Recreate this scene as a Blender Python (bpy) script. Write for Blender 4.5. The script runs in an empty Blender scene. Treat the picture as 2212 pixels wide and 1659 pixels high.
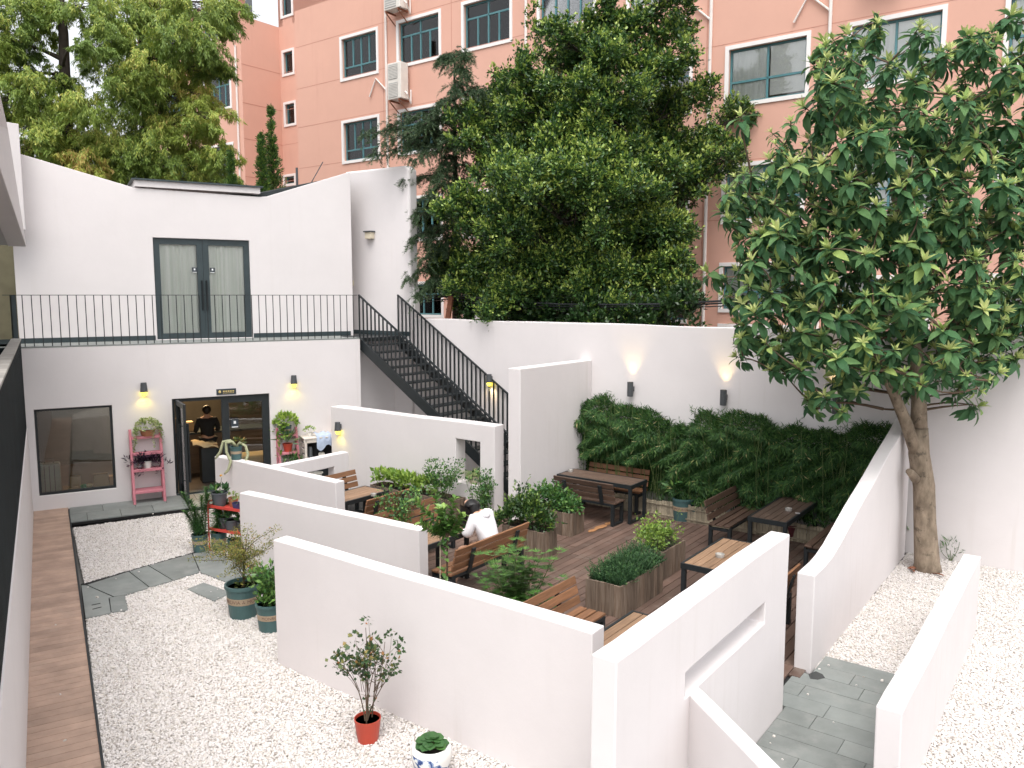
import bpy, math, random
import numpy as np
from mathutils import Vector, Matrix

SC = bpy.context.scene
COL = SC.collection
random.seed(5)
RNG = np.random.default_rng(7)

# ------------------------------------------------------------------ camera, sky, sun, exposure
CAM_H, FPX = 4.4, 1720.0
PITCH = math.atan(191.5 / FPX)
cam_data = bpy.data.cameras.new('camera')
cam_data.sensor_width = 36.0
cam_data.lens = 36.0 * FPX / 2212.0
cam_data.clip_start = 0.05
cam_data.clip_end = 500.0
cam = bpy.data.objects.new('camera', cam_data)
cam.location = (0, 0, CAM_H)
cam.rotation_euler = (math.pi / 2 - PITCH, 0, 0)
COL.objects.link(cam)
SC.camera = cam

SUN_EL, SUN_AZ = math.radians(64), math.radians(182)     # azimuth clockwise from +Y
world = bpy.data.worlds.new('World')
SC.world = world
world.use_nodes = True
wn = world.node_tree
bg = wn.nodes['Background']
sky = wn.nodes.new('ShaderNodeTexSky')
sky.sky_type = 'NISHITA'
sky.sun_disc = False
sky.sun_elevation = SUN_EL
sky.sun_rotation = SUN_AZ
sky.dust_density = 4.0
sky.air_density = 1.0
sky.ozone_density = 1.0
hs = wn.nodes.new('ShaderNodeHueSaturation')
hs.inputs['Saturation'].default_value = 0.16
wn.links.new(sky.outputs[0], hs.inputs['Color'])
wn.links.new(hs.outputs[0], bg.inputs['Color'])
bg.inputs['Strength'].default_value = 0.15

sun_d = bpy.data.lights.new('sun', 'SUN')
sun_d.energy = 0.55
sun_d.angle = math.radians(40)
sun_d.color = (1.0, 0.95, 0.88)
sun = bpy.data.objects.new('sun', sun_d)
sd = Vector((math.sin(SUN_AZ) * math.cos(SUN_EL), math.cos(SUN_AZ) * math.cos(SUN_EL), math.sin(SUN_EL)))
sun.rotation_euler = sd.to_track_quat('Z', 'Y').to_euler()
sun.location = (0, 0, 30)
COL.objects.link(sun)

SC.view_settings.view_transform = 'Standard'
SC.view_settings.look = 'None'
SC.view_settings.gamma = 1.0
SC.view_settings.exposure = 1.15
SC.render.resolution_x, SC.render.resolution_y = 1024, 768
SC.cycles.max_bounces = 8
SC.cycles.transparent_max_bounces = 12

# ------------------------------------------------------------------ measuring helpers
def ray(px, py):
    a = (px - 1106) / FPX
    b = -(py - 829.5) / FPX
    return np.array([a, math.cos(PITCH) + b * math.sin(PITCH), -math.sin(PITCH) + b * math.cos(PITCH)])
def G(px, py, z=0.0):
    d = ray(px, py); t = (z - CAM_H) / d[2]
    return np.array([0, 0, CAM_H]) + t * d
def D(px, py, y):
    d = ray(px, py); t = y / d[1]
    return np.array([0, 0, CAM_H]) + t * d
def PL(px, py, P0, d):
    r = ray(px, py)
    M = np.array([[r[0], -d[0]], [r[1], -d[1]]])
    t, s = np.linalg.solve(M, np.array(P0[:2]))
    return float(s), float(CAM_H + t * r[2])
def dirv(deg):
    return np.array([math.sin(math.radians(deg)), math.cos(math.radians(deg))])
U = dirv(36.8); V = np.array([-U[1], U[0]])          # partition walls, deck furniture
F = dirv(60.5); N = np.array([-F[1], F[0]])          # cafe facade
NB = dirv(-30.5); FB = np.array([NB[1], -NB[0]])     # boardwalk and balcony on the left
def v3(p, z=0.0): return np.array([p[0], p[1], z], float)

# ------------------------------------------------------------------ mesh builder
class MB:
    def __init__(s): s.v = []; s.n = 0; s.f = []; s.r = []; s.uv = []
    def add(s, verts, faces, r=None, uv=None):
        verts = np.asarray(verts, float).reshape(-1, 3)
        if r is None: r = random.random()
        for f in faces:
            s.f.append(np.asarray(f, np.int64)[None, :] + s.n); s.r.append(np.array([r])); s.uv.append(np.zeros((len(f), 2)))
        s.v.append(verts); s.n += len(verts)
        return s
    def batch(s, verts, tmpl, r, uvt=None):
        """verts (n,k,3); tmpl (m,4) faces inside one item; r (n,)"""
        n, k, _ = verts.shape; tmpl = np.asarray(tmpl)
        if n == 0: return s
        f = (np.arange(n)[:, None, None] * k + tmpl[None]) + s.n
        s.f.append(f.reshape(-1, tmpl.shape[1])); s.r.append(np.repeat(r, len(tmpl)))
        if uvt is None: s.uv.append(np.zeros((n * len(tmpl) * tmpl.shape[1], 2)))
        else: s.uv.append(np.tile(np.asarray(uvt)[tmpl.reshape(-1)], (n, 1)))
        s.v.append(verts.reshape(-1, 3)); s.n += n * k
        return s
    def obox(s, o, ax, ay, az, r=None):
        o, ax, ay, az = (np.asarray(q, float) for q in (o, ax, ay, az))
        if np.dot(np.cross(ax, ay), az) < 0: ax, ay = ay, ax
        c = [o, o + ax, o + ax + ay, o + ay]
        return s.add(c + [q + az for q in c], [(0, 3, 2, 1), (4, 5, 6, 7), (0, 1, 5, 4), (1, 2, 6, 5), (2, 3, 7, 6), (3, 0, 4, 7)], r)
    def box(s, x0, x1, y0, y1, z0, z1, r=None):
        return s.obox((x0, y0, z0), (x1 - x0, 0, 0), (0, y1 - y0, 0), (0, 0, z1 - z0), r)
    def prism(s, poly, z0, z1, r=None):
        n = len(poly); a = np.array(poly)
        if np.sum(a[:, 0] * np.roll(a[:, 1], -1) - np.roll(a[:, 0], -1) * a[:, 1]) < 0: poly = poly[::-1]
        v = [(p[0], p[1], z0) for p in poly] + [(p[0], p[1], z1) for p in poly]
        return s.add(v, [tuple(range(n - 1, -1, -1)), tuple(range(n, 2 * n))] + [(i, (i + 1) % n, n + (i + 1) % n, n + i) for i in range(n)], r)
    def tube(s, pts, rad, n=8, r=None, cap=True):
        pts = [np.asarray(p, float) for p in pts]; m = len(pts)
        rad = [rad] * m if np.isscalar(rad) else list(rad)
        ring = []; prev = None
        for i, p in enumerate(pts):
            t = pts[min(i + 1, m - 1)] - pts[max(i - 1, 0)]; t = t / (np.linalg.norm(t) + 1e-9)
            if prev is None:
                a = np.array([0, 0, 1.]) if abs(t[2]) < .9 else np.array([1., 0, 0])
            else: a = prev
            a = a - t * np.dot(a, t); a /= np.linalg.norm(a) + 1e-9; b = np.cross(t, a); prev = a
            for k in range(n):
                q = 2 * math.pi * k / n
                ring.append(p + rad[i] * (math.cos(q) * a + math.sin(q) * b))
        fs = [(i * n + k, i * n + (k + 1) % n, (i + 1) * n + (k + 1) % n, (i + 1) * n + k) for i in range(m - 1) for k in range(n)]
        if cap: fs += [tuple(range(n - 1, -1, -1)), tuple(range((m - 1) * n, m * n))]
        return s.add(ring, fs, r)
    def bar(s, a, b, w, h=None, r=None, up=(0, 0, 1)):
        """square bar from a to b"""
        a = np.asarray(a, float); b = np.asarray(b, float); h = h or w
        t = b - a; t /= np.linalg.norm(t); up = np.asarray(up, float)
        if abs(np.dot(t, up)) > .95: up = np.array([U[0], U[1], 0])
        x = np.cross(t, up); x /= np.linalg.norm(x); y = np.cross(x, t)
        return s.obox(a - x * w / 2 - y * h / 2, x * w, y * h, b - a, r)
    def lathe(s, prof, c=(0, 0, 0), n=24, r=None):
        c = np.asarray(c, float); vs = []; m = len(prof)
        for (rr, z) in prof:
            for k in range(n):
                q = 2 * math.pi * k / n
                vs.append(c + np.array([rr * math.cos(q), rr * math.sin(q), z]))
        fs = [(i * n + k, i * n + (k + 1) % n, (i + 1) * n + (k + 1) % n, (i + 1) * n + k) for i in range(m - 1) for k in range(n)]
        if prof[0][0] > 1e-4: fs.append(tuple(range(n - 1, -1, -1)))
        if prof[-1][0] > 1e-4: fs.append(tuple(range((m - 1) * n, m * n)))
        return s.add(vs, fs, r)
    def build(s, name, mat, parent=None, origin=None, smooth=False, bevel=0.0, seg=2):
        if origin is None:
            origin = OFF.get(parent.name, (0, 0, 0)) if parent else (0, 0, 0)
        origin = np.asarray(origin, float)
        v = (np.concatenate(s.v) - origin) if s.v else np.zeros((0, 3))
        tot, loops = [], []
        for f in s.f:
            tot.append(np.full(len(f), f.shape[1])); loops.append(f.reshape(-1))
        tot = np.concatenate(tot); loops = np.concatenate(loops)
        me = bpy.data.meshes.new(name)
        me.vertices.add(len(v)); me.vertices.foreach_set('co', v.astype(np.float32).reshape(-1))
        me.loops.add(len(loops)); me.loops.foreach_set('vertex_index', loops.astype(np.int32))
        me.polygons.add(len(tot))
        me.polygons.foreach_set('loop_start', (np.cumsum(tot) - tot).astype(np.int32))
        at = me.attributes.new('rnd', 'FLOAT', 'FACE'); at.data.foreach_set('value', np.concatenate(s.r).astype(np.float32))
        uvl = me.uv_layers.new(name='UVMap'); uvl.data.foreach_set('uv', np.concatenate(s.uv).astype(np.float32).reshape(-1))
        me.update(calc_edges=True)
        me.polygons.foreach_set('use_smooth', np.full(len(tot), bool(smooth)))
        me.materials.append(mat)
        o = bpy.data.objects.new(name, me); COL.objects.link(o)
        if parent: o.parent = parent
        else: o.location = origin
        OFF[o.name] = tuple(origin)
        if bevel:
            b = o.modifiers.new('bevel', 'BEVEL'); b.width = bevel; b.segments = seg; b.limit_method = 'ANGLE'; b.angle_limit = math.radians(40)
        return o
OFF = {}
def tag(o, label=None, cat=None, group=None, kind=None):
    for k, q in (('label', label), ('category', cat), ('group', group), ('kind', kind)):
        if q: o[k] = q
    return o
def thing(name, loc, label, cat, group=None, local=False, rz=0.0):
    o = bpy.data.objects.new(name, None); COL.objects.link(o)
    loc = [float(q) for q in loc]
    o.location = loc; o.rotation_euler = (0, 0, rz); o.empty_display_size = .2
    OFF[o.name] = (0, 0, 0) if local else tuple(loc)
    return tag(o, label, cat, group)
def dup(root, loc, rz, label, group=None):
    r = root.copy(); COL.objects.link(r); r.location = [float(q) for q in loc]; r.rotation_euler = (0, 0, rz); r['label'] = label
    if group: r['group'] = group
    for ch in list(root.children):
        c = ch.copy(); COL.objects.link(c); c.parent = r
        for g in list(ch.children):
            d = g.copy(); COL.objects.link(d); d.parent = c
    return r
def rz_of(d): return math.atan2(d[1], d[0])

# ------------------------------------------------------------------ materials
def new_mat(name):
    m = bpy.data.materials.new(name); m.use_nodes = True
    nt = m.node_tree; p = nt.nodes['Principled BSDF']
    return m, nt, p
def pm(name, col, rough=.6, var=.1, scale=4.0, bump=0.0, bscale=40.0, rvar=0.0, spec=.5, metal=0.0, stretch=None, col2=None, stain=None):
    m, nt, p = new_mat(name); L = nt.links.new; nn = nt.nodes.new
    p.inputs['Roughness'].default_value = rough; p.inputs['Metallic'].default_value = metal
    p.inputs['Specular IOR Level'].default_value = spec
    tc = nn('ShaderNodeTexCoord'); vec = tc.outputs['Object']
    if stretch:
        mp = nn('ShaderNodeMapping'); mp.inputs['Scale'].default_value = stretch; L(vec, mp.inputs[0]); vec = mp.outputs[0]
    no = nn('ShaderNodeTexNoise'); no.inputs['Scale'].default_value = scale; no.inputs['Detail'].default_value = 6; no.inputs['Roughness'].default_value = .6
    L(vec, no.inputs['Vector'])
    cr = nn('ShaderNodeValToRGB'); c = np.array(col); c2 = np.array(col2) if col2 else c * (1 + var)
    cr.color_ramp.elements[0].position = .3; cr.color_ramp.elements[1].position = .7
    cr.color_ramp.elements[0].color = (*(c * (1 - var)), 1); cr.color_ramp.elements[1].color = (*np.minimum(c2, 1), 1)
    L(no.outputs[0], cr.inputs[0]); out = cr.outputs[0]
    if rvar:
        a = nn('ShaderNodeAttribute'); a.attribute_name = 'rnd'
        mr = nn('ShaderNodeMapRange'); mr.inputs[3].default_value = 1 - rvar; mr.inputs[4].default_value = 1 + rvar
        L(a.outputs['Fac'], mr.inputs[0])
        mx = nn('ShaderNodeVectorMath'); mx.operation = 'SCALE'; L(out, mx.inputs[0]); L(mr.outputs[0], mx.inputs['Scale']); out = mx.outputs[0]
    if stain:
        n3 = nn('ShaderNodeTexNoise'); n3.inputs['Scale'].default_value = stain[1]; n3.inputs['Detail'].default_value = 8; n3.inputs['Roughness'].default_value = .7
        L(tc.outputs['Object'], n3.inputs['Vector'])
        r3 = nn('ShaderNodeValToRGB'); r3.color_ramp.elements[0].position = stain[2]; r3.color_ramp.elements[1].position = stain[3]
        r3.color_ramp.elements[0].color = (0, 0, 0, 1); r3.color_ramp.elements[1].color = (1, 1, 1, 1)
        L(n3.outputs[0], r3.inputs[0])
        m3 = nn('ShaderNodeMix'); m3.data_type = 'RGBA'; L(r3.outputs[0], m3.inputs['Factor']); L(out, m3.inputs[6]); m3.inputs[7].default_value = (*stain[0], 1); out = m3.outputs[2]
    L(out, p.inputs['Base Color'])
    if bump:
        n2 = nn('ShaderNodeTexNoise'); n2.inputs['Scale'].default_value = bscale; n2.inputs['Detail'].default_value = 4
        L(vec, n2.inputs['Vector'])
        b = nn('ShaderNodeBump'); b.inputs['Strength'].default_value = bump; b.inputs['Distance'].default_value = .01
        L(n2.outputs[0], b.inputs['Height']); L(b.outputs[0], p.inputs['Normal'])
    return m
def leaf_mat(name, ramp, rough=.45, trans=.25, veins=False, spec=.5):
    m, nt, p = new_mat(name); L = nt.links.new; nn = nt.nodes.new
    a = nn('ShaderNodeAttribute'); a.attribute_name = 'rnd'
    cr = nn('ShaderNodeValToRGB'); els = cr.color_ramp.elements
    while len(els) < len(ramp): els.new(.5)
    for e, (pos, c) in zip(els, ramp): e.position = pos; e.color = (*c, 1)
    L(a.outputs['Fac'], cr.inputs[0])
    out = cr.outputs[0]
    p.inputs['Roughness'].default_value = rough; p.inputs['Specular IOR Level'].default_value = spec
    if veins:
        uv = nn('ShaderNodeUVMap'); sx = nn('ShaderNodeSeparateXYZ'); L(uv.outputs[0], sx.inputs[0])
        s1 = nn('ShaderNodeMath'); s1.operation = 'SUBTRACT'; L(sx.outputs[0], s1.inputs[0]); s1.inputs[1].default_value = .5
        ab = nn('ShaderNodeMath'); ab.operation = 'ABSOLUTE'; L(s1.outputs[0], ab.inputs[0])
        m1 = nn('ShaderNodeMath'); m1.operation = 'MULTIPLY_ADD'; L(ab.outputs[0], m1.inputs[0]); m1.inputs[1].default_value = -.7; L(sx.outputs[1], m1.inputs[2])
        m2 = nn('ShaderNodeMath'); m2.operation = 'MULTIPLY'; L(m1.outputs[0], m2.inputs[0]); m2.inputs[1].default_value = 75
        si = nn('ShaderNodeMath'); si.operation = 'SINE'; L(m2.outputs[0], si.inputs[0])
        b = nn('ShaderNodeBump'); b.inputs['Strength'].default_value = .55; b.inputs['Distance'].default_value = .006
        L(si.outputs[0], b.inputs['Height']); L(b.outputs[0], p.inputs['Normal'])
    L(out, p.inputs['Base Color'])
    if trans:
        t = nn('ShaderNodeBsdfTranslucent'); L(out, t.inputs[0])
        mx = nn('ShaderNodeMixShader'); mx.inputs[0].default_value = trans
        L(p.outputs[0], mx.inputs[1]); L(t.outputs[0], mx.inputs[2]); L(mx.outputs[0], nt.nodes['Material Output'].inputs[0])
    return m
def glass_mat(name, tint=(.8, .86, .84), refl=.9, rough=.02, ior=1.52):
    m, nt, p = new_mat(name); L = nt.links.new; nn = nt.nodes.new
    tr = nn('ShaderNodeBsdfTransparent'); tr.inputs[0].default_value = (*tint, 1)
    gl = nn('ShaderNodeBsdfGlossy'); gl.inputs['Roughness'].default_value = rough; gl.inputs[0].default_value = (refl, refl, refl, 1)
    fr = nn('ShaderNodeFresnel'); fr.inputs[0].default_value = ior
    mx = nn('ShaderNodeMixShader'); L(fr.outputs[0], mx.inputs[0]); L(tr.outputs[0], mx.inputs[1]); L(gl.outputs[0], mx.inputs[2])
    L(mx.outputs[0], nt.nodes['Material Output'].inputs[0]); return m
def emit_mat(name, col, s):
    m, nt, p = new_mat(name); p.inputs['Base Color'].default_value = (*col, 1)
    p.inputs['Emission Color'].default_value = (*col, 1); p.inputs['Emission Strength'].default_value = s; return m

M = {}
def plaster(name, col, amt, streak=(7, 7, .30), sc=1.0, tint=(.55, .50, .46)):
    """painted render: trowel unevenness, faint vertical run marks and blotches"""
    m, nt, p = new_mat(name); nn = nt.nodes.new; L = nt.links.new; tc = nn('ShaderNodeTexCoord'); c = np.array(col)
    n1 = nn('ShaderNodeTexNoise'); n1.inputs['Scale'].default_value = .9; n1.inputs['Detail'].default_value = 7; n1.inputs['Roughness'].default_value = .65; L(tc.outputs['Object'], n1.inputs['Vector'])
    r1 = nn('ShaderNodeValToRGB'); r1.color_ramp.elements[0].position = .3; r1.color_ramp.elements[1].position = .7; r1.color_ramp.elements[0].color = (*(c * .965), 1); r1.color_ramp.elements[1].color = (*np.minimum(c * 1.02, 1), 1); L(n1.outputs[0], r1.inputs[0])
    mp = nn('ShaderNodeMapping'); mp.inputs['Scale'].default_value = streak; L(tc.outputs['Object'], mp.inputs[0])
    n2 = nn('ShaderNodeTexNoise'); n2.inputs['Scale'].default_value = sc; n2.inputs['Detail'].default_value = 6; n2.inputs['Roughness'].default_value = .6; L(mp.outputs[0], n2.inputs['Vector'])
    r2 = nn('ShaderNodeValToRGB'); r2.color_ramp.elements[0].position = .56; r2.color_ramp.elements[1].position = .82; r2.color_ramp.elements[0].color = (0, 0, 0, 1); r2.color_ramp.elements[1].color = (amt, amt, amt, 1); L(n2.outputs[0], r2.inputs[0])
    n3 = nn('ShaderNodeTexNoise'); n3.inputs['Scale'].default_value = .55; n3.inputs['Detail'].default_value = 3; L(tc.outputs['Object'], n3.inputs['Vector'])
    r3 = nn('ShaderNodeValToRGB'); r3.color_ramp.elements[0].position = .45; r3.color_ramp.elements[1].position = .65; L(n3.outputs[0], r3.inputs[0])
    mm = nn('ShaderNodeMath'); mm.operation = 'MULTIPLY'; L(r2.outputs[0], mm.inputs[0]); L(r3.outputs[0], mm.inputs[1])
    mx = nn('ShaderNodeMix'); mx.data_type = 'RGBA'; L(mm.outputs[0], mx.inputs['Factor']); L(r1.outputs[0], mx.inputs[6]); mx.inputs[7].default_value = (*tint, 1); L(mx.outputs[2], p.inputs['Base Color'])
    p.inputs['Roughness'].default_value = .82; p.inputs['Specular IOR Level'].default_value = .3
    n4 = nn('ShaderNodeTexNoise'); n4.inputs['Scale'].default_value = 5; n4.inputs['Detail'].default_value = 9; n4.inputs['Roughness'].default_value = .7; L(tc.outputs['Object'], n4.inputs['Vector'])
    b = nn('ShaderNodeBump'); b.inputs['Strength'].default_value = .16; b.inputs['Distance'].default_value = .02; L(n4.outputs[0], b.inputs['Height']); L(b.outputs[0], p.inputs['Normal'])
    return m
M['plaster'] = plaster('white plaster', (.69, .65, .646), .55)
M['plaster_clean'] = plaster('fresh white plaster', (.69, .65, .646), .30)
M['terracotta'] = plaster('terracotta wall paint', (.645, .37, .288), .6, (2.2, 2.2, .16), 1.0, (.50, .25, .19))
M['trim'] = pm('white window trim', (.78, .74, .72), .6, .03)
M['joint'] = pm('dark render joint', (.50, .24, .18), .8, .05)
M['teal'] = pm('teal window frame', (.07, .19, .21), .45, .1)
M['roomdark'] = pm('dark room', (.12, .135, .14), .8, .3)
M['curtain_w'] = pm('pale curtain cloth', (.84, .86, .84), .85, .12, 2, stretch=(6, 6, .3))
M['blind'] = pm('white blind', (.86, .87, .85), .8, .05)
M['win_glass'] = glass_mat('window glass', (.985, .99, .985), ior=1.6)
M['door_glass'] = glass_mat('door glass', (.985, .99, .985), ior=1.45)
M['cafe_glass'] = glass_mat('shop window glass', (.90, .93, .92), ior=1.8)
M['black'] = pm('black metal', (.012, .016, .018), .5, .2, 8, .03, 80)
M['blackslat'] = pm('black slat cladding', (.008, .013, .015), .8, .3, 3, .2, 30, rvar=.4, spec=.15)
M['frame_dark'] = pm('dark aluminium frame', (.03, .045, .05), .4, .15)
M['slab'] = pm('grey stone slab', (.195, .21, .20), .65, .18, 2.2, .15, 60, rvar=.08, stain=((.27, .275, .26), 3, .5, .8))
M['slabgap'] = pm('dark slab bedding', (.012, .012, .012), .9, .2)
M['bed'] = pm('gravel bed', (.48, .445, .41), .9, .3, 30)
M['earth'] = pm('courtyard ground', (.22, .21, .20), .9, .2, 1)
M['decking'] = pm('brown composite decking', (.125, .078, .060), .6, .2, 2.5, .15, 60, rvar=.25, stain=((.25, .21, .175), 1.6, .52, .85))
M['deckwalk'] = pm('reddish boardwalk board', (.40, .275, .21), .6, .2, 3, .15, 60, rvar=.12, stain=((.46, .35, .28), 2.2, .55, .9))
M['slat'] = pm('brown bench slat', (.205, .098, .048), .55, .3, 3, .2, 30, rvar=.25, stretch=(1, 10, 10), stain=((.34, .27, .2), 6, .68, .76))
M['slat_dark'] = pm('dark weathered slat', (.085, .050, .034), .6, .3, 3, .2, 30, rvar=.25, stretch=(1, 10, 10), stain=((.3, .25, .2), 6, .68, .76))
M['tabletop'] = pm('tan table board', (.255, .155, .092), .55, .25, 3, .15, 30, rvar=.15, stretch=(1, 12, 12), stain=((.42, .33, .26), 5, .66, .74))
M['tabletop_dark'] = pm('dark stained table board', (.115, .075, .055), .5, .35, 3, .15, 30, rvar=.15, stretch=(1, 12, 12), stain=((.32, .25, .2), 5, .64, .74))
M['planter'] = pm('weathered plank', (.135, .082, .050), .8, .35, 3, .3, 30, rvar=.3, stretch=(12, 12, .9), col2=(.22, .17, .13))
M['soil'] = pm('dark soil', (.02, .015, .012), .95, .4, 20, .5, 60)
M['teapot'] = pm('blue green plastic pot', (.055, .115, .115), .45, .1, 5)
M['band'] = pm('tan pot band', (.38, .29, .20), .6, .1)
M['lettering'] = pm('brown lettering', (.16, .09, .06), .6, .05)
M['greypot'] = pm('slate grey plastic pot', (.085, .095, .105), .5, .1)
M['redpot'] = pm('red plastic pot', (.42, .055, .03), .45, .08)
M['clay'] = pm('terracotta clay', (.36, .15, .075), .7, .15)
M['whitepot'] = pm('white ceramic', (.72, .70, .66), .3, .03)
M['navy'] = pm('navy plastic', (.05, .06, .16), .5, .1)
M['cartred'] = pm('red painted steel', (.60, .065, .05), .4, .06)
M['pink'] = pm('pink painted wood', (.55, .20, .24), .6, .14, 6, .1, 40)
M['pallet'] = pm('white washed pallet wood', (.62, .57, .52), .75, .2, 5, .2, 30, stain=((.25, .2, .15), 7, .58, .75), stretch=None)
M['bark'] = pm('grey brown bark', (.20, .15, .105), .9, .35, 9, .9, 14, stretch=(1, 1, .45), col2=(.33, .26, .19), stain=((.09, .07, .05), 6, .56, .66))
M['twig'] = pm('brown twig', (.10, .065, .04), .8, .2)
M['trunk_dark'] = pm('dark trunk bark', (.05, .038, .03), .9, .3, 6, .5, 20)
M['stem_green'] = pm('green stem', (.09, .13, .04), .6, .2)
M['skin'] = pm('skin', (.55, .32, .22), .5, .05)
M['hair'] = pm('black hair', (.008, .007, .007), .4, .3, 6, .3, 60, stretch=(20, 20, 1))
M['hoodie'] = pm('white cotton', (.76, .74, .76), .85, .03, 6, .15, 30)
M['shorts'] = pm('tan cloth', (.42, .24, .13), .85, .1)
M['darkcloth'] = pm('black cloth', (.012, .013, .015), .85, .2)
M['dull_orange'] = pm('dull orange', (.34, .165, .07), .8, .15)
M['wood_in'] = pm('wood grain counter panel', (.19, .14, .095), .6, .2, 3, stretch=(.6, .6, 6))
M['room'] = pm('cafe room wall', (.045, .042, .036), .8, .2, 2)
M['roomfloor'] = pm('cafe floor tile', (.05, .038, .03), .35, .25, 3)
M['cardboard'] = pm('cardboard', (.40, .27, .14), .8, .1)
M['cream'] = pm('cream cloth', (.62, .50, .30), .85, .08)
M['suitcase'] = pm('silver green suitcase', (.22, .27, .25), .3, .1)
M['olive'] = pm('olive corridor wall', (.155, .14, .085), .8, .15, 3)
M['captile'] = pm('grey cap tile', (.30, .28, .255), .7, .15, 5, rvar=.15)
M['roofgrey'] = pm('grey soffit', (.50, .48, .47), .8, .05)
M['tar'] = pm('black roofing felt', (.014, .02, .021), .8, .3, 4, .2, 20)
M['acwhite'] = pm('off white air conditioner', (.66, .62, .57), .5, .06)
M['acgrille'] = pm('grey fan grille', (.40, .39, .37), .6, .1)
M['pipe'] = pm('white pipe', (.72, .66, .62), .5, .05)
M['rust'] = pm('rusty steel', (.22, .085, .045), .8, .3, 8)
M['cable'] = pm('black cable', (.012, .014, .016), .6, .2)
M['lampgrey'] = pm('dark grey lamp body', (.06, .065, .07), .5, .1)
M['bulb'] = emit_mat('lit lamp glass', (1.0, .80, .05), 2.6)
M['bulbw'] = emit_mat('warm lit lamp glass', (1.0, .72, .38), 2.5)
M['offglass'] = pm('cream lamp glass', (.62, .55, .42), .4, .05)
M['sticker'] = pm('dark sticker', (.03, .04, .05), .5, .1)
M['stickw'] = pm('white print', (.75, .76, .76), .5, .02)
M['gold'] = pm('gold print', (.55, .42, .16), .4, .05)
M['blueglaze'] = None
M['yellow'] = pm('yellow plastic', (.72, .38, .02), .4, .05)
M['bluecloth'] = pm('pale blue cloth', (.38, .45, .58), .85, .12, 10)
M['greenplastic'] = pm('green plastic bag', (.03, .30, .10), .3, .3, 10)
M['ashglass'] = pm('cloudy glass', (.40, .38, .35), .15, .3, 20)
M['paper'] = pm('white paper scrap', (.72, .70, .68), .8, .05)
M['reed'] = pm('pale reed slat', (.33, .28, .20), .8, .25, 4, rvar=.25)
M['bottle'] = pm('dark wine bottle', (.02, .012, .012), .15, .3)
M['maroon'] = pm('maroon plastic', (.09, .012, .018), .5, .2)
M['door_curtain'] = pm('grey green curtain', (.74, .79, .70), .85, .12, 1.6, stretch=(9, 9, .12), col2=(.90, .90, .86))
M['screen'] = pm('laptop screen', (.02, .035, .09), .3, .3)

# foliage ramps (dark leaf -> light leaf, for new growth and painted top light)
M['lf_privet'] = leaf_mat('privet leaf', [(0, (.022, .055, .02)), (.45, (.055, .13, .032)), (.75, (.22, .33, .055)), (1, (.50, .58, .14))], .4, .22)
M['lf_cedar'] = leaf_mat('cedar needle', [(0, (.025, .05, .025)), (.6, (.065, .12, .05)), (1, (.19, .24, .09))], .6, .15)
M['lf_redwood'] = leaf_mat('dawn redwood leaf', [(0, (.05, .10, .025)), (.4, (.16, .25, .045)), (.7, (.36, .44, .08)), (.88, (.54, .55, .13)), (1, (.58, .40, .13))], .55, .3)
M['lf_loquat'] = leaf_mat('loquat leaf', [(0, (.035, .105, .048)), (.3, (.085, .20, .082)), (.55, (.175, .315, .115)), (.75, (.40, .52, .15)), (1, (.74, .78, .34))], .40, .28, veins=True, spec=.28)
M['lf_bamboo'] = leaf_mat('bamboo leaf', [(0, (.016, .050, .016)), (.5, (.038, .098, .026)), (.85, (.10, .19, .045)), (.93, (.2, .22, .07)), (1, (.42, .36, .18))], .5, .2, spec=.2)
M['lf_green'] = leaf_mat('garden leaf', [(0, (.02, .065, .022)), (.5, (.055, .15, .038)), (1, (.18, .32, .07))], .45, .22)
M['lf_lime'] = leaf_mat('lime green leaf', [(0, (.05, .12, .02)), (.5, (.14, .25, .04)), (1, (.34, .46, .09))], .45, .28)
M['lf_sapling'] = leaf_mat('sapling leaf', [(0, (.03, .09, .025)), (.5, (.085, .19, .04)), (1, (.28, .42, .10))], .38, .25)
M['lf_box'] = leaf_mat('box leaf', [(0, (.016, .045, .014)), (.6, (.05, .11, .025)), (1, (.22, .32, .05))], .4, .2)
M['lf_rosemary'] = leaf_mat('rosemary needle', [(0, (.018, .055, .022)), (.6, (.055, .14, .045)), (1, (.18, .30, .10))], .55, .2)
M['lf_purple'] = leaf_mat('purple leaf', [(0, (.012, .008, .016)), (.7, (.03, .015, .035)), (1, (.09, .035, .07))], .45, .1)
M['lf_spider'] = leaf_mat('variegated leaf', [(0, (.10, .16, .04)), (.5, (.22, .30, .09)), (1, (.48, .52, .28))], .45, .25)
M['lf_autumn'] = leaf_mat('yellowing fine leaf', [(0, (.05, .08, .02)), (.5, (.17, .20, .045)), (.85, (.36, .31, .07)), (1, (.38, .18, .06))], .55, .3)
M['lf_vine'] = leaf_mat('small shrub leaf', [(0, (.02, .055, .018)), (.75, (.05, .10, .03)), (.88, (.24, .22, .06)), (1, (.36, .12, .05))], .45, .2)
M['lf_cactus'] = pm('pale cactus stem', (.32, .33, .20), .7, .2, 30, .3, 60)

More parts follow.
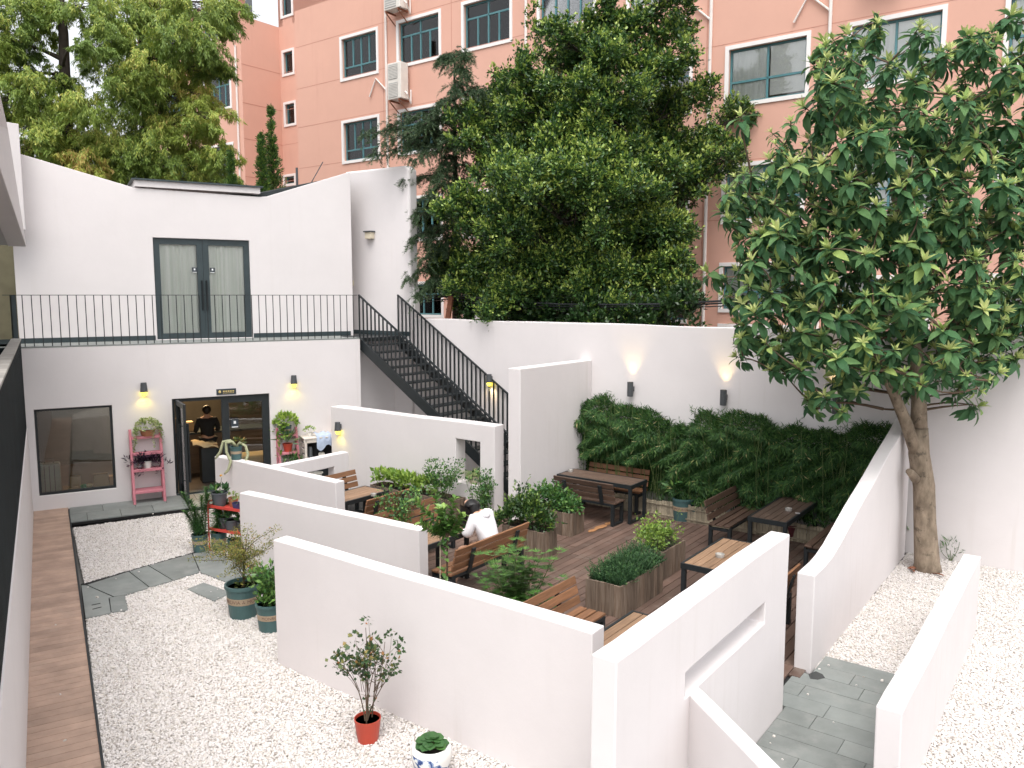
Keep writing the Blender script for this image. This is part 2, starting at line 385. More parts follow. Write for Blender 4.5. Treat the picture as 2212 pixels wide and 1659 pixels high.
# ------------------------------------------------------------------ walls with openings and sloping tops
def wall_mb(P0, d, nrm, L, t, zprof, holes=(), z0=0.0, mb=None):
    mb = mb or MB()
    P0 = np.array(P0[:2], float); d = np.array(d); nrm = np.array(nrm)
    ss = sorted(set([0.0, float(L)] + [float(q[0]) for q in zprof if 0 < q[0] < L] + [float(x) for h in holes for x in h[:2]]))
    zs = sorted(set([float(z0)] + [float(x) for h in holes for x in h[2:]]))
    top = lambda s: float(np.interp(s, [q[0] for q in zprof], [q[1] for q in zprof]))
    rows = len(zs)                                   # last row goes up to the top profile
    zz = lambda i, j: zs[j] if j < rows else top(ss[i])
    def solid(i, j):
        if i < 0 or j < 0 or i >= len(ss) - 1 or j >= rows: return False
        a = (ss[i] + ss[i + 1]) / 2; b = (zz(i, j) + zz(i, j + 1)) / 2
        return not any(h[0] < a < h[1] and h[2] < b < h[3] for h in holes)
    idx = {}; vs = []
    def vid(i, j, k):
        if (i, j, k) not in idx:
            p = P0 + d * ss[i] + nrm * (t * k); idx[(i, j, k)] = len(vs); vs.append((p[0], p[1], zz(i, j)))
        return idx[(i, j, k)]
    fs = []
    for i in range(len(ss) - 1):
        for j in range(rows):
            if not solid(i, j): continue
            q = lambda a, b, k: vid(i + a, j + b, k)
            fs.append((q(0, 0, 0), q(1, 0, 0), q(1, 1, 0), q(0, 1, 0)))
            fs.append((q(0, 0, 1), q(0, 1, 1), q(1, 1, 1), q(1, 0, 1)))
            if not solid(i - 1, j): fs.append((q(0, 0, 1), q(0, 0, 0), q(0, 1, 0), q(0, 1, 1)))
            if not solid(i + 1, j): fs.append((q(1, 0, 0), q(1, 0, 1), q(1, 1, 1), q(1, 1, 0)))
            if not solid(i, j - 1): fs.append((q(0, 0, 1), q(1, 0, 1), q(1, 0, 0), q(0, 0, 0)))
            if not solid(i, j + 1): fs.append((q(0, 1, 0), q(1, 1, 0), q(1, 1, 1), q(0, 1, 1)))
    if d[1] * nrm[0] - d[0] * nrm[1] > 0: fs = [f[::-1] for f in fs]
    return mb.add(vs, fs, .5)
def wobble(mb, amt=.0035, seed=0):
    v = mb.v[-1]; p = v[:, :2]; a = np.sin(p[:, 0] * 3.1 + seed) + np.sin(p[:, 1] * 2.3 + seed * 2) + np.sin((p[:, 0] + p[:, 1]) * 6.7)
    v[:, 2] += np.where(v[:, 2] > .5, a * amt, 0); v[:, 0] += np.sin(p[:, 1] * 4.3 + v[:, 2] * 2.1) * amt; v[:, 1] += np.sin(v[:, 0] * 3.7 + v[:, 2] * 2.7) * amt
    return mb
def garden_wall(name, label, P0, d, nrm, L, t, zprof, holes=(), z0=0.0):
    ex = [q for q in np.arange(.3, L - .1, .33)]
    zp = sorted([(float(a), float(b)) for a, b in zprof] + [(q, float(np.interp(q, [a for a, b in zprof], [b for a, b in zprof]))) for q in ex])
    mb = wobble(wall_mb(P0, d, nrm, L, t, zp, holes, z0), .0032, P0[0] * 3)
    return tag(mb.build(name, M['plaster'], origin=(P0[0], P0[1], 0), bevel=.012), label, 'wall', 'low white partition walls')

# ------------------------------------------------------------------ ground
WR = np.array([-3.83, 7.01])                           # right edge of the boardwalk
WL = np.array([-4.55, 7.01])
g = MB(); g.add([(-160, -60, -.12), (160, -60, -.12), (160, 200, -.12), (-160, 200, -.12)], [(0, 1, 2, 3)])
tag(g.build('ground', M['earth']), kind='structure')

def sheet(name, mat, polys, z, thick=.05):
    mb = MB()
    for p in polys: mb.prism([tuple(q[:2]) for q in p], z - thick, z)
    return tag(mb.build(name, mat), kind='structure')
wr_near = WR - NB * 4.2
L1 = [wr_near, G(222, 1659)[:2], (-5.84, 10.49), (-5.40, 10.78), (-5.72, 11.35), (-4.99, 12.32), (-4.36, 11.84), (-2.9, 10.72), (-2.65, 9.2), (-.45, 7.38), (1.6, 5.75), (3.2, 3.4), (0, 2.2)]
L2 = [(-6.56, 11.8), (-8.33, 14.72), (-6.86, 15.7), (-5.2, 16.6), (-4.9, 15.2), (-4.15, 13.4), (-4.5, 12.95), (-5.45, 13.3)]
R1 = [(3.56, 8.99), (4.49, 8.77), (3.08, 6.0), (3.6, 5.2), (6.5, 4.6), (10.5, 10.2), (8.3, 12.35), (6.78, 13.25)]
sheet('gravel_bed', M['bed'], [L1, L2, R1], -.005)

def slabs(name, corner, dx, dy, nx, ny, sx, sy, z, clip=None, off=.5, gap=.008):
    """rows of stone slabs along dx, clipped to a polygon by centre tests on small slabs; returns a mesh builder"""
    mb = MB()
    for j in range(ny):
        for i in range(nx):
            o = np.array(corner) + dx * ((i + (off if j % 2 else 0)) * sx) + dy * (j * sy)
            c = o + dx * sx / 2 + dy * sy / 2
            if clip is not None and not inpoly(c[None], clip)[0]: continue
            mb.obox(v3(o + dx * gap / 2 + dy * gap / 2, z - .04), v3(dx * (sx - gap)), v3(dy * (sy - gap)), (0, 0, .04 + random.uniform(-.0015, .0015)))
    return mb
def inpoly(p, poly):
    p = np.asarray(p); x, y = p[:, 0], p[:, 1]; ins = np.zeros(len(p), bool); n = len(poly)
    for i in range(n):
        x1, y1 = poly[i][0], poly[i][1]; x2, y2 = poly[(i + 1) % n][0], poly[(i + 1) % n][1]
        c = ((y1 > y) != (y2 > y)) & (x < (x2 - x1) * (y - y1) / (y2 - y1 + 1e-12) + x1)
        ins ^= c
    return ins
FAC0 = np.array([-9.71, 15.81])
# strip along the facade
st0 = FAC0 + F * .62 - N * .02
sheet('strip_bedding', M['slabgap'], [[st0, st0 + F * 7.2, st0 + F * 7.2 - N * 1.222, st0 - N * 1.222]], .012)
fs_ = MB()
for j in range(2):
    k = -.3 * j
    while k < 7.2:
        a, b = max(k, 0), min(k + .6, 7.2)
        fs_.obox(v3(st0 + F * (a + .004) - N * (j * .61 + .004), -.01), v3(F * (b - a - .008)), v3(-N * .602), (0, 0, .041 + random.uniform(-.001, .001))); k += .6
fs_.build('facade_paving', M['slab'])['kind'] = 'structure'
# crooked path through the gravel
pth = [(-6.58, 11.77), (-5.49, 13.25), (-4.2, 14.3), (-3.2, 11.2), (-2.75, 10.9), (-4.39, 11.86), (-4.99, 12.32), (-5.72, 11.35), (-5.40, 10.78), (-5.84, 10.49)]
sheet('path_bedding', M['slabgap'], [[(-6.6, 11.77), (-5.49, 13.28), (-4.15, 13.45), (-2.7, 11.0), (-2.95, 10.75), (-4.39, 11.84), (-4.99, 12.3), (-5.72, 11.33), (-5.38, 10.78), (-5.84, 10.46)]], .012)
mbp = MB()
def Yz(x, y): return tuple(G(x * .5425 / 1.8228, (1800 + y * .5425) / 1.8228, .032)[:2])
def slab_poly(mb, pts, z=.032):
    a = np.array([Yz(*q) for q in pts]); c = a.mean(0); a = c + (a - c) * (1 - .006 / np.maximum(np.linalg.norm(a - c, axis=1), .05))[:, None]
    mb.prism([tuple(q) for q in a], z - .045, z)
slab_poly(mbp, [(590, 930), (626, 930), (820, 1013), (790, 1020), (805, 1128), (622, 1170)])
slab_poly(mbp, [(795, 1019), (905, 1000), (930, 1110), (809, 1127)])
slab_poly(mbp, [(632, 926), (933, 830), (1084, 946), (905, 999), (826, 1011)])
slab_poly(mbp, [(938, 828), (1073, 787), (1253, 895), (1089, 943)])
slab_poly(mbp, [(1078, 785), (1394, 700), (1450, 834), (1258, 893)])
slab_poly(mbp, [(1399, 700), (1500, 675), (1760, 760), (1880, 880), (1650, 909), (1454, 835)])
mbp.build('stone_path', M['slab'])['kind'] = 'structure'
tag(MB().prism([G(*q)[:2] for q in ((405, 1276), (440, 1262), (500, 1284), (463, 1302))], -.03, .028).build('stepping_slab', M['slab']), kind='structure')
# drain slots in the first slab
dm = MB()
for q in (((198, 1307), (217, 1303)), ((200, 1316), (219, 1311))):
    a, b = G(*q[0], .034), G(*q[1], .034); a[2] = b[2] = .0335
    dm.bar(a, b, .02, .004)
tag(dm.build('drain_slots', M['slabgap']), kind='structure')
# entrance paving at the lower right: slabs run along V, courses step along U
ep = [tuple(-V * a + U * b) for a, b in ((-2.502, 9.72), (-1.33, 9.72), (-1.33, 3.4), (-2.502, 3.4))]
sheet('entrance_bedding', M['slabgap'], [ep], .012)
emb = MB(); ofs = [0, .42, .75, .2, .55, .33, .68]; nV = -V; q0_, q1_ = -2.500, -1.33; uTop = float(np.dot((3.83, 9.28), U))
for j in range(21):
    um = uTop - .30 * j - .15; ql = -2.665 if 8.2 < um < 9.15 else q0_
    k = ql - .95 + ofs[j % 7]
    while k < q1_:
        a, b = max(k, ql), min(k + .95, q1_)
        if b - a > .03: emb.obox(v3(nV * (a + .003) + U * (uTop - .30 * (j + 1) + .003), -.01), v3(nV * (b - a - .006)), v3(U * .294), (0, 0, .042 + random.uniform(-.001, .001)))
        k += .95
tag(emb.build('entrance_paving', M['slab']), kind='structure')
tag(MB().prism([tuple(G(*q)[:2]) for q in ((1746, 1462), (1762, 1456), (1776, 1462), (1782, 1470), (1766, 1474), (1750, 1472))], .03, .0345).build('wet_patch', pm('damp stone', (.03, .035, .035), .15, .2)), kind='structure')

# boardwalk of cross boards
bw = MB(); k = -3.6
while k < 11.2:
    a = WL + NB * k; w = .615
    bw.obox(v3(a + NB * .004, -.05), v3(FB * w), v3(NB * .132), (0, 0, .085 + random.uniform(-.001, .001))); k += .14
tag(bw.build('boardwalk', M['deckwalk'], bevel=.004), kind='structure')
ed = MB(); ed.bar(v3(WR + FB * .0 - NB * 4, 0.0), v3(WR + NB * 10.3, 0.0), .025, .09)
tag(ed.build('boardwalk_edge', M['black']), kind='structure')

# deck of the seating court, boards along U
DK = [(.55, 5.3), (3.1, 8.6), (3.45, 8.95), (6.75, 13.25), (1.7, 17.1), (0.2, 15.5), (-.3, 15.2), (-4.0, 17.8), (-5.8, 16.4), (-3.0, 13.5), (-4.3, 12.9), (-1.2, 10.75), (-2.7, 9.25), (.6, 6.75)]
dk = MB(); oU = np.array([2.0, 10.0])
for j in range(-40, 40):
    sh = (j % 2) * .95 + .35 * (j % 5 == 0)
    for i in range(-5, 6):
        for sub in range(4):
            o = oU + V * (j * .14) + U * (i * 2.0 + sh + sub * .5); c = o + U * .25 + V * .07
            pass
    # whole boards between joints, cut to the court by sampling along their length
    s = np.arange(-9, 9, .05); pts = oU[None] + U[None] * s[:, None] + V[None] * (j * .14 + .07)
    ins = inpoly(pts, DK)
    runs = []; cur = None
    for q, ok in zip(s, ins):
        if ok and cur is None: cur = q
        if not ok and cur is not None: runs.append((cur, q)); cur = None
    for a, b in runs:
        q = a
        while q < b:
            nx = math.floor((q - sh + .001) / 1.9 + 1) * 1.9 + sh
            e = min(nx, b); z = .04 + random.uniform(-.002, .002)
            if e - q > .02: dk.obox(v3(oU + U * (q + .005) + V * (j * .14 + .005), z - .03), v3(U * (e - q - .010)), v3(V * .130), (0, 0, .03))
            q = e
tag(dk.build('timber_deck', M['decking'], bevel=.003, seg=1), kind='structure')
sheet('deck_base', M['slabgap'], [DK], .002)

# ------------------------------------------------------------------ white pebbles (instanced stuff)
def pebble_field():
    m, nt, p = new_mat('white pebble'); nn = nt.nodes.new; L = nt.links.new
    oi = nn('ShaderNodeObjectInfo'); cr = nn('ShaderNodeValToRGB'); e = cr.color_ramp.elements
    for _ in range(3): e.new(.5)
    for el, (q, c) in zip(e, [(0, (.38, .34, .30)), (.08, (.50, .46, .42)), (.3, (.60, .56, .54)), (.8, (.66, .625, .605)), (1, (.57, .52, .465))]): el.position = q; el.color = (*c, 1)
    L(oi.outputs['Random'], cr.inputs[0]); L(cr.outputs[0], p.inputs['Base Color']); p.inputs['Roughness'].default_value = .6
    variants = []
    import bmesh
    for k in range(4):
        bm = bmesh.new(); bmesh.ops.create_icosphere(bm, subdivisions=2, radius=1)
        sd_ = np.random.default_rng(k)
        ks = sd_.normal(size=(4, 3)); ph = sd_.uniform(0, 6, 4)
        for v in bm.verts:
            c = np.array(v.co); f = 1 + .12 * sum(math.sin(1.6 * np.dot(ks[q], c) + ph[q]) for q in range(4)) / 1.5
            v.co = Vector(c * f * np.array([1.0, .78, .6]))
        me = bpy.data.meshes.new('pebble'); bm.to_mesh(me); bm.free()
        for q in me.polygons: q.use_smooth = True
        me.materials.append(m); variants.append(me)
    r = np.random.default_rng(3); allp = []; allr = []
    for poly, dens in ((L1, .0215), (L2, .0225), (R1, .0225)):
        a = np.array([q[:2] for q in poly]); lo, hi = a.min(0), a.max(0)
        xs = np.arange(lo[0], hi[0], dens); ys = np.arange(lo[1], hi[1], dens)
        for layer in range(2):
            X, Y = np.meshgrid(xs, ys); P = np.stack([X.ravel(), Y.ravel()], 1) + r.uniform(-.011, .011, (X.size, 2)) + layer * dens / 2
            if layer: P = P[r.random(len(P)) < .35]
            P = P[inpoly(P, [tuple(q) for q in a])]
            keep = np.abs(P[:, 0]) < .68 * np.abs(P[:, 1]) + 1.2
            P = P[keep & (P[:, 1] > 4.6)]
            allp.append(np.column_stack([P, np.full(len(P), .004 + .009 * layer) + r.uniform(-.003, .005, len(P))]))
    st = [G(x, y, .036) for x, y in ((1672, 1590), (1664, 1605), (1800, 1560), (1745, 1500), (1850, 1480), (1690, 1640), (1905, 1470), (250, 1250), (300, 1235), (330, 1218), (420, 1200), (210, 1290), (262, 1318), (190, 1268), (130, 1500), (140, 1600), (120, 1350), (200, 1122), (330, 1110), (1770, 1445), (1790, 1437), (1865, 1462))]
    allp.append(np.array(st))
    P = np.concatenate(allp).astype(np.float32)
    me = bpy.data.meshes.new('white_pebbles'); me.vertices.add(len(P)); me.vertices.foreach_set('co', P.reshape(-1)); me.update()
    me.materials.append(m)
    o = bpy.data.objects.new('white_pebbles', me); COL.objects.link(o)
    at = me.attributes.new('rot', 'FLOAT_VECTOR', 'POINT'); rot = r.uniform(-.5, .5, (len(P), 3)); rot[:, 2] = r.uniform(0, 6.28, len(P)); at.data.foreach_set('vector', rot.astype(np.float32).reshape(-1))
    at = me.attributes.new('scl', 'FLOAT', 'POINT'); at.data.foreach_set('value', np.clip(r.normal(.0142, .0032, len(P)), .008, .023).astype(np.float32))
    at = me.attributes.new('pick', 'INT', 'POINT'); at.data.foreach_set('value', r.integers(0, 4, len(P)).astype(np.int32))
    ng = bpy.data.node_groups.new('pebbles', 'GeometryNodeTree')
    ng.interface.new_socket('Geometry', in_out='INPUT', socket_type='NodeSocketGeometry'); ng.interface.new_socket('Geometry', in_out='OUTPUT', socket_type='NodeSocketGeometry')
    n = ng.nodes.new; L = ng.links.new
    gi, go = n('NodeGroupInput'), n('NodeGroupOutput')
    iop = n('GeometryNodeInstanceOnPoints'); iop.inputs['Pick Instance'].default_value = True
    mp = n('GeometryNodeMeshToPoints'); L(gi.outputs[0], mp.inputs[0]); L(mp.outputs[0], iop.inputs['Points'])
    join = n('GeometryNodeGeometryToInstance')
    tmpc = []
    for vme in variants:
        # each variant mesh is carried inside the node tree by a hidden-free object in no collection
        vo = bpy.data.objects.new('pebble', vme); oi_ = n('GeometryNodeObjectInfo'); oi_.inputs['Object'].default_value = vo; oi_.inputs['As Instance'].default_value = True
        L(oi_.outputs['Geometry'], join.inputs[0])
    L(join.outputs[0], iop.inputs['Instance'])
    def named(nm, dt):
        q = n('GeometryNodeInputNamedAttribute'); q.data_type = dt; q.inputs['Name'].default_value = nm; return q.outputs[0]
    L(named('rot', 'FLOAT_VECTOR'), iop.inputs['Rotation']); L(named('scl', 'FLOAT'), iop.inputs['Scale']); L(named('pick', 'INT'), iop.inputs['Instance Index'])
    L(iop.outputs[0], go.inputs[0])
    md = o.modifiers.new('pebbles', 'NODES'); md.node_group = ng
    tag(o, 'loose white pebbles covering the courtyard beds', 'gravel', kind='stuff')
pebble_field()

# ------------------------------------------------------------------ partition walls
hA = 1.545
a0, a1 = G(1280, 1367, hA)[:2], G(590, 1165, hA)[:2]; dA = (a1 - a0) / np.linalg.norm(a1 - a0); nA = np.array([dA[1], -dA[0]])
garden_wall('partition_wall', 'long white wall nearest the camera, behind the red pot', a0, dA, nA, np.linalg.norm(a1 - a0), .2, [(0, hA), (9, hA)])
hB = 1.18
b0, b1 = G(905, 1145, hB)[:2], G(516, 1065, hB)[:2]; dB = (b1 - b0) / np.linalg.norm(b1 - b0); nB_ = np.array([dB[1], -dB[0]])
garden_wall('partition_wall', 'middle white wall standing right of the red plant cart', b0, dB, nB_, np.linalg.norm(b1 - b0), .2, [(0, hB), (9, hB)])
hC = 1.2
c0_, c1_ = G(725, 1043, hC)[:2], G(463, 985, hC)[:2]; dC = (c1_ - c0_) / np.linalg.norm(c1_ - c0_); nC = np.array([dC[1], -dC[0]])
garden_wall('partition_wall', 'white wall with the potted cactus on top, in front of the cafe door', c0_, dC, nC, np.linalg.norm(c1_ - c0_), .2, [(0, hC), (9, hC)])
hD = 1.15
d1 = G(753.5, 976, hD)[:2]; d0 = d1 - U * 1.78
garden_wall('partition_wall', 'short white wall with a horizontal slot, behind the cactus wall', d0, U, V, 1.78, .2, [(0, hD), (9, hD)], [(.2, 1.38, .45, .9)])
f0 = np.array([-.34, 15.17])
garden_wall('partition_wall', 'white wall with a tall window opening and a wall lamp, below the stairs', f0, V, U, 4.75, .3, [(0, 1.89), (9, 1.87)], [(.36, .99, .66, 1.54)])
g0 = np.array([.155, 14.95])
garden_wall('partition_wall', 'tallest white wall standing at the foot of the black stairs', g0, U, V, 2.6, .29, [(0, 3.02), (9, 3.02)])
hW = 1.948
w0 = G(1332, 1429, hW)[:2]; w1 = G(1706, 1152, hW)[:2]; dW = (w1 - w0) / np.linalg.norm(w1 - w0)
nW = np.array([-dW[1], dW[0]])
garden_wall('partition_wall', 'white wall with a long horizontal slot in front of the tan table', w0, dW, nW, np.linalg.norm(w1 - w0), .2, [(0, hW), (9, hW)], [(1.13, 2.96, 1.21, 1.42)])
dX = dirv(165.4); nX = np.array([-dX[1], dX[0]]); x0 = np.array([1.423, 6.1265]) - dX * .12
garden_wall('partition_wall', 'small white spur wall at the bottom edge, joined to the slotted wall', x0, dX, nX, 2.2, .14, [(0, 1.2), (9, 1.2)])
v0 = G(1751, 1457.5)[:2]
garden_wall('partition_wall', 'white wall with an upward curving top beside the loquat trunk', v0, U, V, 5.3, .2,
            [(0, 1.19), (.45, 1.2), (.7, 1.22), (1.0, 1.29), (5.3, 2.45)])
hZ = 1.03
z0_, z1_ = G(1950, 1541, hZ)[:2], G(2119, 1202, hZ)[:2]; dZ = (z1_ - z0_) / np.linalg.norm(z1_ - z0_); nZ = np.array([-dZ[1], dZ[0]])
garden_wall('partition_wall', 'freestanding low white wall at the right with gravel on both sides', z0_, dZ, nZ, np.linalg.norm(z1_ - z0_), .2, [(0, hZ), (9, hZ)])
h0 = np.array([6.74, 13.29])
hb = wobble(wall_mb(h0 - V * 5.5, V, U, 17.05, .25, [(q, 3.76 + .06 * q / 17) for q in np.arange(0, 17.3, .45)]), .005)
tag(hb.build('boundary_wall', M['plaster'], origin=v3(h0), bevel=.015), 'tall white boundary wall behind the bamboo with glowing lamps', 'wall')

# ------------------------------------------------------------------ cafe building
FL2 = 3.37
cafe = thing('cafe_building', v3(FAC0), 'white two storey cafe with glass doors and a dipping roofline', 'building')
WIN = (.10, 1.51, .33, 2.11); DOOR = (2.68, 4.75, .03, 2.16)
lw = wall_mb(FAC0 - F * .6, F, N, 7.54, .28, [(0, FL2 - .02), (9, FL2 - .02)], [(WIN[0] + .6, WIN[1] + .6, WIN[2], WIN[3]), (DOOR[0] + .6, DOOR[1] + .6, DOOR[2], DOOR[3])])
lw.build('lower_wall', M['plaster'], cafe, bevel=.01)
PC = FAC0 + F * 6.94
wall_mb(PC - F * .28 + N * .283, U, -V, 2.0, .02, [(0, FL2 - .03), (9, FL2 - .03)]).build('return_wall', M['plaster'], cafe)
UW0 = FAC0 + N * 1.5
uw = wall_mb(UW0 - F * .12, F, N, 7.4, .25, [(0, 7.42), (2.39, 6.80), (2.42, 6.80), (5.12, 6.76), (5.3, 6.78), (7.4, 7.52)], [(2.72, 4.85, FL2 + .01, 5.71)], z0=FL2 - .3)
uw.build('upper_wall', M['plaster_clean'], cafe, bevel=.012)
S0 = h0 + V * 11.62; S1 = h0 + V * 14.05
sw = wall_mb(S0, V, U, 2.43, .3, [(0, 7.52), (.12, 7.62), (2.3, 7.66), (2.43, 7.6)], z0=FL2 - 3.0)
sw.build('side_wall', M['plaster_clean'], cafe, bevel=.05, seg=3)
wall_mb(S0 - V * .002 + U * .04 - V * .10, V, U, .11, .2, [(0, 4.35), (.02, 4.6), (.11, 4.62)], z0=3.5).build('wall_return_stub', M['plaster_clean'], cafe, bevel=.03)
fa, fb2 = D(-25, 280, 16.3), D(41, 281, 16.75)
fin = MB(); fin.prism([tuple(fa[:2]), tuple(fb2[:2]), tuple(UW0 + F * .1 + N * .1), tuple(UW0 - F * .9 + N * .1)], 5.75, 7.88); fin.build('end_fin', M['plaster_clean'], cafe, bevel=.01)
tf = MB(); tf.prism([tuple(q) for q in (FAC0 - F * .58 + N * .285, FAC0 + F * 6.7 + N * .285, FAC0 + F * 6.9 + N * 1.49, FAC0 - F * .58 + N * 1.49)], FL2 - .2, FL2)
tf.prism([tuple(q) for q in (FAC0 - F * .59, FAC0 + F * 6.93, FAC0 + F * 6.93 + N * .28, FAC0 - F * .59 + N * .28)], FL2 - .017, FL2 + .012)
tf.build('terrace_floor', M['slab'], cafe)
sk = MB()
for a, b in ((-.1, 2.56), (4.76, 7.2)): MB().obox(v3(UW0 + F * a - N * .015, FL2 + .001), v3(F * (b - a)), v3(N * .014), (0, 0, .11)).build('skirting', M['frame_dark'], cafe)
sk.obox(v3(S0 + V * .05 - U * .015, FL2 + .001), v3(V * 2.2), v3(U * .014), (0, 0, .11)); sk.build('skirting', M['frame_dark'], cafe)
rf = MB()
rf.obox(v3(UW0 + F * 2.28 - N * .05, 6.83), v3(F * 2.74), v3(N * 3.2), (0, 0, .14)); rf.build('flat_roof', M['plaster_clean'], cafe)
rc = MB(); rc.obox(v3(UW0 + F * 2.22 - N * .10, 6.971), v3(F * 2.86), v3(N * 3.3), (0, 0, .035)); rc.build('roof_capping', M['frame_dark'], cafe)
tr = MB(); A = UW0 + N * .26
p = [v3(A + F * 4.4, 6.70), v3(A + F * 7.2, 7.44), v3(A + F * 7.2 + N * 3, 7.65), v3(A + F * 4.4 + N * 3, 6.93)]
tr.add(p + [q - np.array([0, 0, .12]) for q in p], [(0, 1, 2, 3), (7, 6, 5, 4), (0, 4, 5, 1), (1, 5, 6, 2), (2, 6, 7, 3), (3, 7, 4, 0)])
tr.build('sloping_roof', M['tar'], cafe)
vt = MB(); c = A + F * 6.1 + N * .4; vt.tube([v3(c, 7.1), v3(c, 7.62)], .03, 8); vt.tube([v3(A + F * 6.4 + N * .3, 7.2), v3(A + F * 6.75 + N * .3, 7.8)], .012, 6); vt.build('roof_vent', M['lampgrey'], cafe)

def rect_frame(mb, P0, d, n, s0, s1, z0, z1, w, dep, off):
    """four bars in the plane through P0 (direction d), set off along n"""
    o = np.array(P0[:2]) + np.array(n) * off
    for a, b, c, e in ((s0, s1, z1 - w, z1), (s0, s1, z0, z0 + w), (s0, s0 + w, z0 + w, z1 - w), (s1 - w, s1, z0 + w, z1 - w)):
        mb.obox(v3(o + d * a, c), v3(d * (b - a)), v3(n * dep), (0, 0, e - c))
def pane_mb(P0, d, n, s0, s1, z0, z1, off, t=.008):
    o = np.array(P0[:2]) + np.array(n) * off
    return MB().obox(v3(o + d * s0, z0), v3(d * (s1 - s0)), v3(n * t), (0, 0, z1 - z0))

fm = MB(); rect_frame(fm, FAC0, F, N, WIN[0] + .003, WIN[1] - .003, WIN[2] + .003, WIN[3] - .003, .045, .08, .06)
wf = fm.build('window', M['black'], cafe); pane_mb(FAC0, F, N, WIN[0] + .04, WIN[1] - .04, WIN[2] + .04, WIN[3] - .04, .09).build('pane', M['cafe_glass'], wf)
# glass door: fixed leaf at the right, open leaf at the left
fm = MB(); rect_frame(fm, FAC0, F, N, 3.70, DOOR[1] - .004, DOOR[2], DOOR[3] - .004, .16, .06, .05)
fd = fm.build('fixed_door_leaf', M['black'], cafe); pane_mb(FAC0, F, N, 3.84, 4.60, .18, 2.02, .075).build('pane', M['cafe_glass'], fd)
sb = MB(); o = FAC0 + N * .066 + F * 3.90; sb.obox(v3(o, 1.42), v3(F * .16), v3(N * .006), (0, 0, .19)); s_ = sb.build('door_sticker', M['sticker'], cafe)
o = FAC0 + N * .0635 + F * 3.90; MB().obox(v3(o + F * .055, 1.51), v3(F * .05), v3(N * .003), (0, 0, .065)).build('white_print', M['stickw'], s_); MB().obox(v3(o + F * .01, 1.425), v3(F * .14), v3(N * .003), (0, 0, .022)).build('white_stripe', M['stickw'], s_)
hin = FAC0 + F * 2.74 + N * .05; dd = -N * 1.0 + F * .05; dd /= np.linalg.norm(dd); dn = np.array([-dd[1], dd[0]])
fm = MB(); rect_frame(fm, hin, dd, dn, 0, .96, .03, 2.14, .10, .05, 0)
od = fm.build('open_door_leaf', M['black'], cafe); pane_mb(hin, dd, dn, .09, .87, .12, 2.05, .02).build('pane', M['cafe_glass'], od)
hm = MB()
for sd_ in (-.06, .10):
    a = hin + dd * .80 + dn * sd_; hm.bar(v3(a, .45), v3(a, 1.72), .035); 
    for zz_ in (.5, 1.67): hm.bar(v3(a, zz_), v3(hin + dd * .80 + dn * .02, zz_), .02)
hm.build('door_handle', M['black'], cafe)
fm = MB(); fm.obox(v3(FAC0 + F * 2.683 + N * .05, .03), v3(F * .05), v3(N * .08), (0, 0, 2.12)); fm.obox(v3(FAC0 + F * 2.74 + N * .05, 2.085), v3(F * .96), v3(N * .08), (0, 0, .07)); fm.build('door_frame', M['black'], cafe)
fm = MB(); fm.obox(v3(FAC0 + F * 2.684 - N * .03, .031), v3(F * 2.062), v3(N * .14), (0, 0, .035)); fm.build('door_sill', M['frame_dark'], cafe)
# upper door with curtains
fm = MB()
for a, b in ((2.605, 3.665), (3.67, 4.727)): rect_frame(fm, UW0, F, N, a, b, FL2 + .02, 5.705, .13, .07, .05)
ud = fm.build('upper_door', M['frame_dark'], cafe)
for a, b in ((2.72, 3.55), (3.78, 4.61)): pane_mb(UW0, F, N, a, b, FL2 + .14, 5.59, .08).build('pane', M['door_glass'], ud)
for a in (3.60, 3.70):
    hm = MB(); hm.bar(v3(UW0 + F * (a + .02) - N * .0, 4.05), v3(UW0 + F * (a + .02), 4.75), .03); hm.build('door_handle', M['black'], ud)
for a in (3.42, 3.82):
    sb = MB(); o = UW0 + N * .068 + F * a; sb.obox(v3(o, 4.93), v3(F * .11), v3(N * .006), (0, 0, .12)); s_ = sb.build('door_sticker', M['sticker'], cafe)
    o = UW0 + N * .0655 + F * a; MB().obox(v3(o + F * .038, 4.985), v3(F * .035), v3(N * .003), (0, 0, .045)).build('white_print', M['stickw'], s_); MB().obox(v3(o + F * .005, 4.932), v3(F * .10), v3(N * .003), (0, 0, .014)).build('white_stripe', M['stickw'], s_)
def curtain(P0, d, n, s0, s1, z0, z1, off, amp=.035, wl=.16, seed=0):
    r = np.random.default_rng(seed); k = int((s1 - s0) / .02); s = np.linspace(s0, s1, k)
    ph = np.cumsum(r.uniform(.5, 1.5, k)) * (2 * math.pi * .02 / wl)
    w = np.sin(ph) * amp * (.6 + .4 * np.sin(ph * .23 + seed))
    vs = []; zs = np.linspace(z0, z1, 8)
    for z in zs:
        fl = 1 - .35 * (z - z0) / (z1 - z0)
        for a, b in zip(s, w): q = np.array(P0[:2]) + d * a + n * (off + b * fl); vs.append((q[0], q[1], z))
    fs = [(j * k + i, j * k + i + 1, (j + 1) * k + i + 1, (j + 1) * k + i) for j in range(7) for i in range(k - 1)]
    return MB().add(vs, fs)
cu = curtain(UW0, F, N, 2.62, 3.62, FL2 + .05, 5.68, .15, .04, .15, 3); cu.build('curtain', M['door_curtain'], cafe, smooth=True)
cu = curtain(UW0, F, N, 3.70, 4.72, FL2 + .05, 5.68, .15, .04, .15, 5); cu.build('curtain', M['door_curtain'], cafe, smooth=True)
rm = MB(); a = UW0 + N * .26
rm.obox(v3(a + F * 2.3 + N * .9, FL2), v3(F * 3), v3(N * .1), (0, 0, 2.8)); rm.build('upper_room_back', M['roomdark'], cafe)

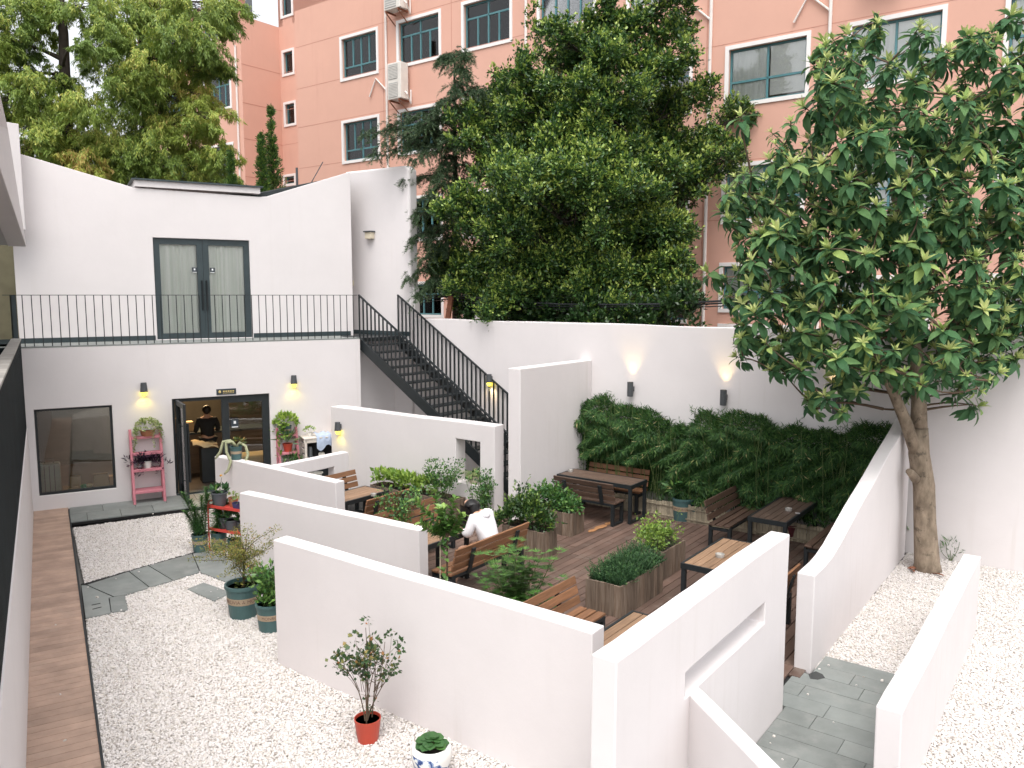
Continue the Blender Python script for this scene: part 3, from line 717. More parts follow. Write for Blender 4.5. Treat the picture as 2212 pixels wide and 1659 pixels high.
# cafe room behind the glass
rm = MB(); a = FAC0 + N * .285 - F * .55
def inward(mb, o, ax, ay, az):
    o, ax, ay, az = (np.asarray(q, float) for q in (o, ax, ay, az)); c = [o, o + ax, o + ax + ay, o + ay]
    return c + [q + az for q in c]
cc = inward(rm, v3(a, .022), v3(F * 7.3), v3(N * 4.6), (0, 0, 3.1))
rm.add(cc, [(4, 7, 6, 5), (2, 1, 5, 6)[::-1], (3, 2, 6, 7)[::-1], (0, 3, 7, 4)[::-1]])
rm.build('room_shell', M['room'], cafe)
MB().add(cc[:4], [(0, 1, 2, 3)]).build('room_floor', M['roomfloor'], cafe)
sg = MB(); sg.obox(v3(FAC0 + F * 3.60 - N * .012, 2.195), v3(F * .42), v3(N * .011), (0, 0, .13))
sgo = tag(sg.build('door_sign', M['sticker'], origin=v3(FAC0 + F * 3.6, 2.2)), 'small black sign plate with gold marks above the cafe door', 'sign')
gm = MB(); o = FAC0 - N * .015
gm.lathe([(0, -.03), (.024, -.02), (.03, 0), (.02, .03), (0, .035)], v3(o + F * 3.67, 2.26), 8)
for i in range(5): gm.obox(v3(o + F * (3.74 + i * .05), 2.255), v3(F * .036), v3(N * .003), (0, 0, .03))
for i in range(8): gm.obox(v3(o + F * (3.74 + i * .03), 2.225), v3(F * .02), v3(N * .003), (0, 0, .012))
gm.build('gold_marks', M['gold'], sgo)

# ------------------------------------------------------------------ terrace railing
rl = thing('terrace_railing', v3(FAC0, FL2), 'thin black bar railing along the cafe terrace edge', 'railing')
tpr = MB(); tpr.bar(v3(FAC0 - F * .3 + N * .05, 4.405), v3(FAC0 + F * 6.90 + N * .05, 4.405), .02, .012); tpr.build('top_rail', M['black'], rl)
for i in range(44):
    s = 0.03 + i * .1575
    if s > 6.85: break
    b = MB(); b.bar(v3(FAC0 + F * s + N * .05, FL2 + .012), v3(FAC0 + F * s + N * .05, 4.40), .013); b.build('baluster', M['black'], rl)

# ------------------------------------------------------------------ black steel staircase
dS = -V; T0 = PC + N * .15 + F * .02; RUN, RISE = 5.15, FL2 - .04; NST = 20; WID = 1.37
stt = thing('staircase', v3(T0), 'black steel staircase with open treads and barred handrails', 'staircase')
sl = RISE / RUN
ld = MB(); ld.obox(v3(T0 - dS * 1.4, FL2 - .10), v3(dS * 1.45), v3(U * (WID + .05)), (0, 0, .095)); ld.build('landing', M['black'], stt)
def str_pt(side, s, dz=0.0): return v3(T0 + dS * s + U * (side * WID), FL2 - s * sl + dz)
for side in (0, 1):
    q = MB(); a, b = str_pt(side, 0), str_pt(side, RUN)
    t = U * .05 * (1 if side == 0 else -1); o = np.array([0, 0, -.26])
    vs = [a + v3((0, 0), .02), b + v3((0, 0), .02), b + o, a + o]
    vs2 = [x + v3(t) for x in vs]
    fs = [(0, 1, 2, 3), (7, 6, 5, 4), (0, 4, 5, 1), (1, 5, 6, 2), (2, 6, 7, 3), (3, 7, 4, 0)]
    q.add(vs + vs2, fs if side else [f[::-1] for f in fs]); q.build('stringer', M['black'], stt)
for i in range(NST - 1):
    s = (i + .15) * RUN / NST; z = FL2 - (i + 1) * RISE / NST
    q = MB(); q.obox(v3(T0 + dS * s + U * .055, z - .035), v3(dS * .27), v3(U * (WID - .11)), (0, 0, .035)); q.build('tread', M['black'], stt, bevel=.004, seg=1)
for side in (0, 1):
    q = MB(); off = U * (.025 if side == 0 else -.025)
    a, b = str_pt(side, 0, 1.04) + v3(off), str_pt(side, RUN - .15, 1.04) + v3(off); q.bar(a, b, .045, .03)
    hr = q.build('handrail', M['black'], stt)
    nb = 38
    for i in range(nb):
        s = i * (RUN - .17) / (nb - 1) + .012
        q = MB(); q.bar(str_pt(side, s, -.1) + v3(off), str_pt(side, s, 1.03) + v3(off), .046, .012, up=(U[0], U[1], 0)); q.build('baluster', M['black'], hr)

# ------------------------------------------------------------------ balcony house at the left edge
eL = -.36; B0 = FB * eL
hotel = thing('balcony_house', v3(B0 + NB * 10), 'white house at the left edge with a roofed balcony clad in black slats', 'building')
q = MB(); q.obox(v3(B0 + NB * 5 - FB * .35, -.05), v3(NB * 13.25), v3(FB * .35), (0, 0, 1.85)); q.build('base_wall', M['plaster_clean'], hotel, bevel=.015)
q = MB()
k = 5
while k < 18.2:
    q.obox(v3(B0 + NB * k - FB * .06, 1.805), v3(NB * .038), v3(FB * .045), (0, 0, 1.73)); k += .05
q.build('slat_cladding', M['blackslat'], hotel)
q = MB(); q.obox(v3(B0 + NB * 5 - FB * .16, 1.81), v3(NB * 13.2), v3(FB * .09), (0, 0, 1.72)); q.build('parapet', M['blackslat'], hotel)
q = MB(); k = 5
while k < 18.2:
    q.obox(v3(B0 + NB * k - FB * .17, 3.535), v3(NB * .296), v3(FB * .165), (0, 0, .035)); k += .3
q.build('parapet_cap', M['captile'], hotel, bevel=.004, seg=1)
q = MB(); q.obox(v3(B0 + NB * 5 - FB * 4.2, 2.5), v3(NB * 13.5), v3(FB * 4.0), (0, 0, .2)); q.obox(v3(B0 + NB * 18.51 - FB * 4.2, 2.5), v3(NB * 9), v3(FB * 4.0), (0, 0, .87)); q.build('balcony_floor', M['blackslat'], hotel)
nt_, nb_, fb_, ft_ = D(0, 200, 10.7), D(0, 363, 10.7), D(57, 533, 15.6), D(17, 278, 14.9)
nt_, nb_ = nt_ + (nt_ - ft_) * .35, nb_ + (nb_ - fb_) * .35
def slant(mb, quad, off):
    quad = [np.asarray(p_, float) for p_ in quad]; vs_ = quad + [p_ + off for p_ in quad]
    fs_q = [(0, 1, 2, 3), (7, 6, 5, 4), (0, 4, 5, 1), (1, 5, 6, 2), (2, 6, 7, 3), (3, 7, 4, 0)]
    n_ = np.cross(quad[1] - quad[0], quad[2] - quad[0])
    return mb.add(vs_, [f[::-1] for f in fs_q] if np.dot(n_, off) > 0 else fs_q)
q = MB(); slant(q, [nb_, fb_, ft_, nt_], v3(-FB * .3)); q.build('fascia', M['plaster_clean'], hotel, bevel=.01)
q = MB(); o_ = v3(-FB * .302) + np.array([0, 0, .02]); slant(q, [nb_ + o_, fb_ + o_, fb_ + o_ + v3(-FB * 3.6), nb_ + o_ + v3(-FB * 3.6)], np.array([0, 0, .25])); q.build('soffit', M['roofgrey'], hotel)
ow = D(60, 600, 19.0); q = MB(); q.obox(v3(ow[:2], 3.3), v3(-FB * 4.2), v3(NB * .2), (0, 0, 2.9)); q.build('corridor_end_wall', M['olive'], hotel)
q = MB(); q.obox(v3(B0 + NB * 10 - FB * 4.4, 2.5), v3(NB * 17.5), v3(FB * .1), (0, 0, 4.0)); q.build('inner_wall', M['olive'], hotel)
q = MB(); q.bar(v3(B0 + NB * 18.25 - FB * .1, 2.7), v3(B0 + NB * 18.25 - FB * .1, 4.4), .08); q.build('corner_post', M['frame_dark'], hotel)

# ------------------------------------------------------------------ foliage helpers
def nrmz(a): return a / (np.linalg.norm(a, axis=-1, keepdims=True) + 1e-9)
def rdir(n, rng=RNG): return nrmz(rng.normal(size=(n, 3)))
KITE = [(0, 1, 2, 3)]
def leaves(mb, P, Dr, Nr, L, W, r, seg=1, droop=0.0, fold=0.0, prof=None):
    n = len(P)
    if n == 0: return
    Dr = nrmz(Dr); S = nrmz(np.cross(Dr, Nr)); Nn = np.cross(S, Dr)
    L = np.broadcast_to(np.asarray(L, float), (n,))[:, None]; W = np.broadcast_to(np.asarray(W, float), (n,))[:, None]
    r = np.clip(np.broadcast_to(np.asarray(r, float), (n,)), 0, 1)
    if seg == 1:
        vs = np.stack([P, P + Dr * L * .45 + S * W * .5, P + Dr * L, P + Dr * L * .45 - S * W * .5], 1)
        mb.batch(vs, KITE, r, [(.5, 0), (1, .5), (.5, 1), (0, .5)]); return
    dr = np.broadcast_to(np.asarray(droop, float), (n,))[:, None]
    rows = []; uvs = []
    for j in range(seg + 1):
        t = j / seg
        w = math.sin(math.pi * (t * .93 + .05) ** .85) if prof is None else prof(t)
        ang = dr * t
        # arc bending away from the normal
        c = P + Dr * L * (np.where(np.abs(dr) > 1e-3, np.sin(ang) / np.where(np.abs(dr) > 1e-3, dr, 1), t)) - Nn * L * (np.where(np.abs(dr) > 1e-3, (1 - np.cos(ang)) / np.where(np.abs(dr) > 1e-3, dr, 1), 0))
        up = Nn * np.cos(ang) + Dr * np.sin(ang)
        rows += [c + S * W * .5 * w + up * W * .5 * fold * w, c, c - S * W * .5 * w + up * W * .5 * fold * w]
        uvs += [(1, t), (.5, t), (0, t)]
    vs = np.stack(rows, 1); tm = []
    for j in range(seg):
        for k in range(2): a = j * 3 + k; tm.append((a, a + 1, a + 4, a + 3))
    mb.batch(vs, tm, r, uvs)
def puff(mb, c, rad, n, L, W, r0=.2, r1=.6, young=.35, updir=.35, rng=RNG, flat=.85, drop=0.0, wsd=.25):
    """leaf clump: leaves near a shell, up-facing outer tips lighter, as new growth and painted top light"""
    q = rdir(n, rng); q[:, 2] = np.where(q[:, 2] < -.35, -q[:, 2], q[:, 2])
    rho = .5 + .5 * rng.random(n) ** .45
    rad = np.broadcast_to(np.asarray(rad, float), (3,))
    P = np.asarray(c) + q * rho[:, None] * rad * np.array([1, 1, flat])
    Dr = q * .7 + rdir(n, rng) * .75 + np.array([0, 0, updir - drop])
    Nr = q * .4 + rdir(n, rng) * .6 + np.array([0, 0, .7])
    r = r0 + (r1 - r0) * rng.random(n)
    tip = (rho > .9) & (q[:, 2] > .15) & (rng.random(n) < young)
    r = np.where(tip, .78 + .22 * rng.random(n), r)
    Ls = L * (1 + wsd * rng.normal(size=n)).clip(.5, 1.6)
    leaves(mb, P, Dr, Nr, Ls, W * Ls / L, r)
def sprays(mb, c, rad, ntw, m, L, W, r0, r1, young, rng, up=.35):
    q = rdir(ntw, rng); q[:, 2] += up * rng.random(ntw); q = nrmz(q); ln = rad * rng.uniform(.5, 1.35, ntw)
    t = rng.uniform(.25, 1, (ntw, m)); P = np.asarray(c) + (q[:, None] * (t * ln[:, None])[..., None]) + rng.normal(size=(ntw, m, 3)) * rad * .07
    P[..., 2] += (t ** 2 * ln[:, None]) * .18
    Dr = q[:, None] * .9 + rng.normal(size=(ntw, m, 3)) * .55 + np.array([0, 0, .35]); Nr = rng.normal(size=(ntw, m, 3)) * .55 + np.array([0, 0, .8])
    tone = rng.normal(size=(ntw, 1)) * .10
    r = r0 + (r1 - r0) * rng.random((ntw, m)) + tone; yt = (q[:, 2:3] > -.1) & (rng.random((ntw, 1)) < young) & (t > .62); r = np.where(yt, .70 + .3 * t * rng.random((ntw, m)), r)  # up-facing twig ends coloured lighter: top light painted in with new growth
    Ls = (L * rng.uniform(.7, 1.3, (ntw, m))).reshape(-1)
    leaves(mb, P.reshape(-1, 3), Dr.reshape(-1, 3), Nr.reshape(-1, 3), Ls, W * Ls / L, r.reshape(-1))
def limb(mb, a, b, r0, r1, bend=.15, n=6, seg=7, rng=RNG, sag=0.0):
    a = np.asarray(a, float); b = np.asarray(b, float); L = np.linalg.norm(b - a)
    o = rng.normal(size=3) * bend * L; pts = []
    for i in range(n + 1):
        t = i / n; pts.append(a + (b - a) * t + o * math.sin(math.pi * t) * .5 + np.array([0, 0, -sag * L * math.sin(math.pi * t)]))
    mb.tube(pts, [r0 + (r1 - r0) * i / n for i in range(n + 1)], seg, cap=False)
    return pts

# ------------------------------------------------------------------ terracotta apartment building behind
R0 = np.array([-5.9, 31.0]); RD = -V; RN = U                     # RD to the right, RN into the building
apt = thing('apartment_building', v3(R0 + RD * 8), 'terracotta painted apartment block with white framed teal windows', 'building')
cols = [(-.79, 1.29, 1), (2.22, 4.35, 2), (5.26, 7.39, 2), (8.35, 10.5, 2), (11.5, 13.62, 2), (14.55, 16.8, 3), (17.68, 19.86, 3), (21.0, 23.2, 3)]
rows_ = [(12.48, 14.12), (9.42, 11.04), (6.34, 7.95), (3.6, 4.9)]
wins = [(a, b, z0, z1, k, i, j) for i, (a, b, k) in enumerate(cols) for j, (z0, z1) in enumerate(rows_)]
wins = [w if not (w[5] == 5 and w[6] == 3) else (14.55, 16.8, 3.93, 5.3, 3, 5, 3) for w in wins]
wins.append((14.55, 16.8, 1.9, 3.62, 3, 5, 4))
tw = .10
holes = [(a + tw, b - tw, z0 + tw, z1 - tw) for a, b, z0, z1, *_ in wins]
wall_mb(R0 + RD * -3.42, RD, RN, 30, .3, [(0, 15.6), (30, 15.6)], [(h[0] + 3.42, h[1] + 3.42, h[2], h[3]) for h in holes], z0=-.1).build('main_wall', M['terracotta'], apt)
def window_unit(par, P0, a, b, z0, z1, kind, seed):
    """trim, teal frame with mullions, glass and what shows behind it; a, b, z0, z1 = outer edge of the white trim"""
    r = random.Random(seed)
    mb = MB(); rect_frame(mb, P0, RD, RN, a, b, z0, z1, tw + .002, .06, -.035); w = mb.build('window', M['trim'], par)
    a, b, z0, z1 = a + tw, b - tw, z0 + tw, z1 - tw
    mb = MB(); fw = .055; rect_frame(mb, P0, RD, RN, a + .002, b - .002, z0 + .002, z1 - .002, fw, .06, .10)
    o = np.array(P0) + RN * .101; W_ = b - a; Hh = z1 - z0
    vb = lambda s, c, e: mb.obox(v3(o + RD * (s - fw / 2), c), v3(RD * fw), v3(RN * .055), (0, 0, e - c))
    hb_ = lambda z, c, e: mb.obox(v3(o + RD * c, z - fw / 2), v3(RD * (e - c)), v3(RN * .058), (0, 0, fw))
    m = a + W_ / 2
    if kind == 1: zt = z0 + Hh * .28; hb_(zt, a + fw, b - fw); vb(m, z0 + fw, z1 - fw); vb(a + W_ * .27, zt + fw / 2, z1 - fw); vb(a + W_ * .73, zt + fw / 2, z1 - fw)
    elif kind == 2: zt = z0 + Hh * .68; hb_(zt, a + fw, b - fw); vb(m, z0 + fw, z1 - fw); vb(a + W_ * .27, z0 + fw, zt - fw / 2); vb(a + W_ * .73, z0 + fw, zt - fw / 2)
    elif kind == 3: zt = z0 + Hh * .40; hb_(zt, a + fw, b - fw); vb(m, z0 + fw, z1 - fw)
    mb.build('frame', M['teal'], w)
    pane_mb(P0, RD, RN, a + .03, b - .03, z0 + .03, z1 - .03, .125).build('pane', M['win_glass'], w)
    # room depth, cloth or blind behind the pane
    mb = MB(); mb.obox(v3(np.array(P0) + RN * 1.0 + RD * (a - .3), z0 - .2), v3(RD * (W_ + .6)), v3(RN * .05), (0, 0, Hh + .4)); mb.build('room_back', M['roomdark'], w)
    if r.random() < .9:
        s0 = a; 
        cu = curtain(P0, RD, RN, a, a + W_ * r.uniform(.45, .95), z0, z1, .160, .018, .14, seed); cu.build('curtain', M['curtain_w'], w, smooth=True)
    if r.random() < .85:
        e = W_ * r.uniform(.3, .55); zlo = z0 + Hh * r.uniform(.0, .6)
        mb = MB(); mb.obox(v3(np.array(P0) + RN * .142 + RD * (b - e), zlo), v3(RD * e), v3(RN * .02), (0, 0, z1 - zlo)); mb.build('blind', M['blind'], w)
    return w
for i, (a, b, z0, z1, k, ci, ri) in enumerate(wins):
    window_unit(apt, R0, a, b, z0, z1, k, 10 + i)
# left wing beyond the stair recess
wend = -7.03
ww = []
for (x0_, y0_, x1_, y1_) in ((446, 153, 502, 235), (440, -12, 500, 74)):
    s0, z1 = PL(x0_, y0_, R0, RD); s1, z0 = PL(x1_, y1_, R0, RD); ww.append((s0, s1, z0, z1))
s1w, zlo = ww[0][1], ww[0][2]
ww = [(s1w - 2.1, s1w, 12.48 - 3.06 * k, 14.12 - 3.06 * k) for k in (-1, 0, 1, 2)] + [(s1w - 6, s1w - 3.6, 12.48 - 3.06 * k, 14.12 - 3.06 * k) for k in (-1, 0, 1, 2)]
WS = s1w - 7.5
wall_mb(R0 + RD * WS, RD, RN, wend - WS, .3, [(0, 16.2), (40, 16.2)], [(a + tw - WS, b - tw - WS, c + tw, e - tw) for a, b, c, e in ww], z0=-.1).build('wing_wall', M['terracotta'], apt)
for i, (a, b, c, e) in enumerate(ww): window_unit(apt, R0, a, b, c, e, 2, 70 + i)
q = MB(); e0 = R0 + RD * wend + RN * .3
q.obox(v3(e0 - RD * .3, -.1), v3(RD * .3), v3(RN * 2.4), (0, 0, 16.3)); q.build('recess_side_wall', M['terracotta'], apt)
NOT = R0 + RN * 2.0
nh = []
for (x0_, y0_, x1_, y1_) in ((605, -25, 634, 33), (609, 110, 637, 160), (613, 222, 641, 270), (612, 378, 640, 400)):
    s0, z1 = PL(x0_, y0_, NOT, RD); s1, z0 = PL(x1_, y1_, NOT, RD); nh.append((s0, s1, z0, z1))
nS = wend - .02
wall_mb(NOT + RD * nS, RD, RN, 3.7, .3, [(0, 16.2), (9, 16.2)], [(a + .09 - nS, b - .09 - nS, c + .09, e - .09) for a, b, c, e in nh], z0=-.1).build('recess_wall', M['terracotta'], apt)
for i, (a, b, c, e) in enumerate(nh): window_unit(apt, NOT, a, b, c, e, 0, 90 + i)
q = MB(); q.obox(v3(R0 + RD * -3.42 + RN * .301, -.1), v3(RD * .3), v3(RN * 2.0), (0, 0, 15.6)); q.build('recess_return_wall', M['terracotta'], apt)
q = MB()
for z in (1.5, 3.1, 4.9, 6.45, 8.0, 9.5, 11.1, 12.6, 14.2):
    q.obox(v3(R0 + RD * -3.4 - RN * .004, z), v3(RD * 29.9), v3(RN * .003), (0, 0, .016))
    q.obox(v3(NOT + RD * nS - RN * .004, z), v3(RD * 3.6), v3(RN * .003), (0, 0, .016))
    q.obox(v3(R0 + RD * (wend + .001) + RN * .0, z), v3(RD * .004), v3(RN * 2.0), (0, 0, .022))
for s in (1.5, 4.8, 7.9, 11.0, 14.0, 17.2): q.obox(v3(R0 + RD * s - RN * .004, 0), v3(RD * .02), v3(RN * .003), (0, 0, 15.5))
q.build('render_joints', M['joint'], apt)
q = MB(); q.obox(v3(R0 - RD * 12 + RN * 2.6, 15.3), v3(RD * 40), v3(RN * 8), (0, 0, .3)); q.build('flat_roof', M['roofgrey'], apt)
for s, z1 in ((1.72, 15), (7.95, 15), (14.13, 15), (17.26, 15), (-7.35, 15)):
    q = MB(); q.tube([v3(R0 + RD * s - RN * .05, .2), v3(R0 + RD * s - RN * .05, z1)], .045, 8)
    if s in (14.13, 1.72, 17.26):
        zz_ = 12.3 if s != 17.26 else 11.9
        q.tube([v3(R0 + RD * s - RN * .05, zz_ - .5), v3(R0 + RD * (s - .55) - RN * .05, zz_), v3(R0 + RD * (s - .9) - RN * .05, zz_ - .6)], .03, 6)
    q.build('downpipe', M['pipe'], apt)

def ac_unit(s, z, w, h, label, fans=1):
    d = .38; o = R0 + RD * s - RN * (d + .12)
    t = thing('air_conditioner', v3(o, z), label, 'air conditioner', 'air conditioners on the terracotta block')
    MB().obox(v3(o, z), v3(RD * w), v3(RN * d), (0, 0, h)).build('body', M['acwhite'], t, bevel=.02)
    for k in range(fans):
        hh = h / fans; q = MB()
        q.obox(v3(o + RD * .06 - RN * .012, z + k * hh + .06), v3(RD * (w * .68)), v3(RN * .011), (0, 0, hh - .12)); gr = q.build('fan_grille', M['acgrille'], t)
        q = MB()
        for j in range(9): q.obox(v3(o + RD * .07 - RN * .02, z + k * hh + .08 + j * (hh - .16) / 9), v3(RD * (w * .68 - .02)), v3(RN * .007), (0, 0, .018))
        q.build('louvres', M['acwhite'], gr)
    q = MB()
    for a in (.08, w - .12): q.bar(v3(o + RD * a, z - .03), v3(o + RD * a + RN * (d + .12), z - .03), .04, .05); q.bar(v3(o + RD * a, z - .05), v3(o + RD * a + RN * (d + .11), z - .4), .03)
    q.build('bracket', M['rust'], t)
    q = MB(); a = v3(o + RD * (w + .01) + RN * .2, z + .25); q.tube([a, a + v3(RD * .1, -.1), a + v3(RD * .08 + RN * .2, -.4), a + v3(RD * .02 + RN * .27, .1)], .025, 6); q.build('hose', M['pipe'], t)
ac_unit(2.22, 11.30, .66, 1.24, 'tall twin fan air conditioner below the second window from the left', 2)
ac_unit(2.1, 14.35, .8, .9, 'air conditioner cut by the top edge above the second window column', 1)
ac_unit(12.45, 5.1, .9, .62, 'small air conditioner low on the wall between the big trees', 1)
ac_unit(18.1, 11.95, .85, .6, 'air conditioner above the window behind the loquat top', 1)

# things behind the boundary wall: leaning steel post, cables
post = MB(); a = D(955, 690, 20.3); b = D(976, 632, 20.3); post.bar(a - np.array([.05, 0, 1.2]), b, .14, .05)
tag(post.build('steel_post', M['rust'], origin=a), 'leaning rusty steel post sticking up behind the boundary wall', 'post')
for i, (dy, off) in enumerate(((0, 0), (5, .05), (11, .1))):
    q = MB(); pts = [D(x, y + dy, yy + off) for x, y, yy in ((880, 647, 21.5), (960, 636, 20.4), (1020, 642, 19.9), (1110, 652, 19.3), (1210, 657, 18.6), (1320, 658, 17.9), (1420, 657, 17.3), (1520, 652, 16.8), (1640, 646, 16.2), (1800, 640, 15.4), (2300, 610, 14))]
    q.tube(pts, .022 - .005 * i, 6)
    lab = ['thick black cable strung behind the boundary wall, highest of three', 'black cable sagging behind the boundary wall, middle of three', 'thin black cable behind the boundary wall, lowest of three'][i]
    tag(q.build('overhead_cable', M['cable'], origin=pts[0]), lab, 'cable', 'cables behind the boundary wall')

# ------------------------------------------------------------------ wall lamps
def spot(loc, direction, power, col=(1, .72, .25), size=100, rad=.03):
    l = bpy.data.lights.new('lamp_light', 'SPOT'); l.energy = power; l.color = col; l.spot_size = math.radians(size); l.spot_blend = .9; l.shadow_soft_size = rad
    return l
def down_lamp(P, out, label, power, warm=(1, .8, .12)):
    P = np.asarray(P, float)
    t = thing('wall_lamp', P, label, 'wall lamp', 'wall lamps')
    c = P + v3(out * .09)
    MB().lathe([(.0, .20), (.058, .20), (.075, 0.0), (.07, 0.0), (.052, .19), (0, .19)], c, 16).build('shade', M['lampgrey'], t)
    MB().obox(P - v3(np.array([-out[1], out[0]]) * .03, 0) + np.array([0, 0, .06]), v3(np.array([-out[1], out[0]]) * .06), v3(out * .05), (0, 0, .09)).build('bracket', M['lampgrey'], t)
    MB().lathe([(0, -.085), (.03, -.075), (.05, -.045), (.056, .0), (.05, .05), (0, .10)], c, 14).build('bulb', M['bulb'], t, smooth=True)
    l = spot(c, None, power, warm, 150); lo = bpy.data.objects.new('lamp_light', l); COL.objects.link(lo); lo.parent = t; lo.location = Vector(c - P) + Vector((0, 0, -.10))
def updown_lamp(P, out, label, power):
    P = np.asarray(P, float); t = thing('wall_lamp', P, label, 'wall lamp', 'wall lamps'); c = P + v3(out * .11)
    MB().lathe([(.062, -.15), (.062, .15), (.052, .15), (.052, .10), (.0, .10)], c, 20).build('shade', M['lampgrey'], t)
    MB().lathe([(0, -.10), (.05, -.10), (.05, -.15)], c, 20).build('lower_cup', M['lampgrey'], t)
    MB().obox(P - v3(np.array([-out[1], out[0]]) * .04, .05), v3(np.array([-out[1], out[0]]) * .08), v3(out * .06), (0, 0, .1)).build('bracket', M['lampgrey'], t)
    MB().lathe([(0, .105), (.048, .105), (.045, .125), (0, .13)], c, 14).build('bulb', M['bulbw'], t)
    MB().lathe([(0, -.125), (.045, -.125), (.048, -.105), (0, -.104)], c, 14).build('bulb', M['bulbw'], t)
    for sg_, ro in ((1, math.pi), (-1, 0)):
        l = spot(c, None, power, (1, .70, .28), 75); lo = bpy.data.objects.new('lamp_light', l); COL.objects.link(lo); lo.parent = t
        lo.location = Vector(c - P) + Vector((0, 0, .135 * sg_)); lo.rotation_euler = (ro, 0, 0)
down_lamp(v3(FAC0 + F * 2.13, 2.36), -N, 'grey cone wall lamp glowing yellow, left of the cafe door above the pink ladder', 2.5)
down_lamp(v3(FAC0 + F * 5.30, 2.36), -N, 'grey cone wall lamp glowing yellow, right of the cafe door above the second pink ladder', 2.5)
down_lamp(v3(f0 + V * 4.42, 1.36), -U, 'grey cone wall lamp glowing yellow on the white wall below the stairs', 2.2)
down_lamp(v3(h0 + V * 9.02, 2.36), -U, 'cone wall lamp glowing warm behind the staircase railing', 6, (1, .7, .35))
updown_lamp(v3(h0 + V * 5.28, 2.47), -U, 'grey cylinder up and down lamp, leftmost above the bamboo', 14)
updown_lamp(v3(h0 + V * 3.27, 2.45), -U, 'grey cylinder up and down lamp, middle one above the bamboo', 14)
updown_lamp(v3(h0 + V * 1.2, 2.47), -U, 'grey cylinder up and down lamp half hidden behind the loquat leaves', 18)
P = h0 + V * 12.99 - U * .0
t = thing('wall_lamp', v3(P, 5.9), 'square cream wall lamp, unlit, high on the upper white wall', 'wall lamp', 'wall lamps')
MB().obox(v3(P - V * .11 - U * .14, 5.86), v3(V * .22), v3(U * .138), (0, 0, .17)).build('lamp_glass', M['offglass'], t, bevel=.008)
MB().obox(v3(P - V * .14 - U * .17, 6.032), v3(V * .28), v3(U * .168), (0, 0, .03)).build('cap', M['lampgrey'], t)
P = h0 + V * 13.75
tag(MB().obox(v3(P - V * .05 - U * .03, 4.66), v3(V * .09), v3(U * .029), (0, 0, .14)).build('socket_box', M['offglass'], origin=v3(P, 4.7), bevel=.006), 'small cream box on the upper wall beside the terrace stairs', 'socket box')

# ------------------------------------------------------------------ deck furniture
DZ = .04
def make_bench(L, label, slat, loc, facing, back=True):
    """local: x along the bench, +y is where the sitter looks"""
    rz = math.atan2(facing[1], facing[0]) - math.pi / 2
    t = thing('slatted_bench', v3(loc, DZ), label, 'bench', 'slatted benches on the deck', local=True, rz=rz)
    q = MB()
    for k in range(3): q.box(-L / 2, L / 2, -.19 + k * .135, -.19 + k * .135 + .108, .432, .462)
    q.build('seat', slat, t, bevel=.004, seg=1)
    if back:
        q = MB(); by = np.array([0, -.265, 1.0]); by /= np.linalg.norm(by); bn = np.array([0, 1.0, .265]); bn /= np.linalg.norm(bn)
        for k in range(3): q.obox(np.array([-L / 2, -.205, .50]) + by * (k * .122), (L, 0, 0), by * .100, bn * .03)
        q.build('backrest', slat, t, bevel=.004, seg=1)
        for x in (-L * .30, L * .30):
            q = MB(); q.obox(np.array([x - .038, -.232, .40]), (.076, 0, 0), by * .40, bn * .024); q.build('back_post', M['black'], t)
    q = MB()
    for y in (-.2, .17): q.box(-L / 2 + .03, L / 2 - .03, y, y + .03, .392, .431)
    q.build('seat_frame', M['black'], t)
    for x in (-L / 2 + .03, L / 2 - .09):
        q = MB(); q.box(x, x + .06, -.2, -.14, 0, .3915); q.box(x, x + .06, .14, .2, 0, .3915); q.box(x, x + .06, -.139, .139, .001, .045); q.box(x, x + .06, -.139, .139, .35, .391)
        q.build('leg', M['black'], t, bevel=.003, seg=1)
    return t
def bench_from_top(a, b, facing, label, slat, Lfix=None):
    a, b = np.array(a), np.array(b); L = Lfix or np.linalg.norm(b - a)
    mid = (a + b) / 2; f = np.array(facing)
    return make_bench(L, label, slat, mid + f * .295, f)
def make_table(L, W, label, top, loc, along, h=.76):
    rz = math.atan2(along[1], along[0])
    t = thing('slatted_table', v3(loc, DZ), label, 'table', 'slatted tables on the deck', local=True, rz=rz)
    q = MB(); n = 5; w = (W - .06) / n
    for k in range(n): q.box(-L / 2 + .031, L / 2 - .031, -W / 2 + .03 + k * w + .004, -W / 2 + .03 + (k + 1) * w - .004, h - .035, h - .002)
    q.build('tabletop', top, t, bevel=.003, seg=1)
    q = MB(); rect = ((-L / 2, L / 2, -W / 2, -W / 2 + .03), (-L / 2, L / 2, W / 2 - .03, W / 2), (-L / 2, -L / 2 + .03, -W / 2 + .0301, W / 2 - .0301), (L / 2 - .03, L / 2, -W / 2 + .0301, W / 2 - .0301))
    for r in rect: q.box(*r, h - .075, h)
    q.build('frame', M['black'], t)
    for x in (-L / 2 + .01, L / 2 - .07):
        q = MB(); q.box(x, x + .06, -W / 2 + .005, -W / 2 + .065, 0, h - .076); q.box(x, x + .06, W / 2 - .065, W / 2 - .005, 0, h - .076); q.box(x, x + .06, -W / 2 + .066, W / 2 - .066, .001, .05)
        q.build('leg', M['black'], t, bevel=.003, seg=1)
    return t
def mid(*p): return sum(np.array(q) for q in p) / len(p)
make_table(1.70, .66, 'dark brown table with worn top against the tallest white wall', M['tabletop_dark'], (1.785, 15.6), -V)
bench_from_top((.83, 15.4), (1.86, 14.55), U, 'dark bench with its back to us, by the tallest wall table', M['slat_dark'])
bench_from_top(np.array((1.86, 16.96)) - U * .33, np.array((3.02, 16.15)) - U * .33, -U, 'brown bench behind the table by the tallest wall, backed by bamboo', M['slat'])
make_table(1.72, .64, 'long dark table with stained boards in front of the bamboo', M['tabletop_dark'], (4.63, 13.22), U)
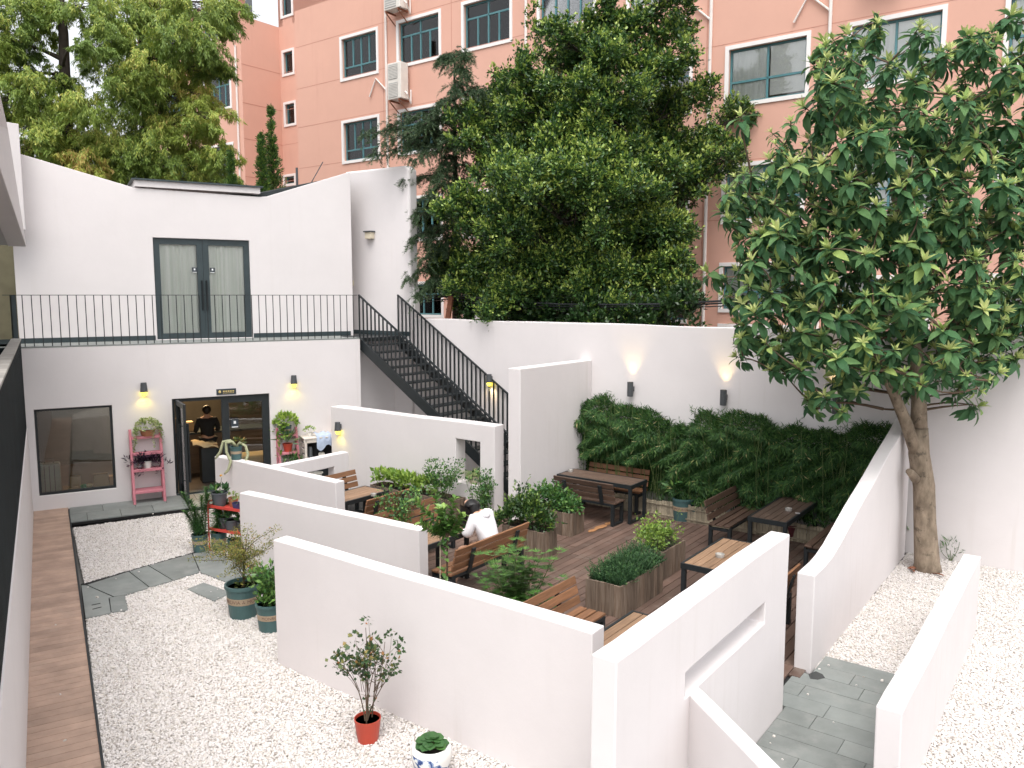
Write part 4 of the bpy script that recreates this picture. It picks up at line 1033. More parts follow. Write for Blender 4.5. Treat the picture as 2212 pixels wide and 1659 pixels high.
bench_from_top((3.30, 13.42), (4.34, 14.82), -V, 'dark bench beside the teal pots, facing the long dark table', M['slat_dark'])
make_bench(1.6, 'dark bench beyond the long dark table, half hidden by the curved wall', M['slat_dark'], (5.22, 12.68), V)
make_table(1.45, .66, 'tan table with a glass ashtray behind the slotted white wall', M['tabletop'], (2.98, 10.83), U)
bench_from_top((2.72, 8.72), (3.82, 10.19), V, 'brown bench glimpsed through the gap between two white walls', M['slat'])
bench_from_top((-.30, 8.31), (.77, 9.75), -V, 'light brown bench beside the fingered plant, behind the nearest white wall', M['slat'])
make_table(1.4, .66, 'tan table in the near corner behind the two front white walls', M['tabletop'], (1.23, 8.06), U)
bench_from_top((-.79, 10.75), (.3, 12.12), V, 'brown bench with the seated person in the white hoodie', M['slat'])
make_table(1.12, .66, 'tan table in front of the seated person', M['tabletop'], np.array([-.65, 11.95]) - U * .56 + V * .33, U)
bench_from_top((-2.35, 12.42), (-1.36, 13.75), -V, 'brown bench across the table from the seated person', M['slat'])
make_table(1.06, .64, 'tan table beyond the middle white wall, with a round ashtray', M['tabletop'], np.array([-2.29, 14.48]) - U * .53 + V * .32, U)
bench_from_top((-2.5, 13.45), (-1.87, 14.28), V, 'brown bench with black back posts facing away, beside the far tan table', M['slat'])
bench_from_top((-4.0, 14.9), (-3.22, 15.95), -V, 'brown bench showing only its end beyond the cactus wall', M['slat'])

def ashtray(p, label, r=.055):
    p = v3(p, DZ + .76); t = MB().lathe([(0, 0), (r * .9, 0), (r, .045), (r * .88, .045), (r * .8, .012), (0, .01)], p, 14)
    tag(t.build('ashtray', M['ashglass'], origin=p, smooth=False), label, 'ashtray', 'ashtrays on the tables')
ashtray((1.2, 16.05), 'glass ashtray on the table against the tallest white wall')
ashtray(G(1703, 1103, .8)[:2], 'glass ashtray on the long dark table in front of the bamboo', .06)
ashtray(G(1555, 1203, .8)[:2], 'glass ashtray on the tan table behind the slotted white wall', .065)
ashtray(G(807, 1071, .8)[:2], 'round ashtray on the tan table beyond the middle white wall', .055)
for i, (x, y, lab) in enumerate(((1718, 1108, 'white cigarette end lying on the long dark table'),)):
    p = G(x, y, .805); q = MB(); q.tube([p, p + v3(-V * .07 + U * .02)], .006, 6); tag(q.build('cigarette_end', M['paper'], origin=p), lab, 'cigarette')
q = MB(); c = G(1300, 1139, .045)  # three low uneven orange pieces lying on the deck
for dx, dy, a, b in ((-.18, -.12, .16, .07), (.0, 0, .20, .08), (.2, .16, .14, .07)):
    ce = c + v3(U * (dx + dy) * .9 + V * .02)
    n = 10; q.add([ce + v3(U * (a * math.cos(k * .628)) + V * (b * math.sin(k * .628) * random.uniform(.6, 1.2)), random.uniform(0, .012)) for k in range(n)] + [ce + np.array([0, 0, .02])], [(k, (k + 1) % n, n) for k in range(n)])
tag(q.build('orange_patch', M['dull_orange'], origin=c), 'crumpled dull orange patch on the deck by the dark bench leg', 'cloth')

# ------------------------------------------------------------------ planters of weathered planks
def planter(corner, du, Lu, dv, Lv, h, label):
    """corner: nearest base corner; the box runs Lu along du and Lv along dv"""
    c = np.array(corner[:2]); t = thing('planter_box', v3(c + du * Lu / 2 + dv * Lv / 2, DZ), label, 'planter', 'plank planter boxes on the deck')
    q = MB(); th = .025
    def side(o, d, nn, L):
        k = 0.0
        while k < L - .01:
            w = min(random.uniform(.075, .12), L - k)
            q.obox(v3(o + d * (k + .002), DZ), v3(d * (w - .004)), v3(nn * th), (0, 0, h + random.uniform(-.006, .004))); k += w
    side(c, du, dv, Lu); side(c + dv * Lv, du, -dv, Lu); side(c + dv * th, dv, du, Lv - 2 * th); side(c + du * Lu + dv * th, dv, -du, Lv - 2 * th)
    q.build('plank_sides', M['planter'], t, bevel=.002, seg=1)
    i = c + du * .03 + dv * .03
    MB().obox(v3(i, DZ + .01), v3(du * (Lu - .06)), v3(dv * (Lv - .06)), (0, 0, h - .07)).build('soil', M['soil'], t)
    return t
planter((1.07, 14.04), U, .45, V, .92, .43, 'plank planter with parsley like herbs near the tallest white wall')
planter((.51, 12.79), U, .43, V, .85, .46, 'plank planter with a glossy bush beside the seated person')
planter((1.48, 10.37), U, 1.25, V, .57, .45, 'large plank planter with dense rosemary in the middle of the deck')
planter((2.33, 11.86), U, .80, V, .45, .44, 'plank planter with straggly flowering herbs behind the rosemary')
planter((-1.15, 15.05), V, 2.3, U, .4, .40, 'long plank planter at the foot of the wall below the stairs')
planter((-2.0, 12.65), U, 1.0, V, .3, .38, 'narrow plank planter between two back to back benches')

def plant(name, loc, label, cat, parts, group=None):
    """parts: list of (part name, builder, material)"""
    if len(parts) == 1: return tag(parts[0][1].build(name, parts[0][2], origin=loc), label, cat, group)
    t = thing(name, loc, label, cat, group)
    for pn, mb, mt in parts: mb.build(pn, mt, t)
    return t
# herbs in the planters
def herb(cs, n, L, W, **k):
    mb = MB()
    for c, r in cs:
        puff(mb, c, np.array(r) * .8, int(.55 * n * (np.mean(r) / .2) ** 2), L, W, **k)
        for _ in range(int(7 * (np.mean(r) / .2) ** 2)):
            q = rdir(1)[0]; q[2] = abs(q[2]); cc = np.asarray(c) + q * np.array(r) * RNG.uniform(.55, .95); sprays(mb, cc, np.mean(r) * RNG.uniform(.4, .75), 5, max(5, int(n / 55)), L, W, k.get('r0', .2), k.get('r1', .6), k.get('young', .3), RNG)
    return mb
c = np.array([1.07, 14.04]); H0 = DZ + .40
cs = [(v3(c + U * .22 + V * a, H0 + z), (.22, .22, h_)) for a, z, h_ in ((.12, .08, .26), (.35, .12, .28), (.6, .16, .34), (.82, .12, .3))]
plant('herb_clump', v3(c + U * .22 + V * .45, H0), 'bright green leafy herbs filling the planter near the tallest white wall', 'herbs', [('foliage', herb(cs, 380, .06, .04, r0=.25, r1=.8, young=.2), M['lf_green'])])
c = np.array([.51, 12.79])
cs = [(v3(c + U * .2 + V * a + np.array([0, 0]), H0 + z), (r_, r_, h_)) for a, z, r_, h_ in ((.10, .10, .20, .22), (.32, .22, .28, .34), (.55, .30, .30, .36), (.78, .16, .26, .26), (1.0, .06, .2, .18))]
plant('glossy_bush', v3(c + U * .2 + V * .4, H0), 'dense glossy bush in the planter beside the seated person', 'bush', [('foliage', herb(cs, 420, .065, .035, r0=.15, r1=.65, young=.4), M['lf_box'])])
# rosemary: upright sprigs of needles
def sprigs(poly_o, du, Lu, dv, Lv, z0, n, h0_, h1_, needle=.035, rng=RNG, lean=.35):
    mb = MB()
    a = rng.random(n); b = rng.random(n)
    for i in range(n):
        base = np.array(poly_o) + du * Lu * a[i] + dv * Lv * b[i]; edge = 4 * a[i] * (1 - a[i]) * .5 + 4 * b[i] * (1 - b[i]) * .5
        hh = (h0_ + (h1_ - h0_) * (edge * .6 + .4 * rng.random())) * (.85 + .3 * math.sin(a[i] * 9 + 1) * math.sin(b[i] * 7 + a[i] * 5))
        dr = np.array([*(rng.normal(size=2) * lean), 1.0]); dr += v3((du * (a[i] - .5) + dv * (b[i] - .5)) * .8); dr /= np.linalg.norm(dr)
        m = 26; t = np.linspace(.12, 1, m); P = v3(base, z0)[None] + dr[None] * (hh * t)[:, None]
        rd = rdir(m, rng); rd -= dr[None] * (rd @ dr)[:, None]; rd = nrmz(rd)
        leaves(mb, P, rd + dr[None] * (.5 + t[:, None]), dr[None] + rdir(m, rng) * .3, needle * (1.3 - .6 * t), .012, .15 + .75 * t ** 3 * rng.random())
        mb.tube([v3(base, z0), v3(base, z0) + dr * hh], [.003, .001], 3, cap=False)
    return mb
c = np.array([1.48, 10.37]) + U * .12 + V * .06
plant('rosemary', v3(c + U * .5 + V * .22, H0), 'dense dark green rosemary overflowing the large planter', 'rosemary', [('foliage', sprigs(c, U, 1.15, V, .46, DZ + .36, 900, .12, .44), M['lf_rosemary'])])
c = np.array([2.33, 11.86])
cs = [(v3(c + U * a + V * b, H0 + z), (r_, r_, r_ * .9)) for a, b, z, r_ in ((.12, .2, .1, .2), (.3, .3, .18, .24), (.5, .2, .12, .2), (.2, .42, .12, .18), (.62, .3, .1, .16))]
fl = herb(cs, 230, .045, .028, r0=.3, r1=.9, young=.35); st = MB()
for i in range(46):
    a = v3(c + U * random.uniform(.0, .75) + V * random.uniform(0, .45), H0); b = a + np.array([random.uniform(-.28, .28), random.uniform(-.28, .28), random.uniform(.15, .42)])
    st.tube([a, (a + b) / 2 + np.array([0, 0, .05]), b], [.004, .003, .002], 4); k = 7; puff(fl, b, .05, k, .04, .025, r0=.4, r1=.9)
plant('herb_clump', v3(c + U * .4 + V * .2, H0), 'straggly pale flowering herbs in the planter behind the rosemary', 'herbs', [('foliage', fl, M['lf_lime']), ('stems', st, M['stem_green'])])
# plants along the wall below the stairs
fl = MB(); 
for a in np.arange(.75, 2.3, .16):
    cc = v3(np.array([-1.15, 15.05]) + V * a + U * .2, H0 + .12); puff(fl, cc, (.2, .2, .22), 90, .11, .06, r0=.4, r1=.9, young=.3)
plant('leafy_plants', v3(np.array([-1.15, 15.05]) + V * 1.5, H0), 'low light green plants in the long planter below the stairs wall', 'plants', [('foliage', fl, M['lf_lime'])])
def rose(loc, h, label, seed, spread=.35, ramp='lf_green', n=18):
    r = np.random.default_rng(seed); fl = MB(); st = MB(); loc = np.asarray(loc, float)
    for i in range(n):
        e = loc + np.array([r.normal() * spread * .6, r.normal() * spread * .6, h * r.uniform(.55, 1.0)])
        pts = limb(st, loc + np.array([r.normal() * .04, r.normal() * .04, 0]), e, .007, .003, .12, 5, 5, r)
        for p in pts[2:]:
            puff(fl, p, (.11, .11, .09), 16, .05, .032, r0=.1, r1=.8, young=.4, rng=r)
    return plant('rose_bush', loc, label, 'bush', [('foliage', fl, M[ramp]), ('stems', st, M['stem_green'])])
rose(v3(np.array([-1.15, 15.05]) + V * .35 + U * .12, H0), .72, 'thin leafy rose bush against the wall left of the tall opening', 3, .3)
rose(v3(G(1046, 1128, .04)[:2], .05), .98, 'thin leafy rose bush at the end of the wall with the tall opening', 4, .2)
rose(v3((-1.93, 13.0), .3), .85, 'pale green climbing shrub between the two back to back benches', 9, .42, 'lf_green', 16)
# sapling tied to a stake
sp = G(963, 1372, .04)[:2]
fl, st = MB(), MB(); base = v3(sp, .04); h_ = 1.9
pts = limb(st, base, base + np.array([.03, 0, 1.35]), .016, .011, .03, 5, 6)
tops = [(-.38, .03, 1.78), (-.14, .1, 1.92), (-.02, -.05, 1.70), (.13, .05, 1.80), (.22, -.02, 1.60), (-.30, -.05, 1.5), (.08, .1, 1.5), (-.1, 0, 1.42), (.15, .1, 1.40)]
for tx in tops:
    e = base + np.array(tx); pp = limb(st, pts[-1] - np.array([0, 0, .05]), e, .008, .004, .08, 6, 5)
    P = np.linspace(pp[1], pp[-1], 40); n = len(P); ax = nrmz(pp[-1] - pp[2])
    rd = rdir(n); rd -= ax * (rd @ ax)[:, None]; leaves(fl, P, nrmz(rd) + ax * .8, ax + rdir(n) * .3, RNG.uniform(.08, .14, n), .062, np.clip(.3 + .7 * np.linspace(0, 1, n) * RNG.random(n) + .1, 0, 1), 3, .5, .25)
P = base + np.column_stack([RNG.normal(size=26) * .02, RNG.normal(size=26) * .02, RNG.uniform(.35, 1.35, 26)]); rd = rdir(26); rd[:, 2] *= .3
leaves(fl, P, rd, np.array([0, 0, 1.]) + rdir(26) * .2, .11, .06, .2 + .5 * RNG.random(26), 3, .6, .25)
sk_ = MB(); sk_.tube([base + np.array([-.07, 0, 0]), base + np.array([-.06, 0, 1.35])], .008, 6)
plant('sapling', base, 'tall large leaved sapling tied to a stake, in front of the seated person', 'sapling', [('foliage', fl, M['lf_sapling']), ('stem', st, M['twig']), ('stake', sk_, M['reed'])])
# hemp like plant behind the nearest wall
fl, st = MB(), MB(); hp = np.array([.02, 9.85, .04]); r = np.random.default_rng(21)
for i in range(48):
    e = hp + np.array([r.normal() * .28, r.normal() * .2, r.uniform(.35, 1.12)])
    if i < 6: e = hp + np.array([(-.42, -.25, .05, .2, .38, .28)[i], 0, (.78, .85, 1.24, 1.0, 1.1, .9)[i]])
    pp = limb(st, hp + np.array([r.normal() * .05, r.normal() * .05, 0]), e, .008, .003, .06, 5, 5, r)
    for p in np.linspace(pp[2], pp[-1], 6):
        for w in range(3):
            a0_ = r.uniform(0, 6.28); k = 7; ang = a0_ + np.linspace(-1.2, 1.2, k); up = .25
            dr = np.stack([np.cos(ang), np.sin(ang), np.full(k, up)], 1); pet = p + np.array([math.cos(a0_), math.sin(a0_), .4]) * .04
            leaves(fl, np.repeat(pet[None], k, 0), dr, np.tile([[0, 0, 1.]], (k, 1)) + rdir(k, r) * .15, .12 - .03 * np.abs(np.linspace(-1, 1, k)), .018, .25 + .6 * r.random(k) * (p[2] / 1.3))
plant('palmate_plant', hp, 'bushy green plant with fingered leaves behind the nearest white wall', 'plant', [('foliage', fl, M['lf_sapling']), ('stems', st, M['stem_green'])])

# ------------------------------------------------------------------ pots
def text_on_band(parent, txt, c, rad, z, size, ang0, ang_step=None):
    cu = bpy.data.curves.new('lettering', 'FONT'); cu.body = txt; cu.size = size; cu.align_x = 'CENTER'; cu.align_y = 'CENTER'; cu.extrude = .0008
    to = bpy.data.objects.new('lettering', cu); COL.objects.link(to); bpy.context.view_layer.update()
    me = bpy.data.meshes.new_from_object(to.evaluated_get(bpy.context.evaluated_depsgraph_get())); bpy.data.objects.remove(to); bpy.data.curves.remove(cu)
    off = np.array(OFF[parent.name])
    for v in me.vertices:
        a = ang0 + v.co.x / rad; rr = rad + .0015 + v.co.z
        v.co = Vector(np.array([c[0] + rr * math.cos(a), c[1] + rr * math.sin(a), z + v.co.y]) - off)
    me.materials.clear(); me.materials.append(M['lettering'])
    o = bpy.data.objects.new('lettering', me); COL.objects.link(o); o.parent = parent; OFF[o.name] = tuple(off); return o
def pot_parts(t, c, r, h, mat, taper=.82, rim=True, band=None, txt=None, soil=True, n=28, band_at=.55):
    c = np.asarray(c, float); rb = r * taper
    prof = [(rb, 0), (r * .985, h * .9), (r * 1.05, h * .9) if rim else (r, h * .95), (r * 1.05 if rim else r, h), (r * .94, h), (r * .92, h * .86), (0, h * .86)]
    p = MB().lathe(prof, c, n).build('pot', mat, t)
    if soil: MB().lathe([(0, h * .875), (r * .915, h * .875)], c, n).build('soil', M['soil'], t)
    if band:
        z0, z1 = h * (band_at - .1), h * (band_at + .1); rr = lambda z: rb + (r * .985 - rb) * z / (h * .9) + .0025
        b = MB().lathe([(rr(z0) - .004, z0), (rr(z0), z0), (rr(z1), z1), (rr(z1) - .004, z1)], c, n).build('pot_band', M['band'], t)
        if txt:
            a = math.atan2(-c[1], -c[0]); text_on_band(b, txt[0], c, (rr(z0) + rr(z1)) / 2, c[2] + h * band_at, h * .15, a + txt[1])
    return p
def potted(loc, label, name='potted_plant', group=None):
    return thing(name, loc, label, 'potted plant', group)
GZ = .012
# big blue green pot with a fine leaved shrub
c = v3((-3.70, 10.58), GZ); t = potted(c, 'large blue green pot with an airy yellowing shrub, on the gravel')
pot_parts(t, c, .235, .46, M['teapot'], .80, True, True, ('MONROVIA \u2042 MONROVIA', .0))
fl, st = MB(), MB(); top = c + np.array([.02, 0, .95]); limb(st, c + np.array([0, 0, .38]), top, .016, .012, .05)
r = np.random.default_rng(5)
for i in range(26):
    a = r.uniform(0, 6.28); rr_ = r.uniform(.2, .56); e = c + np.array([math.cos(a) * rr_ - .06, math.sin(a) * rr_, .95 + r.uniform(-.3, .2)])
    if i < 5: e = c + np.array([(-.66, -.5, .48, .52, .1)[i], 0, (.78, .9, 1.22, 1.05, 1.25)[i]])
    pp = limb(st, top - np.array([0, 0, r.uniform(0, .45)]), e, .006, .002, .12, 5, 4, r)
    for p in np.linspace(pp[1], pp[-1], 8): puff(fl, p, (.09, .09, .05), 34, .026, .011, r0=.1, r1=.85, young=.5, rng=r, drop=.3)
puff(fl, c + np.array([.05, -.05, .46]), (.12, .12, .1), 60, .05, .025, r0=0, r1=.3)
fl.build('foliage', M['lf_autumn'], t); st.build('stem', M['twig'], t)
# small blue green pot
c = v3((-3.19, 10.12), GZ); t = potted(c, 'smaller blue green pot with a bright green leafy plant, next to the nearest wall end')
pot_parts(t, c, .185, .37, M['teapot'], .82, True, True, ('MONROVIA', .15))
fl, st = MB(), MB(); r = np.random.default_rng(6)
for i in range(14):
    e = c + np.array([r.normal() * .12, r.normal() * .12, r.uniform(.5, .86)]); pp = limb(st, c + np.array([r.normal() * .04, r.normal() * .04, .32]), e, .006, .003, .08, 5, 4, r)
    for p in pp[1:]: puff(fl, p, (.07, .07, .05), 13, .075, .032, r0=.35, r1=.95, rng=r)
fl.build('foliage', M['lf_green'], t); st.build('stem', M['stem_green'], t)
# lilies
def lily(c, label, hts, seed):
    c = v3(c, .035); t = potted(c, label); pot_parts(t, c, .135, .30, M['teapot'], .84, True, True); fl, st = MB(), MB(); r = np.random.default_rng(seed)
    for i, (dx, dy, h_) in enumerate(hts):
        e = c + np.array([dx, dy, h_]); pp = limb(st, c + np.array([r.normal() * .04, r.normal() * .04, .27]), e, .008, .005, .05, 10, 5, r)
        m = 150; tt = np.linspace(.08, 1, m) ** .9; P = np.array([np.interp(tt, np.linspace(0, 1, len(pp)), [q[k] for q in pp]) for k in range(3)]).T
        a = np.arange(m) * 2.4; dr = np.stack([np.cos(a), np.sin(a), .35 + 1.2 * tt ** 4], 1)
        leaves(fl, P, dr, np.tile([[0, 0, 1.]], (m, 1)), (.16 * (1.05 - .5 * tt)), .022, .15 + .65 * r.random(m) * (.4 + .6 * tt), 3, .7, .2)
    fl.build('foliage', M['lf_green'], t); st.build('stem', M['stem_green'], t)
lily((-5.36, 13.30), 'lily stems in a banded blue green pot, left of the red cart', [(-.26, 0, 1.0), (-.16, .05, .86), (-.2, -.1, .7), (.12, .05, 1.08), (.02, .1, .92), (.18, 0, .98), (-.05, -.06, .78)], 1)
lily((-5.08, 13.42), 'lily stems in a banded blue green pot, directly beside the red cart', [(.02, 0, 1.0), (-.1, .1, .9), (.15, .05, .85), (.1, -.1, .75)], 2)
# red pot with a thin shrub
c = v3((-1.43, 7.47), GZ); t = potted(c, 'small red pot with a thin twiggy shrub, standing on the white gravel')
pot_parts(t, c, .132, .235, M['redpot'], .76, False)
fl, st = MB(), MB(); r = np.random.default_rng(12)
mains = [(-.10, .05, .95), (.0, .0, 1.16), (.06, .03, .98), (.13, 0, .9), (-.03, .05, .9), (.18, .03, 1.0), (-.26, 0, .80), (.26, .0, .72)]
for i, e in enumerate(mains):
    b = c + np.array([r.normal() * .025, r.normal() * .025, .2]); e = c + np.array(e); pp = limb(st, b, e, .007, .003, .1, 7, 5, r)
    for j in range(4):
        p0 = pp[r.integers(3, 7)]; e2 = p0 + np.array([r.normal() * .11, r.normal() * .09, r.uniform(.02, .16)]); qq = limb(st, p0, e2, .003, .0015, .15, 4, 4, r)
        for p in (qq[-1], qq[-2]):
            if p[2] > c[2] + .62: puff(fl, p, (.05, .05, .035), 9, .042, .034, r0=.05, r1=.9, rng=r, drop=.3)
for (dx, dz) in ((-.33, .80), (-.28, .87), (-.2, .93), (.28, .72), (.3, .79), (.32, 1.0), (.25, 1.08), (.03, 1.22), (-.1, 1.06), (.3, .92)):
    p = c + np.array([dx, 0, dz]); limb(st, c + np.array([dx * .25, 0, .5]), p, .003, .0015, .12, 5, 4, r); puff(fl, p, (.06, .06, .045), 13, .042, .034, r0=.1, r1=.8, rng=r, drop=.3)
for k in range(12): puff(fl, c + np.array([r.normal() * .10, r.normal() * .06, r.uniform(.78, 1.02)]), (.05, .05, .03), 8, .045, .036, r0=0, r1=1, rng=r, drop=.3)
for k in range(7): puff(fl, c + np.array([r.normal() * .06 + .05, r.normal() * .05, r.uniform(.24, .42)]), (.035, .035, .02), 6, .03, .024, r0=.1, r1=.5, rng=r)
fl.build('foliage', M['lf_vine'], t); st.build('stems', M['twig'], t)
# porcelain pot
def glaze():
    m, nt, p = new_mat('blue and white porcelain'); nn = nt.nodes.new; L = nt.links.new; tc = nn('ShaderNodeTexCoord')
    n1 = nn('ShaderNodeTexNoise'); n1.inputs['Scale'].default_value = 13; n1.inputs['Detail'].default_value = 5; n1.inputs['Distortion'].default_value = 1.2; L(tc.outputs['Object'], n1.inputs['Vector'])
    n2 = nn('ShaderNodeTexNoise'); n2.inputs['Scale'].default_value = 7; n2.inputs['Detail'].default_value = 1; L(tc.outputs['Object'], n2.inputs['Vector'])
    r2 = nn('ShaderNodeValToRGB'); r2.color_ramp.elements[0].position = .42; r2.color_ramp.elements[1].position = .47; L(n2.outputs[0], r2.inputs[0])
    r1 = nn('ShaderNodeValToRGB'); e = r1.color_ramp.elements; e[0].position = .44; e[0].color = (.72, .72, .70, 1); e[1].position = .58; e[1].color = (.03, .06, .20, 1); x = e.new(.51); x.color = (.18, .27, .45, 1); L(n1.outputs[0], r1.inputs[0])
    sx = nn('ShaderNodeSeparateXYZ'); L(tc.outputs['Object'], sx.inputs[0]); mr = nn('ShaderNodeMath'); mr.operation = 'LESS_THAN'; mr.inputs[1].default_value = .265; L(sx.outputs[2], mr.inputs[0])
    mm = nn('ShaderNodeMath'); mm.operation = 'MULTIPLY'; L(r2.outputs[0], mm.inputs[0]); L(mr.outputs[0], mm.inputs[1])
    mx = nn('ShaderNodeMix'); mx.data_type = 'RGBA'; mx.inputs[6].default_value = (.74, .73, .70, 1); L(r1.outputs[0], mx.inputs[7]); L(mm.outputs[0], mx.inputs['Factor']); L(mx.outputs[2], p.inputs['Base Color'])
    p.inputs['Roughness'].default_value = .18; return m
M['porcelain'] = glaze()
c = v3((-.735, 6.86), GZ); t = potted(c, 'blue and white porcelain pot of round green leaves at the bottom edge')
MB().lathe([(.11, 0), (.13, .02), (.165, .12), (.188, .22), (.186, .27), (.172, .305), (.155, .312), (.138, .305), (.145, .27), (0, .262)], c, 40).build('pot', M['porcelain'], t, smooth=True)
MB().lathe([(0, .268), (.144, .272)], c, 30).build('soil', M['soil'], t)
fl, st = MB(), MB(); r = np.random.default_rng(2)
for i in range(26):
    a = r.uniform(0, 6.28); rr_ = .125 * math.sqrt(r.random()); p = c + np.array([math.cos(a) * rr_, math.sin(a) * rr_, .32 + .06 * (1 - rr_ / .13) + r.uniform(-.01, .03)])
    out = np.array([math.cos(a), math.sin(a), .15]); st.tube([c + np.array([0, 0, .26]), p - out * .03], [.004, .003], 4, cap=False)
    leaves(fl, (p - out * .045)[None], out[None], np.array([[math.cos(a) * .25, math.sin(a) * .25 - .15, 1]]), .095, .10, np.array([.15 + .45 * r.random()]), 4, .35, .2, prof=lambda q: max(.12, math.sqrt(max(0, 1 - (2 * q - 1) ** 2))))
fl.build('foliage', M['lf_green'], t, smooth=True); st.build('stems', M['stem_green'], t)

# potted cactus on the wall
pw = c0_ + dC * (np.linalg.norm(c1_ - c0_) - .62) + nC * .1; c = v3(pw, hC + .001); t = potted(c, 'teal banded pot with drooping pale cactus arms, on the white wall top')
pot_parts(t, c, .115, .26, M['teapot'], .82, True, True)
cm = MB(); k0 = c + np.array([0, 0, .23])
for arm in ([(0, 0, 0), (-.10, 0, .14), (-.24, -.02, .12), (-.30, -.04, -.08), (-.40, -.05, -.22)], [(0, 0, .02), (-.06, -.03, .12), (-.18, -.04, .1), (-.17, -.06, -.08), (-.08, -.1, -.25), (-.12, -.14, -.42), (-.2, -.15, -.50)], [(0, 0, .0), (.08, -.02, .10), (.2, -.04, .04), (.25, -.06, -.12), (.2, -.1, -.3), (.12, -.12, -.42)]):
    pts = [k0 + np.array(a) for a in arm]; ps = []
    for i in range(len(pts) - 1):
        for q in (0, .5): ps.append(pts[i] * (1 - q) + pts[i + 1] * q)
    ps.append(pts[-1]); cm.tube(ps, [.028] * (len(ps) - 1) + [.012], 8)
cm.build('cactus_arms', M['lf_cactus'], t, smooth=True)
fl = MB(); puff(fl, k0 + np.array([.04, 0, .1]), (.1, .08, .1), 60, .07, .03, r0=0, r1=.3); fl.build('foliage', M['lf_autumn'], t)

# red cart with pots
cc = np.array([-5.2, 13.32]); ex, ey = -V * .0 + dirv(118), None
ex = nrmz(np.array([.46, -.22])); ey = np.array([-ex[1], ex[0]]); CL, CW, CHT = .72, .30, .86
cart = thing('plant_cart', v3(cc, .03), 'red two tier metal plant cart at the end of the middle wall', 'cart')
def cpt(a, b, z): return v3(cc + ex * a + ey * b, .03 + z)
for z in (.36, .76):
    q = MB(); q.obox(cpt(0, 0, z), v3(ex * CL), v3(ey * CW), (0, 0, .012))
    for a, b, d, L_ in ((0, 0, ex, CL), (0, CW - .012, ex, CL), (0, .0121, ey, CW - .0245), (CL - .012, .0121, ey, CW - .0245)):
        q.obox(cpt(a, b, z + .0125), v3(d * L_), v3((ey if d is ex else ex) * .012), (0, 0, .035))
    q.build('shelf', M['cartred'], cart)
for a in (-.012, CL + .012):
    q = MB(); q.tube([cpt(a, -.0, 0), cpt(a, 0, .80), cpt(a, .03, .86), cpt(a, CW - .03, .86), cpt(a, CW, .80), cpt(a, CW, 0)], .014, 8); q.build('side_frame', M['cartred'], cart)
def small_pot(c, r, h, mat, label, foliage, fmat, rim=True):
    t = potted(c, label, 'potted_plant', 'small potted plants'); pot_parts(t, c, r, h, mat, .74, rim); foliage(t, np.asarray(c) + np.array([0, 0, h])); return t
def fo(n, rad, L, W, mt, **k):
    def f(t, c):
        mb = MB(); puff(mb, c + np.array([0, 0, rad[2] * .5]), rad, n, L, W, **k); mb.build('foliage', M[mt], t)
    return f
def fo_flower(t, c):
    mb = MB(); puff(mb, c + np.array([0, 0, .03]), (.13, .13, .08), 60, .09, .05, r0=0, r1=.5); mb.build('foliage', M['lf_green'], t)
    mb = MB(); limb(mb, c, c + np.array([.05, 0, .25]), .006, .003); mb.build('flower_stem', M['stem_green'], t)
    mb = MB(); puff(mb, c + np.array([.05, 0, .27]), .025, 12, .03, .025); mb.build('flower', M['yellow'], t)
small_pot(cpt(.12, .14, .773), .135, .24, M['greypot'], 'slate grey pot with one yellow flower on the cart top', fo_flower, None)
small_pot(cpt(.38, .20, .773), .085, .16, M['clay'], 'brown clay pot with a pale crown of leaves on the cart top', fo(30, (.08, .08, .05), .06, .04, 'lf_spider'), None)
small_pot(cpt(.54, .10, .773), .07, .11, M['navy'], 'small navy pot with a tiny succulent on the cart top', fo(26, (.06, .06, .06), .07, .014, 'lf_spider'), None, False)
small_pot(cpt(.16, .18, .373), .11, .2, M['greypot'], 'grey pot with dark leaves at the left of the lower cart shelf', fo(60, (.13, .13, .1), .09, .05, 'lf_green', r0=0, r1=.4), None)
small_pot(cpt(.40, .12, .373), .125, .2, M['greypot'], 'grey pot in the middle of the lower cart shelf', fo(60, (.13, .12, .08), .08, .04, 'lf_green', r0=0, r1=.4), None)
small_pot(cpt(.58, .18, .373), .09, .17, M['greypot'], 'grey pot at the wall end of the lower cart shelf', fo(50, (.1, .1, .08), .08, .04, 'lf_box'), None)
c = cpt(.42, .15, 0); t = potted(c, 'dark green pot on the ground under the red cart', group='small potted plants'); pot_parts(t, c, .12, .22, M['teapot'], .8); fl = MB(); puff(fl, c + np.array([0, 0, .24]), (.1, .1, .06), 40, .06, .03, r0=0, r1=.3); fl.build('foliage', M['lf_green'], t)

